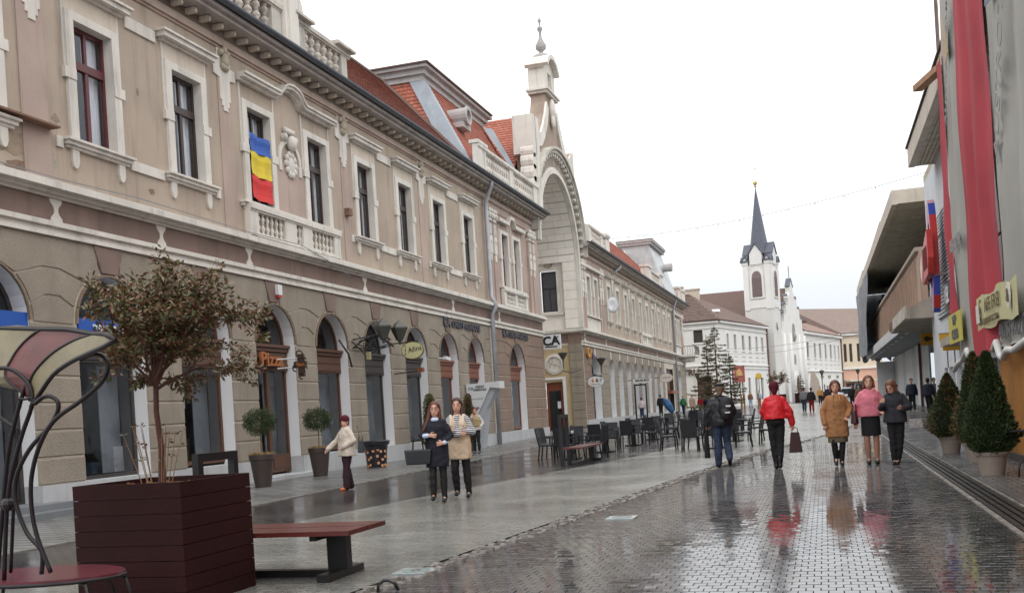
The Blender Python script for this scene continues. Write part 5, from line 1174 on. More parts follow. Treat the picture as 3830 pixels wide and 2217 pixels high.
for a in (.5,1.6,3.1,4.3,5.8): fwin(h3,F4,a,a+.6,6.6,9.6,surr=False)
q=MB(); fbox(q,F4,.5,5.6,-.5,-.4,.4,3.1); q.build('shop_opening',M('dark_shop_poster',(86,62,56)),h3)
fstring(h3,F4,L4,5.35,.3,.25); fstring(h3,F4,L4,11.0,.4,.4)
q=extr(F4,[(.3,3.3),(5.8,3.3),(5.8,3.5),(.3,3.6)],0,1.6); q.build('awning',M('cream_awning',(214,206,188),.8),h3)
slab(h3,[F4(-.2,.5,11.4),F4(L4,.5,11.4),F4(L4+3,-8,16.2),F4(-5,-7,16.4)],M('grey_brown_roof',(128,112,104),.85,.08,1.5,.3,12))
slab(h3,[F4(-.2,.5,11.4),F4(-5,-7,16.4),F4(-8,-4,11.3)],tile_b)
MB().box(8.6,9.6,189,190,13,17).build('chimney',M('pale_brick_chimney',(196,184,168)),h3)
# plain bodies behind so the houses have depth from the side
for h_,a,b in ((h1,(-26,-13),(123,142)),(h2,(-16,-9),(160,182))): MB().box(a[0],a[1],b[0],b[1],0,10.5).build('rear_wing',wg,h_)
# ---------------------------------------------------------------- plants
leafm=M('photinia_leaves',(96,92,60),.5,.1,2,isl=((58,68,36),(92,88,50),(124,80,58),(70,84,44),(116,66,52),(128,112,78),(62,78,40)))
thujam=M('thuja_green',(52,66,34),.7,.15,3,isl=((34,52,26),(52,72,34),(44,60,30),(66,80,42)))
thujab=M('thuja_bronze',(110,84,52),.7,.15,3,isl=((96,72,44),(128,98,58),(84,80,44)))
sprm=M('spruce_needles',(60,66,46),.7,.15,3,isl=((66,74,52),(92,94,66),(108,98,72)))
bark=M('reddish_bark',(84,52,44),.8,.2,8,.4,40)
soil=M('dry_soil',(106,82,58),.9,.25,8,.8,30)
def leafquad(mb,p,d,l,wd,r):
    d=d.normalized(); s=d.cross(Vector((r.gauss(0,1),r.gauss(0,1),r.gauss(0,1)))).normalized()*wd/2
    n=len(mb.v); mb.v+=[tuple(p),tuple(p+d*l*.5+s),tuple(p+d*l),tuple(p+d*l*.5-s)]; mb.f.append((n,n+1,n+2,n+3))
def branch(tb,lf,p,d,l,r0,dep,r,leafn,leafl,spread=.55,upb=.12):
    pts=[p]; q=p.copy(); dd=d.normalized(); n=5
    for i in range(n):
        dd=(dd+Vector((r.gauss(0,.13),r.gauss(0,.13),r.gauss(0,.1)+upb*.4))).normalized(); q=q+dd*l/n; pts.append(q.copy())
    tb.tube(pts,[r0*(1-.6*i/n) for i in range(n+1)],5 if dep>1 else 4,cap=False)
    if dep>0:
        for k in range(r.randint(3,4) if dep>1 else r.randint(3,5)):
            i=r.randint(2,n); a=(pts[i]-pts[i-1]).normalized(); o=Vector((r.gauss(0,1),r.gauss(0,1),r.gauss(0,.8))).normalized()
            branch(tb,lf,pts[i],a+o*spread*1.5,l*r.uniform(.5,.8),r0*.5,dep-1,r,leafn,leafl,spread,upb)
    if dep<=1:
        for k in range(leafn):
            t=r.uniform(.15,1.05)*n; i=min(n-1,int(t)); b=pts[i].lerp(pts[min(n,i+1)],t-i)
            o=Vector((r.gauss(0,1),r.gauss(0,1),r.gauss(0,.8)-.25)).normalized()
            leafquad(lf,b+o*r.uniform(.0,.05),o+dd*.4,leafl*r.uniform(.7,1.3),leafl*.42,r)
def round_tree(label,cat,loc,trunk_h,blen,seed,leafn,leafl,n0=9,name='small_tree',group=None):
    r=random.Random(seed); t=thing(name,label,cat,loc,group); L0=Vector(loc); tb=MB(); lf=MB()
    base=[L0+Vector((.0,0,0)),L0+Vector((.015,0,trunk_h*.35)),L0+Vector((-.015,0,trunk_h*.7)),L0+Vector((.0,0,trunk_h))]
    tb.tube(base,[.045*trunk_h/1.2,.034*trunk_h/1.2,.03*trunk_h/1.2,.03*trunk_h/1.2],8)
    top=L0+Vector((0,0,trunk_h))
    for k in range(n0):
        a=2*math.pi*k/n0+r.uniform(-.3,.3); el=r.uniform(.05,1.45)
        branch(tb,lf,top-Vector((0,0,r.uniform(0,.25)*trunk_h*.4)),Vector((math.cos(a)*math.cos(el),math.sin(a)*math.cos(el),math.sin(el))),blen*r.uniform(.75,1.1),.016*blen/.6,2,r,leafn,leafl)
    tb.build('trunk',bark,t); lf.build('crown',leafm,t,kind='stuff'); return t
def cone_tree(name,label,loc,h,R,z0,seed,n,mat=thujam,bronze=.0,leaf=.05,group=None,top_pow=.8,belly=.22):
    r=random.Random(seed); t=thing(name,label,'conifer',loc,group); lf=MB(); lb=MB(); L0=Vector(loc)
    MB().tube([L0+Vector((0,0,z0-.25)),L0+Vector((0,0,h*.8))],[.035,.01],6).build('trunk',bark,t)
    core=MB(); prof=[]
    for i in range(13):
        u=i/12; prof.append((max(.002,R*(1-u)**top_pow*(min(1,(u+.04)/belly))**.45*.86),z0+(h-z0)*u*.97))
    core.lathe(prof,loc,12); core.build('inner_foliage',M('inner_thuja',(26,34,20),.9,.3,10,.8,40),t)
    for k in range(n):
        u=r.random()**1.25; a=r.uniform(0,2*math.pi); 
        rad=R*(1-u)**top_pow*(min(1,(u+.04)/belly))**.45*(1+.10*math.sin(a*3+u*9+seed)+.08*math.sin(a*7-u*17))*r.uniform(.8,1.15)
        p=L0+Vector((rad*math.cos(a),rad*math.sin(a),z0+(h-z0)*u+r.uniform(-.02,.02)))
        d=Vector((math.cos(a)*.7+r.gauss(0,.35),math.sin(a)*.7+r.gauss(0,.35),.8+r.gauss(0,.4)))
        br=bronze and (r.random()<bronze*(1 if math.sin(a*2+1+u*5)>.1 else .15))
        leafquad(lb if br else lf,p,d,leaf*r.uniform(.7,1.4),leaf*.5,r)
    lf.build('foliage',mat,t,kind='stuff')
    if lb.v: lb.build('bronze_foliage',thujab,t,kind='stuff')
    return t
def pot(name,label,loc,r0,r1,h,mat,rim=.03,cat='plant pot',group=None,fill=soil,tall=False):
    t=thing(name,label,cat,loc,group)
    MB().lathe([(r0,0),(r0+(r1-r0)*.85,h*.82),(r1-.01,h*.84),(r1+rim*.5,h*.845),(r1+rim,h*.99),(r1+rim-.01,h),(r1-.02,h),(r1-.04,h-.07)],loc,24).build('pot_body',mat,t,smooth=False)
    MB().lathe([(r1-.03,h-.06),(.0001,h-.03)],loc,24).build('soil',fill,t); return t
# planter with photinia tree
pw=M('dark_red_planter_boards',(44,15,15),.6,.15,1.5,.15,20,spec=.2)
def planter(label,x0,x1,y0,y1,z0,z1,grp='slatted square planters',boards=8):
    t=thing('square_planter',label,'planter',((x0+x1)/2,(y0+y1)/2,z0),grp); h=(z1-z0)/boards; g=.003
    for i in range(boards):
        za,zb=z0+i*h+g,z0+(i+1)*h-g
        MB().box(x0,x1,y0,y0+.03,za,zb).build('board',pw,t); MB().box(x1-.03,x1,y0+.031,y1-.031,za,zb).build('board',pw,t)
        MB().box(x0,x1,y1-.03,y1,za,zb).build('board',pw,t); MB().box(x0,x0+.03,y0+.031,y1-.031,za,zb).build('board',pw,t)
    MB().box(x0+.031,x1-.031,y0+.031,y1-.031,z0,z1-.05).build('soil_fill',soil,t)
    MB().box(x0+.03,x1-.03,y0+.03,y0+.05,z0,z1-.03).box(x1-.05,x1-.03,y0+.05,y1-.05,z0,z1-.03).build('inner_liner',M('pale_line_liner',(120,96,88),.6),t)
    return t
pl=planter('large dark red slatted planter in the near left holding a thin trunked tree',-6.02,-4.98,7.07,8.11,.0,1.02)
round_tree('thin trunked photinia with reddish green crown growing in the near planter','tree',(-5.53,7.6,.95),.94,.60,13,48,.056,n0=14)
tg=MB(); lf=MB(); r=random.Random(3)
for k in range(14):
    a=r.uniform(0,6.3); p=Vector((-5.53,7.55,.95))+Vector((.12*math.cos(a),.12*math.sin(a),0)); d=Vector((math.cos(a)*.3,math.sin(a)*.3,1))
    q=[p+d*(.5*i/4)*r.uniform(.9,1.1) for i in range(5)]; tg.tube(q,[.004]*4+[.002],4)
    for i in range(2,5):
        for _ in range(2): leafquad(lf,q[i],Vector((r.gauss(0,1),r.gauss(0,1),.3)),.05,.02,r)
sh=thing('twiggy_shoots','bare twiggy shoots rising around the trunk in the near planter','shrub',(-5.53,7.55,.95)); tg.build('twig',M('tan_twig',(140,112,88),.8),sh,kind='stuff'); lf.build('leaf_tuft',leafm,sh,kind='stuff')
r=random.Random(9); mb=MB()
for k in range(40): leafquad(mb,Vector((r.uniform(-5.95,-5.05),r.uniform(7.12,8.05),.975)),Vector((r.gauss(0,1),r.gauss(0,1),.15)),.05,.03,r)
tag(mb.build('fallen_leaves',M('tan_dead_leaf',(170,120,70),.7,isl=((170,110,60),(140,96,60))),None,kind='stuff'),'dry fallen leaves on the soil of the near planter','leaves')
# benches
bw=M('wet_red_bench_board',(94,42,38),.28,.12,3,.1,30,streak=.05); bm_=M('black_bench_steel',(28,27,30),.35,.1,6)
def bench(label,x0,x1,y0,y1,along,loop_end):
    cx_,cy_=(x0+x1)/2,(y0+y1)/2; t=thing('slab_bench',label,'bench',(cx_,cy_,0),'red slab benches with black steel frames')
    if along=='X':
        ym=(y0+y1)/2
        MB().box(x0,x1,y0,ym-.012,.42,.462).build('seat_board',bw,t); MB().box(x0,x1,ym+.012,y1,.42,.462).build('seat_board',bw,t)
        MB().box(x1-.4,x1-.2,ym-.05,ym+.05,.07,.42).build('leg',bm_,t); MB().box(x1-.36,x1-.24,y0+.04,y1-.02,0,.07).build('foot',bm_,t)
        MB().box(x0+.1,x1-.36,ym-.05,ym+.05,0,.07).build('ground_rail',bm_,t)
        xl=x0+.05; MB().box(xl,xl+.07,y0+.3,y0+.38,0,1.2).box(xl,xl+.07,y1+.12,y1+.2,0,1.2).box(xl,xl+.07,y0+.38,y1+.12,1.12,1.2).build('loop_frame',bm_,t)
        MB().box(x1-.42,x1-.36,y0+.06,y1-.06,.37,.42).build('cross_bar',bm_,t)
    else:
        xm=(x0+x1)/2
        MB().box(x0,xm-.012,y0,y1,.42,.462).build('seat_board',bw,t); MB().box(xm+.012,x1,y0,y1,.42,.462).build('seat_board',bw,t)
        yl=y0+.02; MB().box(x0-.08,x0-.0,yl,yl+.08,0,1.3).box(x0-.08,x0,yl+.7,yl+.78,0,1.3).box(x0-.08,x0,yl+.08,yl+.7,1.22,1.3).build('loop_frame',bm_,t)
        MB().box(xm-.06,xm+.06,y1-.4,y1-.15,.07,.42).build('leg',bm_,t); MB().box(x0+.02,x1-.02,y1-.34,y1-.22,0,.07).build('foot',bm_,t); MB().box(xm-.05,xm+.05,y0+.1,y1-.3,0,.07).build('ground_rail',bm_,t)
    return t
bench('near red slab bench on a black steel frame beside the big planter',-5.86,-4.06,8.16,8.95,'X',0)
bench('farther red slab bench with tall black loop in front of the cafe chairs',-6.35,-5.85,24.9,27.5,'Y',0)
# hoop at the lower edge
MBh=MB().tube([(-3.62,7.75,0),(-3.62,7.76,.05),(-3.58,7.78,.085),(-3.53,7.78,.09),(-3.48,7.79,.06),(-3.46,7.8,0)],.014,6).build('ground_hoop',bm_,None,smooth=True); tag(MBh,'small black iron hoop standing on the setts at the bottom edge','hoop')
# flower-canopy seat
fs=thing('canopy_seat','wrought iron flower seat with red and cream glass canopy at the left edge','garden seat',(-5.3,5.9,0))
def W(px,py,Y):   # a point of the seat, surveyed by its viewing direction and its distance Y along the street
    dx=(px-1915)/3830; dy=-(py-1108.5)/3830+.1143; d=fw+xc*dx+yc_*dy; return Vector((0,0,1.4))+d*(Y/d.y)
iron=M('wrought_iron',(34,26,30),.4,.15,8,metal=.3)
stem=W(118,1522,5.95)
RB=[[(115,1522,5.95),(150,1470,5.93),(200,1400,5.88),(262,1355,5.8),(330,1322,5.7),(392,1294,5.6),(430,1270,5.55)],
    [(112,1500,5.97),(114,1424,5.97),(146,1369,5.97),(205,1314,5.93),(278,1272,5.87),(320,1258,5.82),(352,1248,5.78)],
    [(100,1480,6.02),(20,1410,6.06),(44,1343,6.1),(74,1298,6.12),(105,1266,6.12),(130,1246,6.1),(157,1230,6.08)],
    [(90,1465,6.06),(-60,1420,6.15),(-90,1350,6.22),(-80,1305,6.28),(-60,1268,6.3),(-42,1244,6.32),(-20,1226,6.32)],
    [(80,1455,6.1),(-160,1430,6.25),(-230,1370,6.35),(-240,1320,6.42),(-225,1285,6.45),(-210,1262,6.5),(-190,1245,6.5)]]
def crv(P_,k_=3):
    P_=[W(*q) for q in P_]; out=[]; n=len(P_)
    for i in range(n-1):
        p0,p1,p2,p3=P_[max(0,i-1)],P_[i],P_[i+1],P_[min(n-1,i+2)]
        for k in range(k_):
            t=k/k_; out.append(.5*((2*p1)+(p2-p0)*t+(2*p0-5*p1+4*p2-p3)*t*t+(3*p1-p0-3*p2+p3)*t**3))
    return out+[P_[-1]]
ribs=[crv(q) for q in RB]; NR=len(ribs[0])
gr=M('red_canopy_glass',(92,34,30),.45,.2,5); gcr=M('cream_canopy_glass',(122,112,84),.5,.15,5,streak=.2)
for k in range(4):
    mb=MB()
    for i in range(NR-1):
        for j in range(4):
            def P(i,j): 
                a=ribs[k][i].lerp(ribs[k+1][i],j/4); return a+Vector((-.2,.3,.6)).normalized()*.03*math.sin(math.pi*j/4)*min(1,i/6)
            mb.quad(P(i,j),P(i+1,j),P(i+1,j+1),P(i,j+1))
    mb.build('canopy_panel',(gcr,gr,gcr,gr)[k],fs,smooth=True)
for k in range(5): MB().tube(ribs[k],.012 if k else .016,6).build('canopy_rib',iron,fs,smooth=True)
edge=[r_[-1] for r_ in ribs]; MB().tube([edge[0],(edge[0]+edge[1])/2+Vector((0,0,.02)),edge[1],(edge[1]+edge[2])/2+Vector((0,0,.015)),edge[2],edge[3],edge[4]],.017,6).build('canopy_edge',iron,fs,smooth=True)
def sp(px,Y,r=.016,name='iron_stem'):
    P_=[W(a,b,Y+c*.0) for a,b,c in px]; out=[]
    n=len(P_)
    for i in range(n-1):
        p0,p1,p2,p3=P_[max(0,i-1)],P_[i],P_[i+1],P_[min(n-1,i+2)]
        for k in range(5):
            t=k/5; out.append(.5*((2*p1)+(p2-p0)*t+(2*p0-5*p1+4*p2-p3)*t*t+(3*p1-p0-3*p2+p3)*t**3))
    out.append(P_[-1]); MB().tube(out,r,7).build(name,iron,fs,smooth=True)
sp([(15,2170,0),(30,1850,0),(75,1650,0),(118,1520,0),(120,1470,0),(95,1420,0),(40,1380,0),(-20,1378,0)],5.95)
sp([(-10,2150,0),(10,1900,0),(30,1700,0),(60,1560,0),(95,1440,0)],6.0)
sp([(190,2140,0),(140,2010,0),(118,1900,0),(118,1780,0),(150,1660,0),(205,1570,0),(300,1500,0),(380,1430,0),(405,1370,0),(385,1330,0),(340,1325,0),(300,1345,0)],5.85)
sp([(155,2145,0),(155,2060,0),(100,1990,0),(60,1880,0),(62,1780,0),(110,1680,0),(180,1600,0),(215,1540,0),(215,1500,0),(190,1482,0),(160,1485,0),(130,1510,0)],5.9)
sp([(0,1560,0),(40,1590,0),(70,1620,0),(55,1800,0),(40,2140,0)],6.05,.013)
sp([(70,1490,0),(95,1492,0),(125,1485,0)],5.95,.01)
MB().ball(W(30,1885,5.95),.05,8,6).build('iron_knot',iron,fs)
seat=MB(); n=18; z=.43
c0=W(60,2185,6.0); ccx,ccy=c0.x,c0.y
hull=[]
for i in range(n): a=2*math.pi*i/n; hull.append((ccx+.02+.62*math.cos(a)*(1+.08*math.cos(2*a)),ccy+.25+.42*math.sin(a)))
seat.prism(hull,z-.018,z,'Z'); seat.build('seat_plate',M('wet_maroon_seat',(100,48,56),.25,.12,5),fs)
MB().tube([(a,b,z-.03) for a,b in hull]+[(hull[0][0],hull[0][1],z-.03)],.016,6).build('seat_rim',iron,fs,smooth=True)
for a in (-.5,.3,1.2,2.6): 
    px,py=ccx+.5*math.cos(a),ccy+.25+.34*math.sin(a); MB().tube([(px,py,z-.03),(px+.16*math.cos(a),py+.12*math.sin(a),z-.06),(px+.22*math.cos(a),py+.16*math.sin(a),.2),(px+.1*math.cos(a),py+.1*math.sin(a),0)],.014,6).build('leg',iron,fs,smooth=True)
# pots by the palace
dkpot=M('dark_brown_pot',(66,56,52),.5,.12,4,streak=.2); straw=M('straw_mulch',(156,132,86),.9,.2,14,isl=((170,146,98),(130,108,68)))
def topiary(labels,loc,seed):
    p=pot('tall_pot',labels[0],loc,.19,.29,.78,dkpot,rim=.012,group='tall dark pots beside the brown shop door')
    r=random.Random(seed); t=thing('ball_topiary',labels[1],'topiary',(loc[0],loc[1],loc[2]+.74),'ball topiaries in tall pots'); L0=Vector(loc)
    MB().tube([L0+Vector((0,0,.7)),L0+Vector((.01,0,1.1)),L0+Vector((0,0,1.5))],[.02,.016,.014],6).build('stem',M('pale_stem',(120,108,84),.8),t)
    lf=MB(); 
    for k in range(5200):
        d=Vector((r.gauss(0,1),r.gauss(0,1),r.gauss(0,1)*.8)).normalized(); rr=.36*r.uniform(.55,1.05)*(1+.12*math.sin(d.x*9+d.z*7+seed))
        leafquad(lf,L0+Vector((0,0,1.56))+Vector((d.x*rr,d.y*rr,d.z*rr*.85)),d+Vector((r.gauss(0,.5),r.gauss(0,.5),r.gauss(0,.5))),.05,.018,r)
    lf.build('foliage',M('box_green',(58,72,44),.7,isl=((44,58,34),(74,88,54),(58,70,42))),t,kind='stuff')
    s_=MB()
    for k in range(500):
        a=r.uniform(0,6.3); rr=.29*r.random()**.5; leafquad(s_,L0+Vector((rr*math.cos(a),rr*math.sin(a),.76+.05*r.random())),Vector((r.gauss(0,1),r.gauss(0,1),.25)),.09,.012,r)
    s_.build('straw',straw,p,kind='stuff')
topiary(('tall dark tapered pot left of the brown shop door','clipped ball shrub in the pot left of the shop door'),(-12.97,21.71,.012),5)
topiary(('tall dark tapered pot behind the woman in the beige jacket','clipped ball shrub beside the woman in the beige jacket'),(-13.27,25.21,.012),6)
cp=pot('printed_pot','large black flared pot printed with small orange coffee cups','',0,0,1,dkpot) if False else thing('printed_pot','large black flared pot printed with small orange coffee cups','plant pot',(-13.25,28.84,.012))
MB().lathe([(.30,0),(.33,.4),(.37,.66),(.42,.70),(.44,.8),(.42,.82),(.38,.8),(.36,.72)],(-13.25,28.84,.012),24).build('pot_body',M('black_glazed_pot',(36,38,44),.35,.1,5),cp)
MB().lathe([(.37,.74),(.0001,.76)],(-13.25,28.84,.012),20).build('soil',soil,cp)
r=random.Random(4); cup=M('orange_cup_print',(206,148,104),.6,.1,20); 
for k in range(22):
    a=-2.4+(k%8)*.42+r.uniform(-.2,.2); z=.1+.2*(k//8)+r.uniform(-.07,.07); rr=.315+.03*z
    c=Vector((-13.25+(rr+.0)*math.cos(a),28.84+(rr)*math.sin(a),.012+z)); n_=Vector((math.cos(a),math.sin(a),.05))
    mb=MB(); s_=n_.cross(Vector((0,0,1))).normalized(); u_=s_.cross(n_)
    mb.quad(*[c+n_*.02+(s_*math.cos(t)+u_*math.sin(t))*.045 for t in [2*math.pi*i/8 for i in range(8)]]); mb.build('cup_print',cup,cp)
pot('black_tub','low black tub behind the near planter',(-8.35,11.6,0),.34,.42,.66,M('black_tub_plastic',(30,34,38),.3,.1,5),rim=.02,cat='tub')
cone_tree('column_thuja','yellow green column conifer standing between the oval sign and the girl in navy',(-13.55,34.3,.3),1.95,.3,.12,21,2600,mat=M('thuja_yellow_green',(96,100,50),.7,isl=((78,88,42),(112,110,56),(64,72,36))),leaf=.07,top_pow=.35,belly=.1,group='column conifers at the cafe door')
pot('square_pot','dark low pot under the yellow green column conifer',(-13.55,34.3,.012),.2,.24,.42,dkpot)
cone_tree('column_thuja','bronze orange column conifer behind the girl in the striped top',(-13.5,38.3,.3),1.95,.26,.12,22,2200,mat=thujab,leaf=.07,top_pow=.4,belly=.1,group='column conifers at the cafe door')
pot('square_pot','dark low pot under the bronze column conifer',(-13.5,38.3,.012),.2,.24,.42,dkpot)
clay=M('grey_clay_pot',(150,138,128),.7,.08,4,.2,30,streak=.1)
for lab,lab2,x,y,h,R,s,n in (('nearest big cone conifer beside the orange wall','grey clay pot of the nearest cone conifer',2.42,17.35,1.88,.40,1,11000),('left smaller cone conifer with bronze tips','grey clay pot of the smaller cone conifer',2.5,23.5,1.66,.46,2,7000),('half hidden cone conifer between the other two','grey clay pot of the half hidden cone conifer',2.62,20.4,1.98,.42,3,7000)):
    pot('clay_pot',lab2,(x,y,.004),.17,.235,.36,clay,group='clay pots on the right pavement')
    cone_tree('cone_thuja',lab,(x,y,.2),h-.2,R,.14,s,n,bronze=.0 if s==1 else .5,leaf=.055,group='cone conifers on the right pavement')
# black table leg at the right edge
tl=thing('cafe_table','black metal table partly cut by the right edge','table',(2.95,16.9,0))
MB().tube([(2.62,16.75,.68),(3.2,16.75,.68)],.012,6).tube([(2.62,16.75,.68),(2.62,17.2,.68)],.012,6).build('table_rim',black,tl); MB().box(2.63,3.2,16.77,17.2,.675,.69).build('table_top',black,tl)
MB().tube([(2.95,16.8,.3),(2.78,16.75,.27),(2.7,16.7,.2),(2.68,16.68,0)],.014,6).build('leg',black,tl,smooth=True); MB().tube([(2.95,17.0,.68),(2.95,16.9,.3)],.02,6).build('stem',black,tl)
# ---------------------------------------------------------------- palace wall fittings
fl=thing('tricolour_flag','blue yellow and red flag draped over a palace window','flag',(-14.42,25.1,8.6))
def fq(z0,z1,mat,nm):
    mb=MB(); n=10
    for i in range(n):
        for j in range(4):
            P=lambda a,b:(-14.43+.03*math.sin(a*1.1+b*.3)+.015*math.sin(b*1.9),24.52+1.12*a/n+.01*math.sin(b),z1+(z0-z1)*b/4-.05*math.sin(math.pi*a/n)*.8)
            mb.quad(P(i,j),P(i+1,j),P(i+1,j+1),P(i,j+1))
    mb.build(nm,mat,fl,smooth=True)
fq(8.95,9.44,M('flag_blue',(48,92,176),.7,.06,3),'blue_stripe'); fq(8.3,8.95,M('flag_yellow',(218,194,50),.7,.06,3),'yellow_stripe'); fq(7.66,8.3,M('flag_red',(212,50,50),.7,.06,3),'red_stripe')
al=thing('alarm_box','white and red alarm box above the pizza arch','alarm box',(-14.4,25.5,5.22)); MB().box(-14.43,-14.33,25.4,25.62,5.1,5.38).build('box_body',M('white_plastic',(222,222,222),.4,.03),al); MB().box(-14.43,-14.34,25.42,25.6,5.03,5.1).build('red_lens',M('red_plastic',(190,50,44),.4),al)
lb_=thing('small_wall_box','rusty junction box on the palace wall between upper windows','junction box',(-14.4,30.4,8.2)); MB().box(-14.48,-14.3,30.2,30.45,8.12,8.35).build('box_body',M('rusty_box',(128,98,82),.8,.2,5),lb_)
bsn=M('royal_blue_sign',(24,84,172),.4,.06,3); wl_=M('white_sign_letters',(225,228,230))
for lab,a,b,txt in (('blue fascia sign with white letters in the far left arch',13.98,16.1,'SHOP'),('blue fascia sign behind the tree crown with white letters',17.5,19.5,'TELECOM')):
    t=thing('blue_fascia_sign',lab,'sign',(-14.5,(a+b)/2,3.7)); MB().box(-14.62,-14.5,a,b,3.5,3.9).build('sign_board',bsn,t); text(txt,(-14.49,(a+b)/2,3.68),.26,wl_,t,'X',bold=.012)
pz=thing('pizza_lettering','orange wooden pizza letters over the brown shop door','sign',(-14.6,25.4,3.3)); MB().box(-14.74,-14.7,24.4,26.35,3.12,3.2).build('letter_rail',brown_w,pz)
text('Pizza',(-14.62,25.3,3.3),.52,M('orange_wood_letters',(164,98,52),.5,.2,6),pz,'X',depth=.04,bold=.012,sx=1.15)
em=thing('hanging_emblem','dark carved pizza emblem on a white bracket beside the shop door','sign',(-14.0,25.6,3.1))
emm=M('dark_carved_wood',(66,48,40),.6,.3,8); mb=MB().box(-13.86,-13.66,25.38,25.43,2.78,3.4).box(-13.98,-13.6,25.37,25.44,3.02,3.2)
for a,b,s_ in ((-.02,.3,.10),(.09,.14,.08),(-.16,-.08,.09),(.02,-.3,.09),(.12,-.12,.07)): mb.tube([(-13.76+a+s_*math.cos(t),25.36,3.1+b+s_*math.sin(t)) for t in [k*.7 for k in range(8)]],.022,5)
mb.build('emblem_scrolls',emm,em); MB().tube([(-14.5,25.4,3.3),(-13.9,25.4,3.3)],.02,5).tube([(-14.5,25.4,3.05),(-13.9,25.4,3.05)],.02,5).build('bracket',wl_,em)
text('Pizza',(-13.77,25.36,3.11),.12,M('orange_wood_letters',(196,116,52)),em,'-Y',bold=.01)
dl_=M('dark_grey_letters',(66,66,76),.6,.1,6)
def logoCA(par,x,y,z,s,face):
    text('CA',(x,y,z),s,dl_,par,face,depth=.02,bold=.02,sx=1.1)
for lab,ya,yb,z in (('grey bank lettering above the two orange brown arches left of the downpipe',38.6,43.3,5.25),('grey bank lettering above the single arch right of the downpipe',46.55,51.0,5.27)):
    t=thing('bank_lettering',lab,'sign',(-14.4,(ya+yb)/2,z)); w0=yb-ya
    text('CA',(-14.42,ya+w0*.07,z),.52,dl_,t,'X',depth=.02,bold=.02); text('CREDIT AGRICOLE',(-14.42,ya+w0*.58,z-.03),.36,dl_,t,'X',depth=.02,bold=.012,sx=w0*.8/3.2)
mb=None
# pair of lanterns on a scrolled bracket
ln=thing('twin_lantern','pair of dark wall lanterns on a tangled scroll bracket','wall lantern',(-14.4,31.0,4.1)); lgm=M('green_grey_lantern',(74,76,70),.4,.15,5)
for x,y in ((-13.55,30.6),(-13.45,31.7)):
    MB().lathe([(.0001,.42),(.05,.36),(.30,.16),(.31,.12),(.12,-.28),(.06,-.3),(.04,-.42)],(x,y,4.35),4).build('lantern_hood',lgm,ln)
    MB().lathe([(.2,.08),(.09,-.2)],(x,y,4.35),4).build('lantern_glass',M('frosted_glass',(190,194,196),.3,.05),ln)
mb=MB(); r=random.Random(2)
for k in range(7):
    a=Vector((-14.45,30.1+r.uniform(-.4,.6),3.7+r.uniform(-.2,.4))); b=Vector((-13.5,31+r.uniform(-.5,.7),3.9+r.uniform(-.1,.2)))
    mb.tube([a,a.lerp(b,.3)+Vector((0,r.uniform(-.3,.3),r.uniform(-.3,.3))),a.lerp(b,.6)+Vector((0,r.uniform(-.3,.3),r.uniform(-.3,.35))),b],.022,5)
mb.tube([(-14.5,29.3,4.05),(-14.3,29.5,3.6),(-14.35,29.8,3.2)],.03,5).build('scroll_bracket',black,ln,smooth=True)
MB().box(-13.92,-13.8,30.0,30.12,3.4,3.65).build('candle_glass',M('yellowish_glass',(160,154,116),.3),ln)
def oval(name,label,x,y,z,rx,rz,mat,rim,cat='sign',grp=None):
    t=thing(name,label,cat,(x,y,z),grp)
    q=MB(); n=28; q.prism([(x+rx*math.cos(2*math.pi*i/n),z+rz*math.sin(2*math.pi*i/n)) for i in range(n)],y,y+.07,'Y'); q.build('oval_board',rim,t)
    q=MB(); q.prism([(x+.93*rx*math.cos(2*math.pi*i/n),z+.93*rz*math.sin(2*math.pi*i/n)) for i in range(n)],y-.012,y,'Y'); q.build('oval_face',mat,t); return t
ov=oval('oval_sign','pale yellow oval sign with arrows hanging from two rods',-13.72,33.4,3.83,.42,.31,M('pale_yellow_board',(212,208,158),.5,.05,4),M('olive_rim',(120,112,60),.6))
text('Afins',(-13.62,33.38,3.87),.26,dl_,ov,'-Y',depth=.003,tilt=.15); 
text('+',(-13.98,33.38,3.98),.16,dl_,ov,'-Y',depth=.003); text('I',(-13.98,33.38,3.84),.2,dl_,ov,'-Y',depth=.003); text('+',(-13.98,33.38,3.7),.16,dl_,ov,'-Y',depth=.003)
MB().tube([(-14.5,33.43,4.12),(-13.5,33.43,4.14)],.02,5).tube([(-14.5,33.43,3.05),(-13.4,33.43,3.1)],.02,5).build('rod',black,ov); MB().box(-13.55,-13.35,33.3,33.5,3.05,3.2).build('rod_end',orange_w,ov)
am=thing('bank_totem','white wedge shaped bank machine sign jutting from the wall','sign',(-13.9,40.8,1.6))
wm=M('white_enamel',(218,220,222),.35,.04,2); q=MB().prism([(-14.42,2.75),(-13.35,2.78),(-13.35,2.6),(-13.9,1.6),(-14.3,.75),(-14.42,.75)],40.8,40.9,'Y'); q.build('front_plate',wm,am)
MB().prism([(-13.35,2.78),(-12.95,2.80),(-12.95,2.5),(-13.35,2.55)],40.8,41.5,'Y').build('top_return',wm,am); MB().prism([(-14.42,2.7),(-13.0,2.7),(-13.6,1.7),(-13.9,0.0),(-14.42,.0)],40.92,41.5,'Y').build('rear_body',M('light_grey_enamel',(176,180,186),.4,.06,2),am)
text('CREDIT\nAGRICOLE',(-13.82,40.79,2.55),.12,dl_,am,'-Y',depth=.002,bold=.004); text('CA',(-14.22,40.79,2.55),.17,M('green_logo',(60,130,110),.5),am,'-Y',depth=.002,bold=.006); text('bancomat',(-13.95,40.79,2.12),.13,fl and M('faded_print',(150,154,160),.6),am,'-Y',depth=.002); text('<>',(-13.97,40.79,1.72),.14,dl_,am,'-Y',depth=.002,bold=.01)
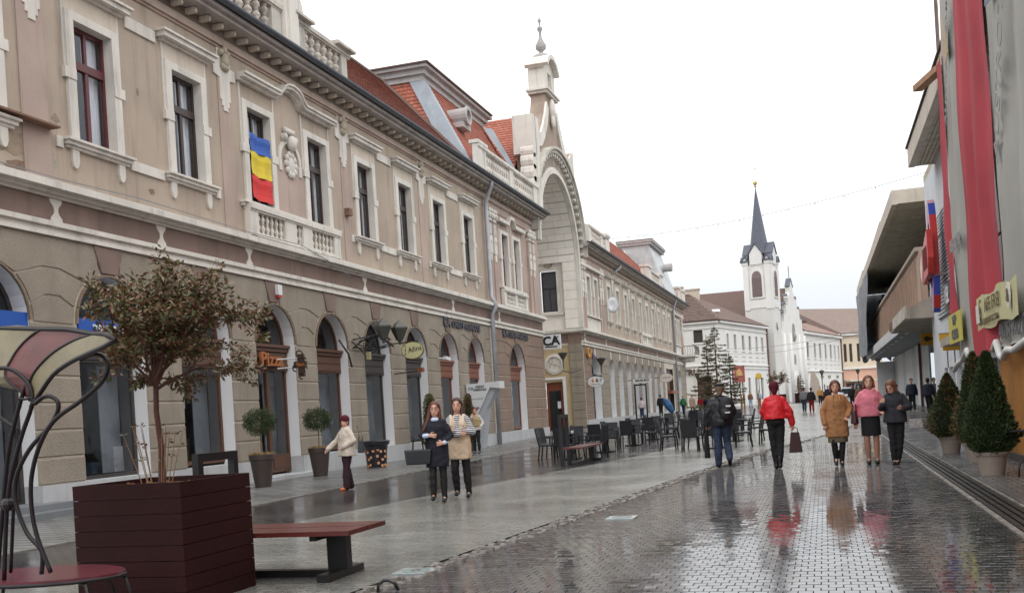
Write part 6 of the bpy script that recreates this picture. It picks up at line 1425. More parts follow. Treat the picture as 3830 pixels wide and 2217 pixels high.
cam_=thing('security_camera','small white camera above the first orange brown shop front','camera',(-14.1,37.9,3.75)); MB().tube([(-14.5,37.9,3.75),(-14.2,37.9,3.75)],.03,6).build('arm',wm,cam_); MB().ob((-14.1,37.85,3.72),(.14,.3,.13),rz=-.3,rx=-.2).build('camera_body',wm,cam_)
cas=thing('bank_sign_box','white light box with black monogram over the round window','sign',(-14.1,54.3,5.15)); MB().box(-14.55,-13.56,54.12,54.34,4.77,5.56).build('sign_box',wm,cas); MB().box(-14.62,-14.55,54.12,54.36,4.75,5.58).build('sign_side',stl,cas)
bk=M('black_print',(30,30,32),.5); text('CA',(-14.07,54.11,5.21),.68,bk,cas,'-Y',depth=.003,bold=.025,tilt=.05); MB().box(-14.42,-13.74,54.1,54.12,4.88,4.94).build('underline',bk,cas)
MB().prism([(-13.86,5.33),(-13.64,5.48),(-13.64,5.42),(-13.86,5.25)],54.1,54.12,'Y').build('accent_stroke',bk,cas)
def lantern(label,x,y,z,s=1.):
    t=thing('street_lantern',label,'lantern',(x,y,z),'tulip lanterns'); MB().lathe([(.03,-.9*s),(.05,-.4*s),(.09,-.33*s),(.30*s,.0),(.34*s,.06*s),(.1*s,.12*s),(.0001,.15*s)],(x,y,z),10).build('lantern_head',lgm,t); return t
l1=lantern('tulip lantern hanging in front of the round window',-15.15,60.9,4.85,.95)
MB().tube([(-15.15,60.9,3.8),(-14.9,61.8,3.7),(-14.6,63.3,3.9)],.03,5).build('arm',black,l1)
l2=lantern('dark tulip lantern above the coffee sign on the far wing',-13.9,66.2,4.6,1.0); MB().tube([(-13.9,66.2,3.5),(-14.5,66.2,3.6)],.04,5).build('arm',black,l2)
s6=oval('oval_sign','white oval sign with the number 60 in front of the first far arch',-13.95,64.4,3.12,.58,.36,M('white_oval_face',(222,222,220),.4,.04,3),stl)
text('6',(-14.13,64.38,3.2),.36,M('number_orange',(210,130,70),.5),s6,'-Y',depth=.003,bold=.012); text('6',(-13.86,64.38,3.2),.36,bk,s6,'-Y',depth=.003,bold=.012); text('ani\nans',(-13.62,64.38,3.22),.1,bk,s6,'-Y',depth=.003,bold=.004); text('COFFEE & MORE',(-13.95,64.38,2.95),.09,dl_,s6,'-Y',depth=.003)
MB().tube([(-14.5,64.44,3.35),(-14.3,64.44,3.3)],.02,5).build('bracket',black,s6)
gg=thing('gold_lettering','round gold emblem and purple letters on the far corner pier','sign',(-14.3,65.2,4.95)); MB().lathe([(.34,0),(.34,.12),(.26,.14),(.24,.1)],(-14.44,64.6,5.0),18,ax='X').build('gold_ring',M('gold_letter',(190,140,70),.35,.2,5,metal=.4),gg); MB().box(-14.45,-14.3,65.1,65.25,4.7,5.3).build('gold_letter_bar',MATS['gold_letter'],gg)
text('lina',(-14.4,66.3,4.85),.5,M('purple_letters',(84,72,104),.5),gg,'X',depth=.03,bold=.02)
sb=board('hanging_sign','white plate sign reading salad box on the far wing',-13.35,78.5,3.35,1.45,.36,M('white_oval_face',(222,222,220)),'SALAD BOX',bk,.2); MB().tube([(-14.5,78.55,3.4),(-14.0,78.55,3.4)],.03,5).build('bracket',black,sb)
o3=oval('oval_sign','small cream oval sign farther along the far wing',-13.4,91.5,3.75,.62,.42,M('cream_oval_face',(220,212,204),.5,.05,3),M('brown_rim',(128,92,84),.6)); text('KURTOS',(-13.4,91.48,3.78),.22,M('red_brown_print',(150,80,70),.6),o3,'-Y',depth=.003); MB().tube([(-14.5,91.55,3.8),(-14.0,91.55,3.8)],.03,5).build('bracket',black,o3)
sd=thing('satellite_dish','white satellite dish fixed between far wing windows','satellite dish',(-14,71.2,8.6)); q=MB().lathe([(.0001,.12),(.3,.07),(.55,-.03),(.56,-.05),(.3,.05),(.0001,.1)],(0,0,0),20,ax='Y',sx=.8); m4=Matrix.Rotation(R_(35),4,'Z'); q.v=[tuple(m4@Vector((a,b,c))+Vector((-13.9,71.2,8.6))) for a,b,c in q.v]; q.build('dish',wm,sd,smooth=True); MB().tube([(-14.5,71.4,8.6),(-13.95,71.3,8.6)],.03,5).tube([(-13.9,71.1,8.2),(-13.6,70.7,8.5)],.015,4).build('arm',stl,sd)
mp2=thing('menu_frame','tall black glazed frame standing by the far arches','display frame',(-13.6,78.2,gz(78))); z=gz(78); MB().box(-13.95,-13.85,78.1,78.2,z,z+2.75).box(-13.1,-13.0,78.1,78.2,z,z+2.75).box(-13.85,-13.1,78.1,78.2,z+2.63,z+2.75).box(-13.85,-13.1,78.1,78.2,z,z+.12).build('frame',black,mp2); MB().quad((-13.85,78.15,z+.12),(-13.1,78.15,z+.12),(-13.1,78.15,z+2.63),(-13.85,78.15,z+2.63)).build('glass_sheet',glasss,mp2)
umb_=thing('closed_parasol','closed blue parasol leaning beside the cafe tables','parasol',(-11.9,83,gz(83))); z=gz(83); MB().tube([(-12.5,82.9,z+1.55),(-12.3,83,z+1.3),(-12.1,83,z+.9),(-11.85,83,z+.45),(-11.75,83,z+.3)],[.02,.28,.34,.22,.05],8).build('folded_cloth',M('blue_parasol_cloth',(48,92,136),.6,.1,4),umb_); MB().tube([(-12.6,82.9,z+1.7),(-11.6,83,z)],.02,5).build('pole',stl,umb_)
# ---------------------------------------------------------------- cafe furniture
def make_chair():
    t=thing('cafe_chair','x','chair',(0,0,0),'black woven cafe chairs')
    mb=MB().box(-.23,.23,-.22,.22,.40,.45); mb.build('seat',rattan,t); MB().box(-.225,.225,-.215,.215,.452,.458).build('wet_seat_top',M('wet_seat_plastic',(120,124,130),.15,.1,5),t)
    b=MB(); b.v=[(-.22,.20,.42),(.22,.20,.42),(.22,.24,.42),(-.22,.24,.42),(-.21,.30,.92),(.21,.30,.92),(.21,.34,.92),(-.21,.34,.92)]; b.f=[(0,3,2,1),(4,5,6,7),(0,1,5,4),(1,2,6,5),(2,3,7,6),(3,0,4,7)]; b.build('backrest',rattan,t)
    for sx in (-1,1):
        MB().tube([(sx*.21,-.2,.42),(sx*.225,-.22,0)],.022,6).build('leg',black,t); MB().tube([(sx*.21,.2,.42),(sx*.225,.26,0)],.022,6).build('leg',black,t)
        MB().box(sx*.235-.02,sx*.235+.02,-.2,.25,.63,.655).box(sx*.235-.018,sx*.235+.018,-.2,-.16,.44,.63).build('armrest',rattan,t)
    return t
def make_table():
    t=thing('cafe_table','x','table',(0,0,0),'black square cafe tables')
    MB().box(-.38,.38,-.38,.38,.71,.745).build('table_top',M('wet_dark_table_top',(54,56,62),.12,.1,4),t); MB().box(-.07,.07,-.07,.07,.04,.71).build('pedestal',black,t); MB().box(-.26,.26,-.26,.26,0,.04).build('foot_plate',black,t); return t
ch0=make_chair(); tb0=make_table(); used=[0,0]
def place(o,k,x,y,rz,label):
    c=o if not used[k] else dup(o,(0,0,0)); used[k]=1
    c.location=(x,y,gz(y)+.002); c.rotation_euler=(0,0,rz); c['label']=label; return c
TB=[(-7.0,28.4,'first cafe table behind the far bench'),(-6.75,32.0,'second cafe table from the bench'),(-6.6,36.2,'third cafe table along the left row'),(-6.7,41.3,'fourth cafe table along the left row'),(-6.9,46.5,'fifth cafe table along the left row'),
    (-3.1,31.0,'cafe table hidden beyond the man with the backpack'),(-3.0,35.6,'cafe table right of the man in black'),(-3.4,41.0,'second cafe table of the right row'),(-4.0,46.5,'third cafe table of the right row'),(-6.2,52,'cafe table near the menu frame')]
r=random.Random(12); side=['near side','far side','left side','right side']
for i,(x,y,l) in enumerate(TB):
    place(tb0,1,x,y,r.uniform(-.08,.08),l)
    for k,(dx,dy,rz) in enumerate(((0,-.75,math.pi),(0,.75,0),(-.72,0,math.pi/2),(.72,0,-math.pi/2))):
        if (i*4+k)%9==7: continue
        place(ch0,0,x+dx+r.uniform(-.08,.08),y+dy*(1.0)+r.uniform(-.08,.08),rz+r.uniform(-.25,.25),'black woven chair on the %s of the %s'%(side[k],l.replace(' hidden beyond the man with the backpack',' beyond the backpack').replace('first cafe table behind the far bench','first table by the bench').replace('cafe ','')))
for x,y,rz,l in ((-3.75,29.6,math.pi+.0,'black woven chair seen squarely from behind left of the man'),(-4.55,30.9,math.pi/2,'black woven chair in side view at the left of the right group'),(-1.75,32.4,-math.pi/2-.1,'black woven chair in side view just left of the red jacket'),(-7.95,29.6,math.pi/2-.3,'black woven chair nearest the portal, left of the bench loop')):
    place(ch0,0,x,y,rz,l)
for i,(x,y,dz) in enumerate([(-6.95,28.5,.747),(-3.2,30.9,.747),(-6.7,32.1,.747)]): tag(MB().lathe([(.04,0),(.045,.06),(.03,.065)],(x,y,dz),10).build('ashtray',wm,None),['white ashtray on the first table by the bench','white ashtray on the table beyond the backpack','white ashtray on the second table'][i],'ashtray')
# ---------------------------------------------------------------- far trees and street furniture
def spruce(label,x,y,h,R,seed,name='sparse_spruce'):
    z0=gz(y); r=random.Random(seed); t=thing(name,label,'tree',(x,y,z0),'sparse spruces before the white house'); tb=MB(); lf=MB(); L0=Vector((x,y,z0))
    tb.tube([L0,L0+Vector((0,0,h))],[.1,.02],6); z=.9
    while z<h-.15:
        u=z/h; R_r=R*(1-u)**.8
        for k in range(r.randint(4,6)):
            a=r.uniform(0,6.3); l=R_r*r.uniform(.65,1.15)
            if l<.1: continue
            pts=[L0+Vector((math.cos(a)*l*s,math.sin(a)*l*s,z-.30*l*s+.22*l*s*s*s)) for s in (0,.3,.6,.85,1)]
            tb.tube(pts,[.03*(1-u)+.008,.02,.016,.012,.008],4,cap=False)
            for q in range(int(6+30*l)):
                s=r.uniform(.15,1); i=min(3,int(s*4)); p=pts[i].lerp(pts[i+1],s*4-i)
                leafquad(lf,p,Vector((math.cos(a)*.8+r.gauss(0,.5),math.sin(a)*.8+r.gauss(0,.5),-.5+r.gauss(0,.35))),.24*r.uniform(.6,1.3),.05,r)
        z+=r.uniform(.24,.36)*(1.2-.4*u)
    tb.build('trunk',bark,t); lf.build('needles',sprm,t,kind='stuff')
spruce('tallest sparse spruce standing before the white corner house',-8.9,91,7.6,3.0,1)
spruce('left sparse spruce close against the tallest one',-9.75,92,6.9,1.4,2)
spruce('shorter spruce on the right of the group',-7.9,92.5,5.2,1.7,3)
def far_planter(label,x,y,w_,h,boards=4): return planter(label,x-w_/2,x+w_/2,y-w_/2,y+w_/2,gz(y),gz(y)+h,boards=boards)
far_planter('far dark red planter holding the bushy round tree',-4.75,115.6,1.5,1.15)
round_tree('bushy round grey green tree in the far planter before the church','tree',(-4.75,115.6,gz(115)+1.1),1.3,.85,31,16,.12,n0=9)
far_planter('far dark red planter holding the little pale spruce',-2.65,129.9,1.6,1.15)
spruce('little pale spruce growing in the far planter',-2.7,129.9,3.7,.9,9,'small_spruce')
far_planter('farthest dark planter beside two walkers',.2,140,1.4,1.1,3)
for x,y,l in ((-.2,152,'tulip street lamp right of the church door'),(4.9,160,'tulip street lamp before the pink house'),(-13.6,117,'tulip street lamp by the white house shop')):
    t=thing('street_lamp',l,'street lamp',(x,y,gz(y)),'far street lamps'); z=gz(y); MB().tube([(x,y,z),(x,y,z+3.3)],.06,6).build('post',black,t); MB().lathe([(.06,0),(.35,.7),(.4,.75),(.1,.9)],(x,y,z+3.3),8).build('lamp_head',lgm,t)
for x,y,l in ((-7.6,100,'left tan bollard before the white house'),(-7.35,100.2,'slim tan bollard touching the left one'),(-5.9,98,'right brown bollard before the white house')):
    tag(MB().lathe([(.08,0),(.08,1.35),(.05,1.42),(.0001,1.44)],(x,y,gz(y)),8).build('bollard',M('tan_bollard',(150,112,72),.6,.2,4),None),l,'bollard','brown bollards')
hs_=board('hanging_sign','red and gold painted shop sign hung above the walkers',-8.72,113.9,4.2,1.15,1.8,M('red_gold_sign',(176,96,88),.6,.5,1.1)); MB().box(-9.5,-9.33,113.9,114.0,3.4,5.0).build('sign_edge_panel',M('maroon_panel',(110,70,74),.6),hs_); MB().prism([(-9.1,4.0),(-8.35,4.0),(-8.45,4.5),(-8.72,4.8),(-9.0,4.5)],113.84,113.89,'Y').build('gold_picture',M('gold_picture',(216,176,120),.6,.2,2),hs_)
MB().tube([(-8.72,113.95,.4),(-8.72,113.95,3.3)],.05,5).build('post',black,hs_)
y2_=oval('round_sign','round yellow hanging sign beside the church tower',-7.2,122.5,4.0,.36,.36,M('yellow_round_sign',(208,178,62),.5,.15,2),M('yellow_rim',(170,140,50),.6)); MB().tube([(-7.2,122.56,.5),(-7.2,122.56,3.7)],.04,5).build('post',black,y2_)
wa=thing('winged_monument','pale weathered wing shaped monument by the church portal','monument',(.1,150,gz(150))); z=gz(150); MB().prism([(-1.9,z),(-.5,z),(-.45,z+1.6),(-.65,z+2.8),(-1.0,z+3.6),(-1.35,z+4.1),(-1.65,z+3.8),(-1.85,z+2.2)],149.6,150.2,'Y').build('slab',M('mottled_stone',(176,164,152),.9,.2,1.2,.3,8),wa)
for i,(x,y,w_,l,c) in enumerate(((5.0,150,1.9,'dark van parked far down the street',(62,66,78)),(2.9,146,1.7,'white car parked left of the dark van',(214,220,226)))):
    z=gz(y); t=thing('parked_van' if i==0 else 'parked_car',l,'van' if i==0 else 'car',(x,y,z)); cm=M('car_paint_%s'%('dark','white')[i],c,.25,.05,1); H=2.0 if i==0 else 1.5
    MB().prism([(x-w_/2,z+.35),(x+w_/2,z+.35),(x+w_/2,z+H*.55),(x+w_/2-.15,z+H*.95),(x+w_/2-.3,z+H),(x-w_/2+.3,z+H),(x-w_/2+.15,z+H*.95),(x-w_/2,z+H*.55)],y,y+4.4,'Y').build('body',cm,t)
    MB().prism([(x-w_/2+.1,z+H*.56),(x+w_/2-.1,z+H*.56),(x+w_/2-.25,z+H*.9),(x-w_/2+.25,z+H*.9)],y-.02,y,'Y').build('windscreen',M('car_glass',(40,46,52),.08,.1),t)
    for sx in (-1,1):
        MB().lathe([(.32,-.1),(.32,.1)],(x+sx*(w_/2-.1),y+.8,z+.32),12,ax='X').build('wheel',black,t); MB().box(x+sx*(w_/2-.3)-.12,x+sx*(w_/2-.3)+.12,y-.04,y,z+.65,z+.82).build('headlight',M('headlight_lens',(224,228,232),.1,.02),t)
    MB().box(x-.25,x+.25,y-.03,y,z+.42,z+.53).build('number_plate',wm,t); MB().box(x-w_/2+.35,x+w_/2-.35,y-.03,y,z+.6,z+.85).build('grille',wm if i==0 else black,t)
# peeled plaster on the near upper wall
pr_=random.Random(17); pmat=(M('bare_plaster',(150,134,116),.95,.25,3,.8,30),M('grey_patch_plaster',(166,158,146),.95,.2,3,.6,30),M('raw_brown_patch',(134,112,96),.95,.3,4,.9,30))
for k,(y,z,ry,rz_) in enumerate(((15.9,7.15,.55,.28),(16.9,6.95,.3,.22),(14.2,7.3,.5,.3),(17.2,7.9,.12,.1),(16.4,8.2,.08,.07),(20.2,7.0,.1,.07),(26.3,6.9,.14,.08),(12.9,6.9,.6,.2),(16.2,6.72,.6,.1),(19.9,9.2,.05,.09))):
    n=14; poly=[(y+ry*math.cos(2*math.pi*i/n)*pr_.uniform(.6,1.2),z+rz_*math.sin(2*math.pi*i/n)*pr_.uniform(.6,1.2)) for i in range(n)]
    MB().prism(poly,FXX+.0,FXX+.006+.002*(k%3)).build('plaster_patch',pmat[k%3],lw)
MB().box(FXX,FXX+.28,14.9,17.0,7.62,7.66).build('rusty_ledge',M('rusty_box',(128,98,82)),lw)
# ---------------------------------------------------------------- people
skin=M('skin',(206,160,138),.55,.04,6); skin2=M('stocking_skin',(170,124,104),.5,.04,6)
def V3(p): return Vector(p)
class Bd(MB):
    def cap(s,p0,p1,r0,r1,n=10,fy=1.):
        p0,p1=V3(p0),V3(p1); d=(p1-p0); L=d.length; d=d.normalized() if L>1e-6 else Vector((0,0,1))
        pts=[];rs=[]
        for a in (-1.45,-.9,-.4): pts.append(p0+d*r0*math.sin(a)); rs.append(max(.001,r0*math.cos(a)))
        pts+=[p0,p1]; rs+=[r0,r1]
        for a in (.4,.9,1.45): pts.append(p1+d*r1*math.sin(a)); rs.append(max(.001,r1*math.cos(a)))
        b=len(s.v); MB.tube(s,pts,rs,n)
        return s
    def ell(s,c,r,rot=None,n=12,m=8):
        b=len(s.v); s.ball((0,0,0),1,n,m,(1,1,1))
        for i in range(b,len(s.v)):
            q=Vector(s.v[i]); q=Vector((q.x*r[0],q.y*r[1],q.z*r[2]))
            if rot is not None: q=rot@q
            s.v[i]=tuple(q+Vector(c))
        return s
    def loft(s,secs,n=18,fold=0.,ph=0.):      # secs: (z,cx,cy,rx,ry)
        b=len(s.v)
        for z,cx,cy,rx,ry in secs:
            k=0 if fold==0 else fold*max(0,(secs[0][0]-z)/(secs[0][0]-secs[-1][0]))
            for i in range(n):
                t=2*math.pi*i/n; w_=1+k*math.sin(t*5+ph)
                s.v.append((cx+rx*w_*math.cos(t),cy+ry*w_*math.sin(t),z))
        for j in range(len(secs)-1):
            for i in range(n): a=b+j*n+i; a2=b+j*n+(i+1)%n; s.f.append((a,a2,a2+n,a+n))
        s.f.append(tuple(b+i for i in range(n))[::-1]); s.f.append(tuple(b+(len(secs)-1)*n+i for i in range(n))); return s
def solid(mb,name,mat,par,vox=.014,sm=4,scale=1.,wr=0.,seed=0):
    """one continuous surface from overlapping volumes"""
    me=bpy.data.meshes.new(name); me.from_pydata(mb.v,[],mb.f)
    bm=bmesh.new(); bm.from_mesh(me); bmesh.ops.recalc_face_normals(bm,faces=bm.faces); bm.to_mesh(me); bm.free()
    o=bpy.data.objects.new(name,me); COL.objects.link(o)
    m=o.modifiers.new('r','REMESH'); m.mode='VOXEL'; m.voxel_size=vox; m.use_smooth_shade=True
    if sm: m2=o.modifiers.new('s','SMOOTH'); m2.iterations=sm; m2.factor=.5
    dg=bpy.context.evaluated_depsgraph_get(); me2=bpy.data.meshes.new_from_object(o.evaluated_get(dg)); bpy.data.objects.remove(o); bpy.data.meshes.remove(me)
    if wr:
        nr=[v.normal.copy() for v in me2.vertices]
        for v,n_ in zip(me2.vertices,nr):
            c=v.co; k=mnoise.noise(Vector((c.x*9+seed,c.y*9,c.z*14)))+.6*mnoise.noise(Vector((c.x*22,c.y*22+seed,c.z*16)))
            v.co=c+n_*k*wr
    me2.transform(Matrix.Scale(scale,4)); me2.materials.clear(); me2.materials.append(mat)
    me2.polygons.foreach_set('use_smooth',[True]*len(me2.polygons))
    q=bpy.data.objects.new(name,me2); COL.objects.link(q); q.parent=par; return q
def hand(b,w_,d,side,curl=.5,n=7):
    """palm, four unequal fingers and a thumb from wrist w_ along d"""
    d=V3(d).normalized(); up_=Vector((0,-1,0)) if abs(d.y)<.8 else Vector((0,0,1)); s_=d.cross(up_).normalized()*side; pn=s_.cross(d).normalized()
    w_=V3(w_); c=w_+d*.045
    for k in (-.024,0,.024): b.cap(w_+d*.01+s_*k*.6,w_+d*.085+s_*k,.014,.013,n)
    for k,l in ((-.033,.05),(-.011,.062),(.011,.066),(.033,.058)):
        a=w_+d*.085+s_*k; m_=a+d*l*.5*(1-curl*.3)+pn*l*.5*curl; e_=m_+d*l*.5*(1-curl)+pn*l*.5*curl*1.2
        b.cap(a,m_,.0095,.009,6); b.cap(m_,e_,.009,.008,6)
    a=w_+d*.03+s_*.03; m_=a+s_*.03+d*.025; b.cap(a,m_,.012,.011,6); b.cap(m_,m_+d*.028+pn*.01,.011,.009,6)
def person(label,loc,rz,H=1.68,la=None,ra=None,ll=None,rl=None,lean=0.,headrot=(0,0),fem=True,spec=(),near=True,body_mat=None,grp=None,face=True,headoff=(0,0,0)):
    """faces -Y; la/ra: (elbow, wrist[, handdir]); ll/rl: (knee, ankle[, toe direction y])"""
    sc_=H/1.70; t=thing('person',label,'person',loc,grp); t.rotation_euler=(0,0,rz); WL[t.name]=Vector((0,0,0))
    la=la or ((.235,.02,1.10),(.25,-.04,.86)); ra=ra or ((-.235,.02,1.10),(-.25,-.04,.86))
    ll=ll or ((.09,-.02,.49),(.09,.02,.08)); rl=rl or ((-.09,-.02,.49),(-.09,.02,.08))
    shx=.145 if fem else .175; sh={1:V3((shx,.0,1.36)),-1:V3((-shx,0,1.36))}
    hr=Matrix.Rotation(headrot[0],4,'Z')@Matrix.Rotation(headrot[1],4,'X'); ho=V3(headoff); hc=V3((0,-.012,1.565))+ho
    HS=1.05
    def Hh(p): return hc+hr@(V3(p)*HS)
    b=Bd()
    b.ell((0,0,1.24),(.15 if fem else .17,.1,.2)).ell((0,0,1.05),(.13,.095,.16)).ell((0,.01,.93),(.16,.115,.12)).cap((0,.015,1.34),Hh((0,.015,-.06)),.055,.046)
    b.ell(Hh((0,.012,.02)),(.083,.102,.116),rot=hr.to_3x3()).ell(Hh((0,-.022,-.05)),(.061,.069,.069),rot=hr.to_3x3())
    if near: b.cap(Hh((0,-.085,.01)),Hh((0,-.108,-.025)),.009,.014,6).ell(Hh((.076,.01,-.005)),(.012,.02,.03)).ell(Hh((-.076,.01,-.005)),(.012,.02,.03)).cap(Hh((-.02,-.085,-.06)),Hh((.02,-.085,-.06)),.01,.01,6)
    for sd,arm,leg in ((1,la,ll),(-1,ra,rl)):
        b.cap(sh[sd],arm[0],.046,.037).cap(arm[0],arm[1],.037,.026)
        hd=arm[2] if len(arm)>2 else (V3(arm[1])-V3(arm[0])); cu=arm[3] if len(arm)>3 else .55
        hand(b,arm[1],hd,sd,cu) if near else b.cap(arm[1],V3(arm[1])+V3(hd).normalized()*.13,.03,.025,6)
        hp=V3((sd*.08,0,.9)); b.cap(hp,leg[0],.07,.044).cap(leg[0],V3(leg[0]).lerp(V3(leg[1]),.35),.042,.044).cap(V3(leg[0]).lerp(V3(leg[1]),.35),leg[1],.044,.028)
        a=V3(leg[1]); fd=leg[2] if len(leg)>2 else Vector((0,-.14,-.05)); b.cap(a,a+V3(fd),.03,.024)
    vx=.0105 if near else .026
    solid(b,'body',body_mat or skin,t,vx,3 if near else 2,sc_)
    vx2=.014 if near else .03
    for i,sp_ in enumerate(spec):
        kind=sp_[0]; c=Bd(); wr=.009 if near else 0
        if kind=='trousers':   # mat, radius gain, ankle gain
            _,m_,g0,g1=sp_[:4]; bot=sp_[4] if len(sp_)>4 else 1.
            c.ell((0,.015,.93),(.155+g0,.115+g0,.12)).loft([(1.04,0,0,.13+g0,.1+g0),(.9,0,.01,.165+g0,.12+g0)])
            for sd,leg in ((1,ll),(-1,rl)):
                hp=V3((sd*.078,0,.88)); k=V3(leg[0]); a=k.lerp(V3(leg[1]),bot); c.cap(hp,k,.08+g0,.052+g0*.8).cap(k,k.lerp(a,.4),.052+g0*.8,.054+(g0+g1)/2).cap(k.lerp(a,.4),a,.054+(g0+g1)/2,.036+g1)
            solid(c,'trousers',m_,t,vx2,2,sc_,wr,i+H*10)
        elif kind=='coat':     # mat, hem z, chest gain, hem rx, hem ry, sleeve fraction, name
            _,m_,hz,g,hrx,hry,sf,nm=sp_[:8]; sm_=sp_[8] if len(sp_)>8 else None
            w0=.15 if fem else .17
            secs=[(1.42,0,.01,.06+g*.6,.055+g*.6),(1.385,0,.005,.115+g*.6,.07+g*.6),(1.28,0,-.005,w0-.005+g*.8,.105+g*.8),(1.1,0,0,w0-.01+g,.105+g),(.98,0,.005,w0+.01+g,.115+g)]
            if hz<.9: secs.append((.9,0,.005,max(.165+g,hrx*.93),max(.125+g,hry*.93)))
            secs.append((hz,0,.0,hrx,hry)); secs=[q for q in secs if q[0]>=hz]
            c.loft(secs,fold=.05 if hz<.85 else .02,ph=H*7)
            s2=c if sm_ is None else Bd()
            for sd,arm in ((1,la),(-1,ra)):
                e0,e1=V3(arm[0]),V3(arm[0]).lerp(V3(arm[1]),sf); s2.cap(sh[sd]-Vector((sd*.015,0,.015)),e0,.05+g*.45,.042+g*.45).cap(e0,e1,.042+g*.45,.034+g*.4)
            solid(c,nm,m_,t,vx2,3,sc_,wr*1.1,i+H*13)
            if sm_ is not None: solid(s2,'sleeves',sm_,t,vx2,2,sc_,wr,i)
        elif kind=='skirt':
            _,m_,z0,z1,rx,ry=sp_; c.loft([(z0,0,.005,.15,.115),(.9,0,.005,.178,.135),((.9+z1)/2,0,0,(.178+rx)/2,(.135+ry)/2),(z1,0,0,rx,ry)],fold=.02); solid(c,'skirt',m_,t,vx2,2,sc_)
        elif kind=='shoes':
            _,m_,hgt=sp_
            for sd,leg in ((1,ll),(-1,rl)):
                a=V3(leg[1]); fd=V3(leg[2] if len(leg)>2 else (0,-.14,-.05)); c=Bd(); c.cap(a+Vector((0,.02,-.03)),a+fd,.047,.036).cap(a+Vector((0,0,hgt)),a+Vector((0,.01,-.02)),.05,.046); solid(c,'shoe',m_,t,vx2,2,sc_)
        elif kind=='hair':
            _,m_,st=sp_
            c.ell(Hh((0,.03,.045)),(.099,.11,.108),rot=hr.to_3x3())
            if st=='long':
                for sx in (-1,1): c.cap(Hh((sx*.07,.03,.03)),Hh((sx*.085,-.01,-.12)),.035,.035).cap(Hh((sx*.085,-.01,-.12)),Hh((sx*.11,-.07,-.33)),.035,.02)
                c.cap(Hh((0,.08,0)),Hh((0,.09,-.28)),.07,.05)
            elif st=='side':   # swept to the wearer's right
                c.cap(Hh((-.07,.02,.03)),Hh((-.11,0,-.14)),.04,.045).cap(Hh((-.11,0,-.14)),Hh((-.19,-.05,-.32)),.045,.028).cap(Hh((.07,.03,.03)),Hh((.08,.0,-.13)),.03,.03).cap(Hh((0,.08,0)),Hh((0,.07,-.2)),.06,.05)
            elif st=='bob':
                for sx in (-1,1): c.cap(Hh((sx*.075,.02,.05)),Hh((sx*.09,.0,-.08)),.03,.028)
                c.cap(Hh((-.06,.075,.0)),Hh((.06,.075,.0)),.05,.05).cap(Hh((-.05,.07,-.07)),Hh((.05,.07,-.07)),.036,.036)
            elif st=='short': c.cap(Hh((0,.06,.02)),Hh((0,.075,-.06)),.07,.045)
            elif st=='bun': c.ell(Hh((0,.12,.06)),(.045,.045,.045))
            solid(c,'hair',m_,t,.011 if near else .026,2,sc_,.003,i)
        elif kind=='beanie':
            c.ell(Hh((0,.02,.05)),(.104,.118,.11),rot=hr.to_3x3()).cap(Hh((0,.06,.0)),Hh((0,.075,-.05)),.075,.055); solid(c,'knit_hat',sp_[1],t,.011,2,sc_,.003,i)
        elif kind=='cap':
            c.ell(Hh((0,.015,.085)),(.107,.13,.056),rot=hr.to_3x3()).ell(Hh((0,-.09,.06)),(.07,.06,.012)); solid(c,'flat_cap',sp_[1],t,.011,2,sc_)
        elif kind=='scarf':
            c.cap((-.07,-.03,1.4),(.07,-.03,1.4),.055,.055).cap((-.06,.05,1.41),(.06,.05,1.41),.05,.05); solid(c,sp_[2],sp_[1],t,vx2,2,sc_,.006,i)
        elif kind=='extra':
            for nm,m_,fn in sp_[1:]:
                c=Bd(); fn(c); solid(c,nm,m_,t,vx2*.8,2,sc_)
    if near and face:
        for sx in (-1,1): 
            q=MB().ball(Hh((sx*.03,-.078,.022)),.0085,8,6); q.v=[tuple(V3(v)*sc_) for v in q.v]; o=q.build('eye',M('dark_eye',(40,28,24),.3),t); 
            q=MB().ball(Hh((sx*.03,-.074,.043)),.017,8,5,(1,.5,.22)); q.v=[tuple(V3(v)*sc_) for v in q.v]; q.build('eyebrow',M('brown_brow',(70,48,38),.8),t)
        q=MB().ball(Hh((0,-.09,-.052)),.02,8,5,(1,.35,.25)); q.v=[tuple(V3(v)*sc_) for v in q.v]; q.build('mouth',M('lip_red',(168,84,80),.5),t)
    return t
navy=M('navy_coat_cloth',(24,26,38),.85,.12,6,.2,80); blk=M('black_cloth',(22,22,26),.85,.15,6,.2,80); tights=M('black_tights',(20,18,22),.7,.1,8)
beigej=M('beige_jacket_cloth',(206,194,180),.75,.08,6,.2,60); plum=M('plum_trousers',(48,24,34),.85,.12,6); burg=M('burgundy_knit',(84,20,36),.95,.1,12,.4,90)
camel=M('camel_wool',(166,118,78),.9,.07,6,.2,70); pinkc=M('pink_wool',(216,126,140),.9,.06,6,.2,70); redp=M('red_padded_nylon',(212,34,44),.5,.08,5,.1,20)
jean=M('blue_denim',(46,58,82),.85,.25,4,.2,80); vest=M('cream_shearling',(214,190,164),.95,.06,8,.3,60); furc=M('cream_fur',(226,214,196),.98,.1,20,.8,60)
strp=M('striped_jersey',(38,42,60),.9,.04,6,stripe=((222,222,224),10)); shoe=M('black_leather',(18,17,18),.35,.1,8); orshoe=M('orange_shoe',(206,118,66),.5,.1,8)
hbr=M('dark_brown_hair',(64,40,34),.6,.2,14); hrd=M('reddish_brown_hair',(92,48,40),.55,.2,14); hau=M('auburn_hair',(106,68,48),.55,.2,14); hgr=M('brown_grey_hair',(118,100,80),.7,.2,14)
olive=M('olive_skirt_cloth',(104,92,72),.9,.1,6); bluesh=M('pale_blue_shirt',(196,208,232),.7,.05,6); dkred=M('dark_red_cloth',(128,24,32),.8,.1,6)
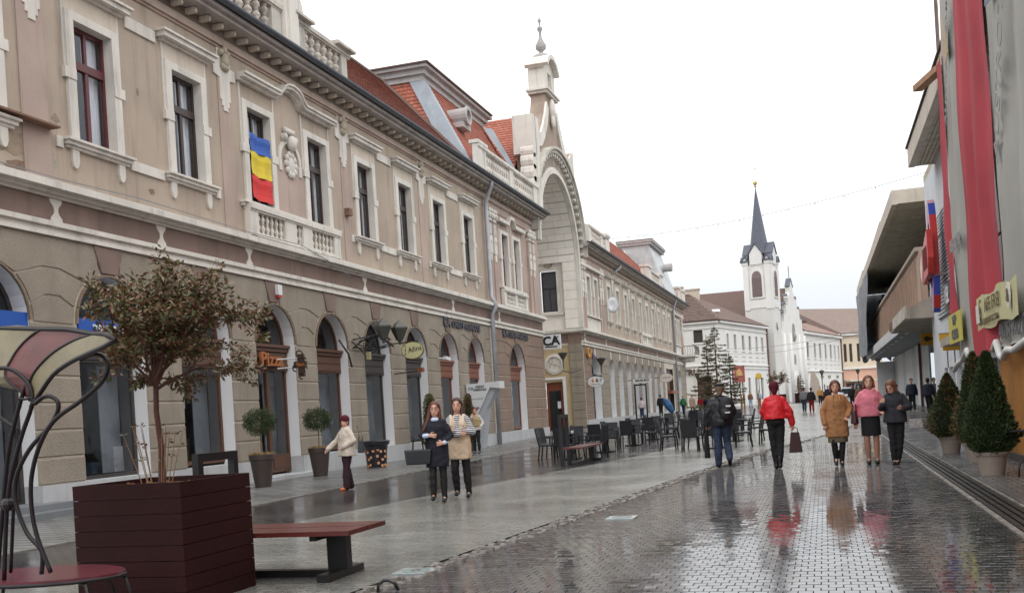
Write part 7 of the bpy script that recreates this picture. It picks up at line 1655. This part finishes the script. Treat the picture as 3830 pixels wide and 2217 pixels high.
# 1 woman in beige jacket and burgundy hat walking to the left
person('woman in beige hooded jacket burgundy knit hat and plum trousers walking by the palace',(-9.75,19.75,.0),R_(-38),1.57,fem=True,
  la=((.25,.06,1.12),(.16,-.14,1.0)),ra=((-.27,-.10,1.14),(-.34,-.30,.96)),ll=((.09,-.08,.49),(.09,-.1,.08)),rl=((-.09,.02,.49),(-.09,.1,.09)),
  spec=[('trousers',plum,.035,.045),('coat',beigej,.78,.075,.25,.2,1.,'jacket'),('beanie',burg),('scarf',beigej,'hood'),('shoes',orshoe,.0)],headrot=(R_(25),0))
# 2 girl in navy coat
g2p=person('young woman in long navy coat with glasses and side swept brown hair',(-6.18,15.85,.012),R_(14),1.66,
  la=((.25,.0,1.12),(.14,-.17,1.0),(-1,-.25,-.1)),ra=((-.25,-.02,1.13),(-.10,-.20,1.14),(1,-.1,-.1)),ll=((.085,.0,.49),(.08,.02,.08)),rl=((-.085,-.05,.5),(-.1,-.02,.12)),
  spec=[('trousers',tights,.012,.012),('coat',navy,.60,.035,.195,.15,.8,'coat'),('hair',hrd,'side'),('shoes',shoe,.12),
        ('extra',('shirt_cuff',bluesh,lambda c:(c.cap((-.18,-.15,1.135),(-.125,-.19,1.14),.042,.04),c.cap((.19,-.1,1.05),(.155,-.155,1.01),.045,.042))),('shirt_collar',bluesh,lambda c:c.cap((-.03,-.06,1.40),(.03,-.06,1.40),.04,.04)))])
mb=MB(); 
for sx in (-1,1): mb.tube([(sx*.032+.026*math.cos(a),-.1,1.585+.02*math.sin(a)) for a in [2*math.pi*i/12 for i in range(13)]],.0022,4,cap=False)
mb.tube([(-.008,-.1,1.59),(.008,-.1,1.59)],.002,4); mb.v=[tuple(V3(v)*(1.66/1.7)) for v in mb.v]; mb.build('glasses',M('thin_gold_frame',(120,90,60),.3,metal=.5),g2p)
# 3 girl with striped top and shearling vest, arms crossed
person('young woman with crossed arms in striped top and long cream shearling vest',(-6.04,16.55,.012),R_(10),1.71,
  la=((.25,-.03,1.12),(-.02,-.2,1.14),(-1,0,.1)),ra=((-.25,-.03,1.11),(.04,-.22,1.09),(1,0,.1)),ll=((.10,.02,.5),(.11,.06,.08)),rl=((-.085,-.08,.5),(-.08,.02,.12)),
  spec=[('trousers',tights,.02,.012),('coat',vest,.66,.04,.2,.155,1.,'vest',strp),('hair',hbr,'long'),('shoes',shoe,.05),
  ('extra',('fur_lapel',furc,lambda c:(c.cap((-.11,-.05,1.40),(-.10,-.12,1.24),.032,.022),c.cap((.11,-.05,1.40),(.10,-.12,1.24),.032,.022),c.cap((-.09,.06,1.40),(.09,.06,1.40),.04,.04))),('striped_front',strp,lambda c:c.cap((0,-.075,1.37),(0,-.115,1.2),.05,.05)))])
# 4 woman in tan fur vest by the totem
person('woman in short tan fur vest and dark leggings walking by the bank totem',(-12.3,35.6,.012),R_(5),1.70,
  la=((.25,.04,1.12),(.2,-.08,.98)),ra=((-.24,-.03,1.16),(-.1,-.16,1.34),(.2,-.1,1)),ll=((.085,-.05,.49),(.1,-.05,.08)),rl=((-.085,.02,.49),(-.1,.08,.08)),
  spec=[('trousers',tights,.012,.01),('coat',M('tan_fur',(176,154,116),.98,.15,18,.8,60),1.0,.05,.2,.15,1.,'fur_vest',M('pale_sweater',(206,200,194),.9)),('skirt',M('pale_shirt',(202,200,198),.8),1.05,.86,.185,.145),('hair',hrd,'bun'),('shoes',shoe,.0)])
# 5 man from behind with backpack
mn=person('man from behind in black leather jacket flat cap and faded jeans',(-2.1,21.85,.0),R_(186),1.77,fem=False,
  la=((.27,.03,1.12),(.28,-.05,.88)),ra=((-.25,-.02,1.12),(-.2,-.16,.98)),ll=((.10,.0,.49),(.10,.0,.08)),rl=((-.09,-.10,.5),(-.12,.14,.19),(0,-.07,-.13)),
  spec=[('trousers',jean,.03,.03),('coat',M('black_leather_jacket',(30,32,38),.45,.12,6,.2,40),.84,.065,.235,.175,1.,'jacket'),('hair',hgr,'short'),('cap',blk),('scarf',blk,'collar'),('shoes',shoe,.0)],face=False)
# 6 woman in red padded jacket from behind
person('woman from behind in bright red padded jacket burgundy hat and black leggings',(-.95,20.85,.0),R_(186),1.70,
  la=((.23,-.08,1.14),(.18,-.16,1.0)),ra=((-.27,.04,1.12),(-.31,-.0,.86),(0,0,-1),.8),ll=((.07,.0,.5),(.035,.0,.08)),rl=((-.07,.02,.5),(-.03,.10,.09)),
  spec=[('trousers',blk,.02,.012),('coat',redp,.98,.075,.2,.155,.97,'padded_jacket'),('beanie',burg),('scarf',redp,'collar'),('shoes',shoe,.12)],face=False)
# 7 woman in camel coat
t7=person('smiling woman in camel double breasted coat over olive skirt',(.2,20.85,.0),R_(4),1.66,
  la=((.27,.03,1.13),(.2,-.08,.98)),ra=((-.26,.0,1.11),(-.25,-.08,.86)),ll=((.085,-.02,.49),(.05,.0,.08)),rl=((-.08,-.08,.5),(-.06,.0,.16),(0,-.08,-.12)),
  spec=[('coat',camel,.58,.05,.225,.17,1.,'coat'),('skirt',olive,1.0,.47,.195,.15),('trousers',tights,.008,.01),('hair',hrd,'bob'),('shoes',shoe,.12),
  ('extra',('lapel',M('camel_lapel',(180,134,92),.9),lambda c:(c.cap((-.06,-.10,1.41),(-.075,-.14,1.28),.022,.012),c.cap((.06,-.10,1.41),(.075,-.14,1.28),.022,.012))))])
for sx in (-.06,.05):
    for z in (1.2,1.06,.92): q=MB().ball((sx*1.0,-.178+(.008 if z>1.1 else 0),z-.02),.014,8,5,(1,.5,1)); q.build('button',M('brown_button',(110,74,50),.5),t7)
# 8 woman in pink
person('laughing woman in pink wool jacket and black knee skirt with red gloves',(.82,20.95,.0),R_(2),1.71,
  la=((.25,.02,1.14),(.22,-.12,1.02)),ra=((-.27,.02,1.1),(-.28,-.06,.83)),ll=((.085,-.02,.49),(.08,.0,.09)),rl=((-.085,-.04,.49),(-.07,.02,.09)),body_mat=None,
  spec=[('coat',pinkc,.92,.06,.215,.17,.93,'jacket'),('skirt',blk,1.0,.55,.18,.145),('hair',hau,'bob'),('shoes',shoe,-.05),('scarf',pinkc,'collar'),
  ('extra',('red_glove',dkred,lambda c:c.cap((-.275,-.045,.9),(-.285,-.07,.8),.045,.04)),('stockings',skin2,lambda c:[c.cap(k,a,r0,r1) for k,a,r0,r1 in (((.085,-.02,.56),(.085,-.02,.47),.062,.06),((.085,-.02,.47),(.083,-.01,.34),.057,.06),((.083,-.01,.34),(.08,0,.1),.06,.039),((-.085,-.04,.56),(-.085,-.04,.47),.062,.06),((-.085,-.04,.47),(-.08,-.02,.34),.057,.06),((-.08,-.02,.34),(-.07,.02,.1),.06,.039))]))])
# 9 woman in dark jacket bending and clapping
person('woman in dark grey jacket bowing her head and raising one hand beside the pink jacket',(1.24,20.4,.0),R_(-8),1.62,
  la=((.27,-.02,1.13),(.14,-.20,1.10),(-.6,-.6,.3)),ra=((-.25,-.06,1.13),(-.2,-.22,1.2),(.1,-.2,1),.15),ll=((.07,.0,.49),(.0,.03,.09)),rl=((-.07,-.03,.49),(-.06,.0,.09)),
  spec=[('trousers',blk,.02,.015),('coat',M('charcoal_jacket',(44,44,52),.85,.1,6,.2,70),.84,.055,.225,.175,.95,'jacket'),('hair',hau,'bob'),('scarf',MATS.get('charcoal_jacket') or blk,'collar'),('shoes',shoe,.05)],headrot=(R_(-22),R_(28)),headoff=(-.05,-.06,-.04))
# farther people, smaller in view
def far(label,x,y,rz,H,top,legs_,hair=hbr,hem=.85,fem=True,stride=.12,grp='people farther down the street',z=None,shoes_=shoe,skirt=None):
    sp=[('trousers',legs_,.03,.02),('coat',top,hem,.06,.22,.18,1.,'coat'),('hair',hair,'short'),('shoes',shoes_,.0)]
    if skirt: sp.insert(1,('skirt',skirt,1.0,.55,.2,.16))
    person(label,(x,y,gz(y) if z is None else z),rz,H,fem=fem,near=False,spec=sp,ll=((.09,-stride*.6,.49),(.09,-stride,.08)),rl=((-.09,stride*.2,.49),(-.09,stride,.08)),grp=grp)
gj=M('green_jacket',(44,104,64),.8,.1,5); nv=M('dark_navy_jacket',(34,38,56),.8,.12,5); gy=M('grey_check_jacket',(116,116,120),.85,.15,5); be=M('beige_long_coat',(196,168,150),.85,.1,5); rdr=M('red_dress_cloth',(176,34,46),.8,.1,5); lt=M('light_top',(190,180,180),.85); br_=M('brown_far_jacket',(112,80,60),.85); bl2=M('pale_blue_far',(150,170,196),.85)
far('man in dark jacket walking toward the camera under the canopy',4.6,60.5,0,1.82,nv,blk,fem=False)
far('person in dark hoodie carrying a pole beside the shop columns',5.0,55.5,R_(150),1.78,nv,blk,fem=False)
far('man in blue grey shirt close behind the hooded person',5.35,56.2,R_(20),1.78,gy,blk,fem=False)
far('person in brown top half hidden behind the bowing woman',3.9,66,0,1.66,br_,nv)
far('person in grey check jacket and jeans of the strolling pair',-1.35,72.5,R_(170),1.70,gy,jean,fem=False)
far('person in dark jacket and red leggings of the strolling pair',-.85,70.5,R_(185),1.66,blk,dkred)
far('person in yellow brown coat among walkers by the far planter',-.4,100,0,1.66,M('ochre_coat',(188,140,74),.85),blk)
far('person in dark coat walking left of the camel coat woman',.3,96,0,1.7,nv,blk,fem=False)
far('dark haired person right of the camel coat woman far behind',1.9,78,0,1.66,blk,blk)
far('person in rust jacket beside the dark haired person',2.25,74,0,1.62,br_,nv)
far('man in black coat standing with his back turned by the far arches',-13.2,86,R_(180),1.8,blk,blk,fem=False,stride=.02,z=.45)
far('person in pale top and jeans standing at the black glazed frame',-13.3,77.2,R_(190),1.64,lt,jean,stride=.02,z=.4)
far('person in green jacket and jeans by the blue parasol',-11.1,84.5,R_(160),1.7,gj,jean,hair=M('sandy_hair',(180,140,100),.7))
far('woman in long beige coat among the people at the white house',-11.3,92,R_(30),1.7,be,blk,hem=.55)
far('woman in red coat next to the beige coat woman',-10.7,93,R_(-20),1.62,rdr,tights,hem=.7)
for i,(x,y,m1,m2,l) in enumerate(((-10.6,96,nv,blk,'first dark figure in the cluster before the shop poster'),(-10.0,98,blk,blk,'second dark figure in the cluster before the shop poster'),(-9.4,97,blk,jean,'third dark figure in the cluster with a white bag'),(-12.5,112,br_,blk,'figure in brown by the white house wall'))): far(l,x,y,R_(40*i),1.72,m1,m2,fem=bool(i%2))
far('person in tan top walking before the white house doors',-7.3,108,R_(30),1.68,br_,bl2)
far('person in pale blue top and red trousers before the church tower',-6.7,113,R_(-10),1.68,bl2,dkred)
far('person in red white top seen through the brown shop window',-15.9,21.2,R_(-60),1.7,dkred,blk,z=.0,stride=.02)
cfm=thing('coffee_machine','steel coffee machine glimpsed inside the third arch window','coffee machine',(-16.0,22.4,1.2)); MB().box(-16.4,-15.7,21.9,22.8,.5,1.25).build('counter',M('ochre_counter',(146,122,84),.6,.1,4),cfm); MB().box(-16.2,-15.8,22.0,22.7,1.25,2.0).build('machine_body',M('brushed_steel',(160,164,170),.25,.1,6,metal=.7),cfm); MB().lathe([(.09,0),(.09,.03)],(-15.8,22.5,1.7),12,ax='X').build('dial',black,cfm)
# bags and things carried
def bag(name,label,loc,w_,h,d,mat,rz=0,handle=.12,taper=.8,strap=None,cat='bag'):
    t=thing(name,label,cat,loc); q=Bd(); s=taper
    q.v=[(-w_/2,-d/2,0),(w_/2,-d/2,0),(w_/2,d/2,0),(-w_/2,d/2,0),(-w_/2*s,-d/3,h),(w_/2*s,-d/3,h),(w_/2*s,d/3,h),(-w_/2*s,d/3,h)]; q.f=[(0,3,2,1),(4,5,6,7),(0,1,5,4),(1,2,6,5),(2,3,7,6),(3,0,4,7)]
    o=solid(q,'bag_body',mat,t,.012,6); WL[t.name]=Vector((0,0,0))
    for y in (-d/3.2,d/3.2): MB().tube([(-w_*.22*1,y,h*.92),(-w_*.18,y*.8,h+handle*.8),(0,y*.6,h+handle),(w_*.18,y*.8,h+handle*.8),(w_*.22,y,h*.92)],.007,6).build('handle',mat,t,smooth=True)
    if strap: MB().tube(strap,.009,5).build('strap',M('brown_strap',(112,74,56),.6),t)
    t.rotation_euler=(0,0,rz); return t
bag('handbag','large black leather tote on the arm of the navy coat girl',(-6.44,15.66,.66),.40,.25,.15,M('glossy_black_bag',(24,26,30),.25,.08,6),R_(14),.2,1.15)
bag('handbag','dark grey shoulder bag at the hip of the beige jacket woman',(-9.32,19.55,.78),.20,.26,.14,M('charcoal_bag',(44,48,52),.5,.1,6),R_(-60),.08,.75,strap=[(0,0,.25),(-.03,-.03,.42),(-.06,-.05,.58)])
bag('tote_bag','brown fabric bag hanging from the hand of the red jacket woman',(-.60,20.85,.30),.26,.40,.12,M('brown_bag',(62,38,36),.7,.12,6),R_(4),.1,.62)
bag('handbag','dark burgundy handbag under the arm of the camel coat woman',(.53,20.86,.80),.15,.26,.12,M('burgundy_bag',(62,26,34),.35,.1,6),R_(70),.12,.8)
bag('handbag','silver grey patterned handbag of the bowing woman',(1.58,20.3,.68),.28,.17,.12,M('silver_bag',(138,132,130),.4,.35,22),R_(-8),.16,.85)
bag('satchel','dark laptop bag hanging at the left side of the man in black',(-2.42,21.75,.22),.14,.52,.1,blk,R_(80),.2,.9)
bp_=thing('backpack','black backpack with white tag on the back of the man','backpack',(-1.98,21.68,1.02)); WL[bp_.name]=Vector((0,0,0)); q=Bd(); q.ell((0,0,.22),(.16,.1,.25)).ell((0,-.08,.1),(.12,.06,.12)); solid(q,'pack_body',M('black_nylon',(24,25,30),.6,.12,8),bp_,.014,3,1.,.004); MB().box(-.02,.08,-.155,-.135,.12,.15).box(0,.1,-.12,-.1,.25,.285).build('white_tag',wm,bp_)
MB().tube([(-.12,.0,.4),(-.16,.1,.44),(-.2,.16,.38)],.02,5).build('shoulder_strap',blk,bp_); bp_.rotation_euler=(0,0,R_(6))
tag(MB().tube([(5.15,55.3,1.05),(5.45,55.0,.1)],.03,5).build('carried_pole',M('pale_wood_pole',(188,176,160),.7),None),'pale wooden pole slanting from the hooded person to the ground','pole')
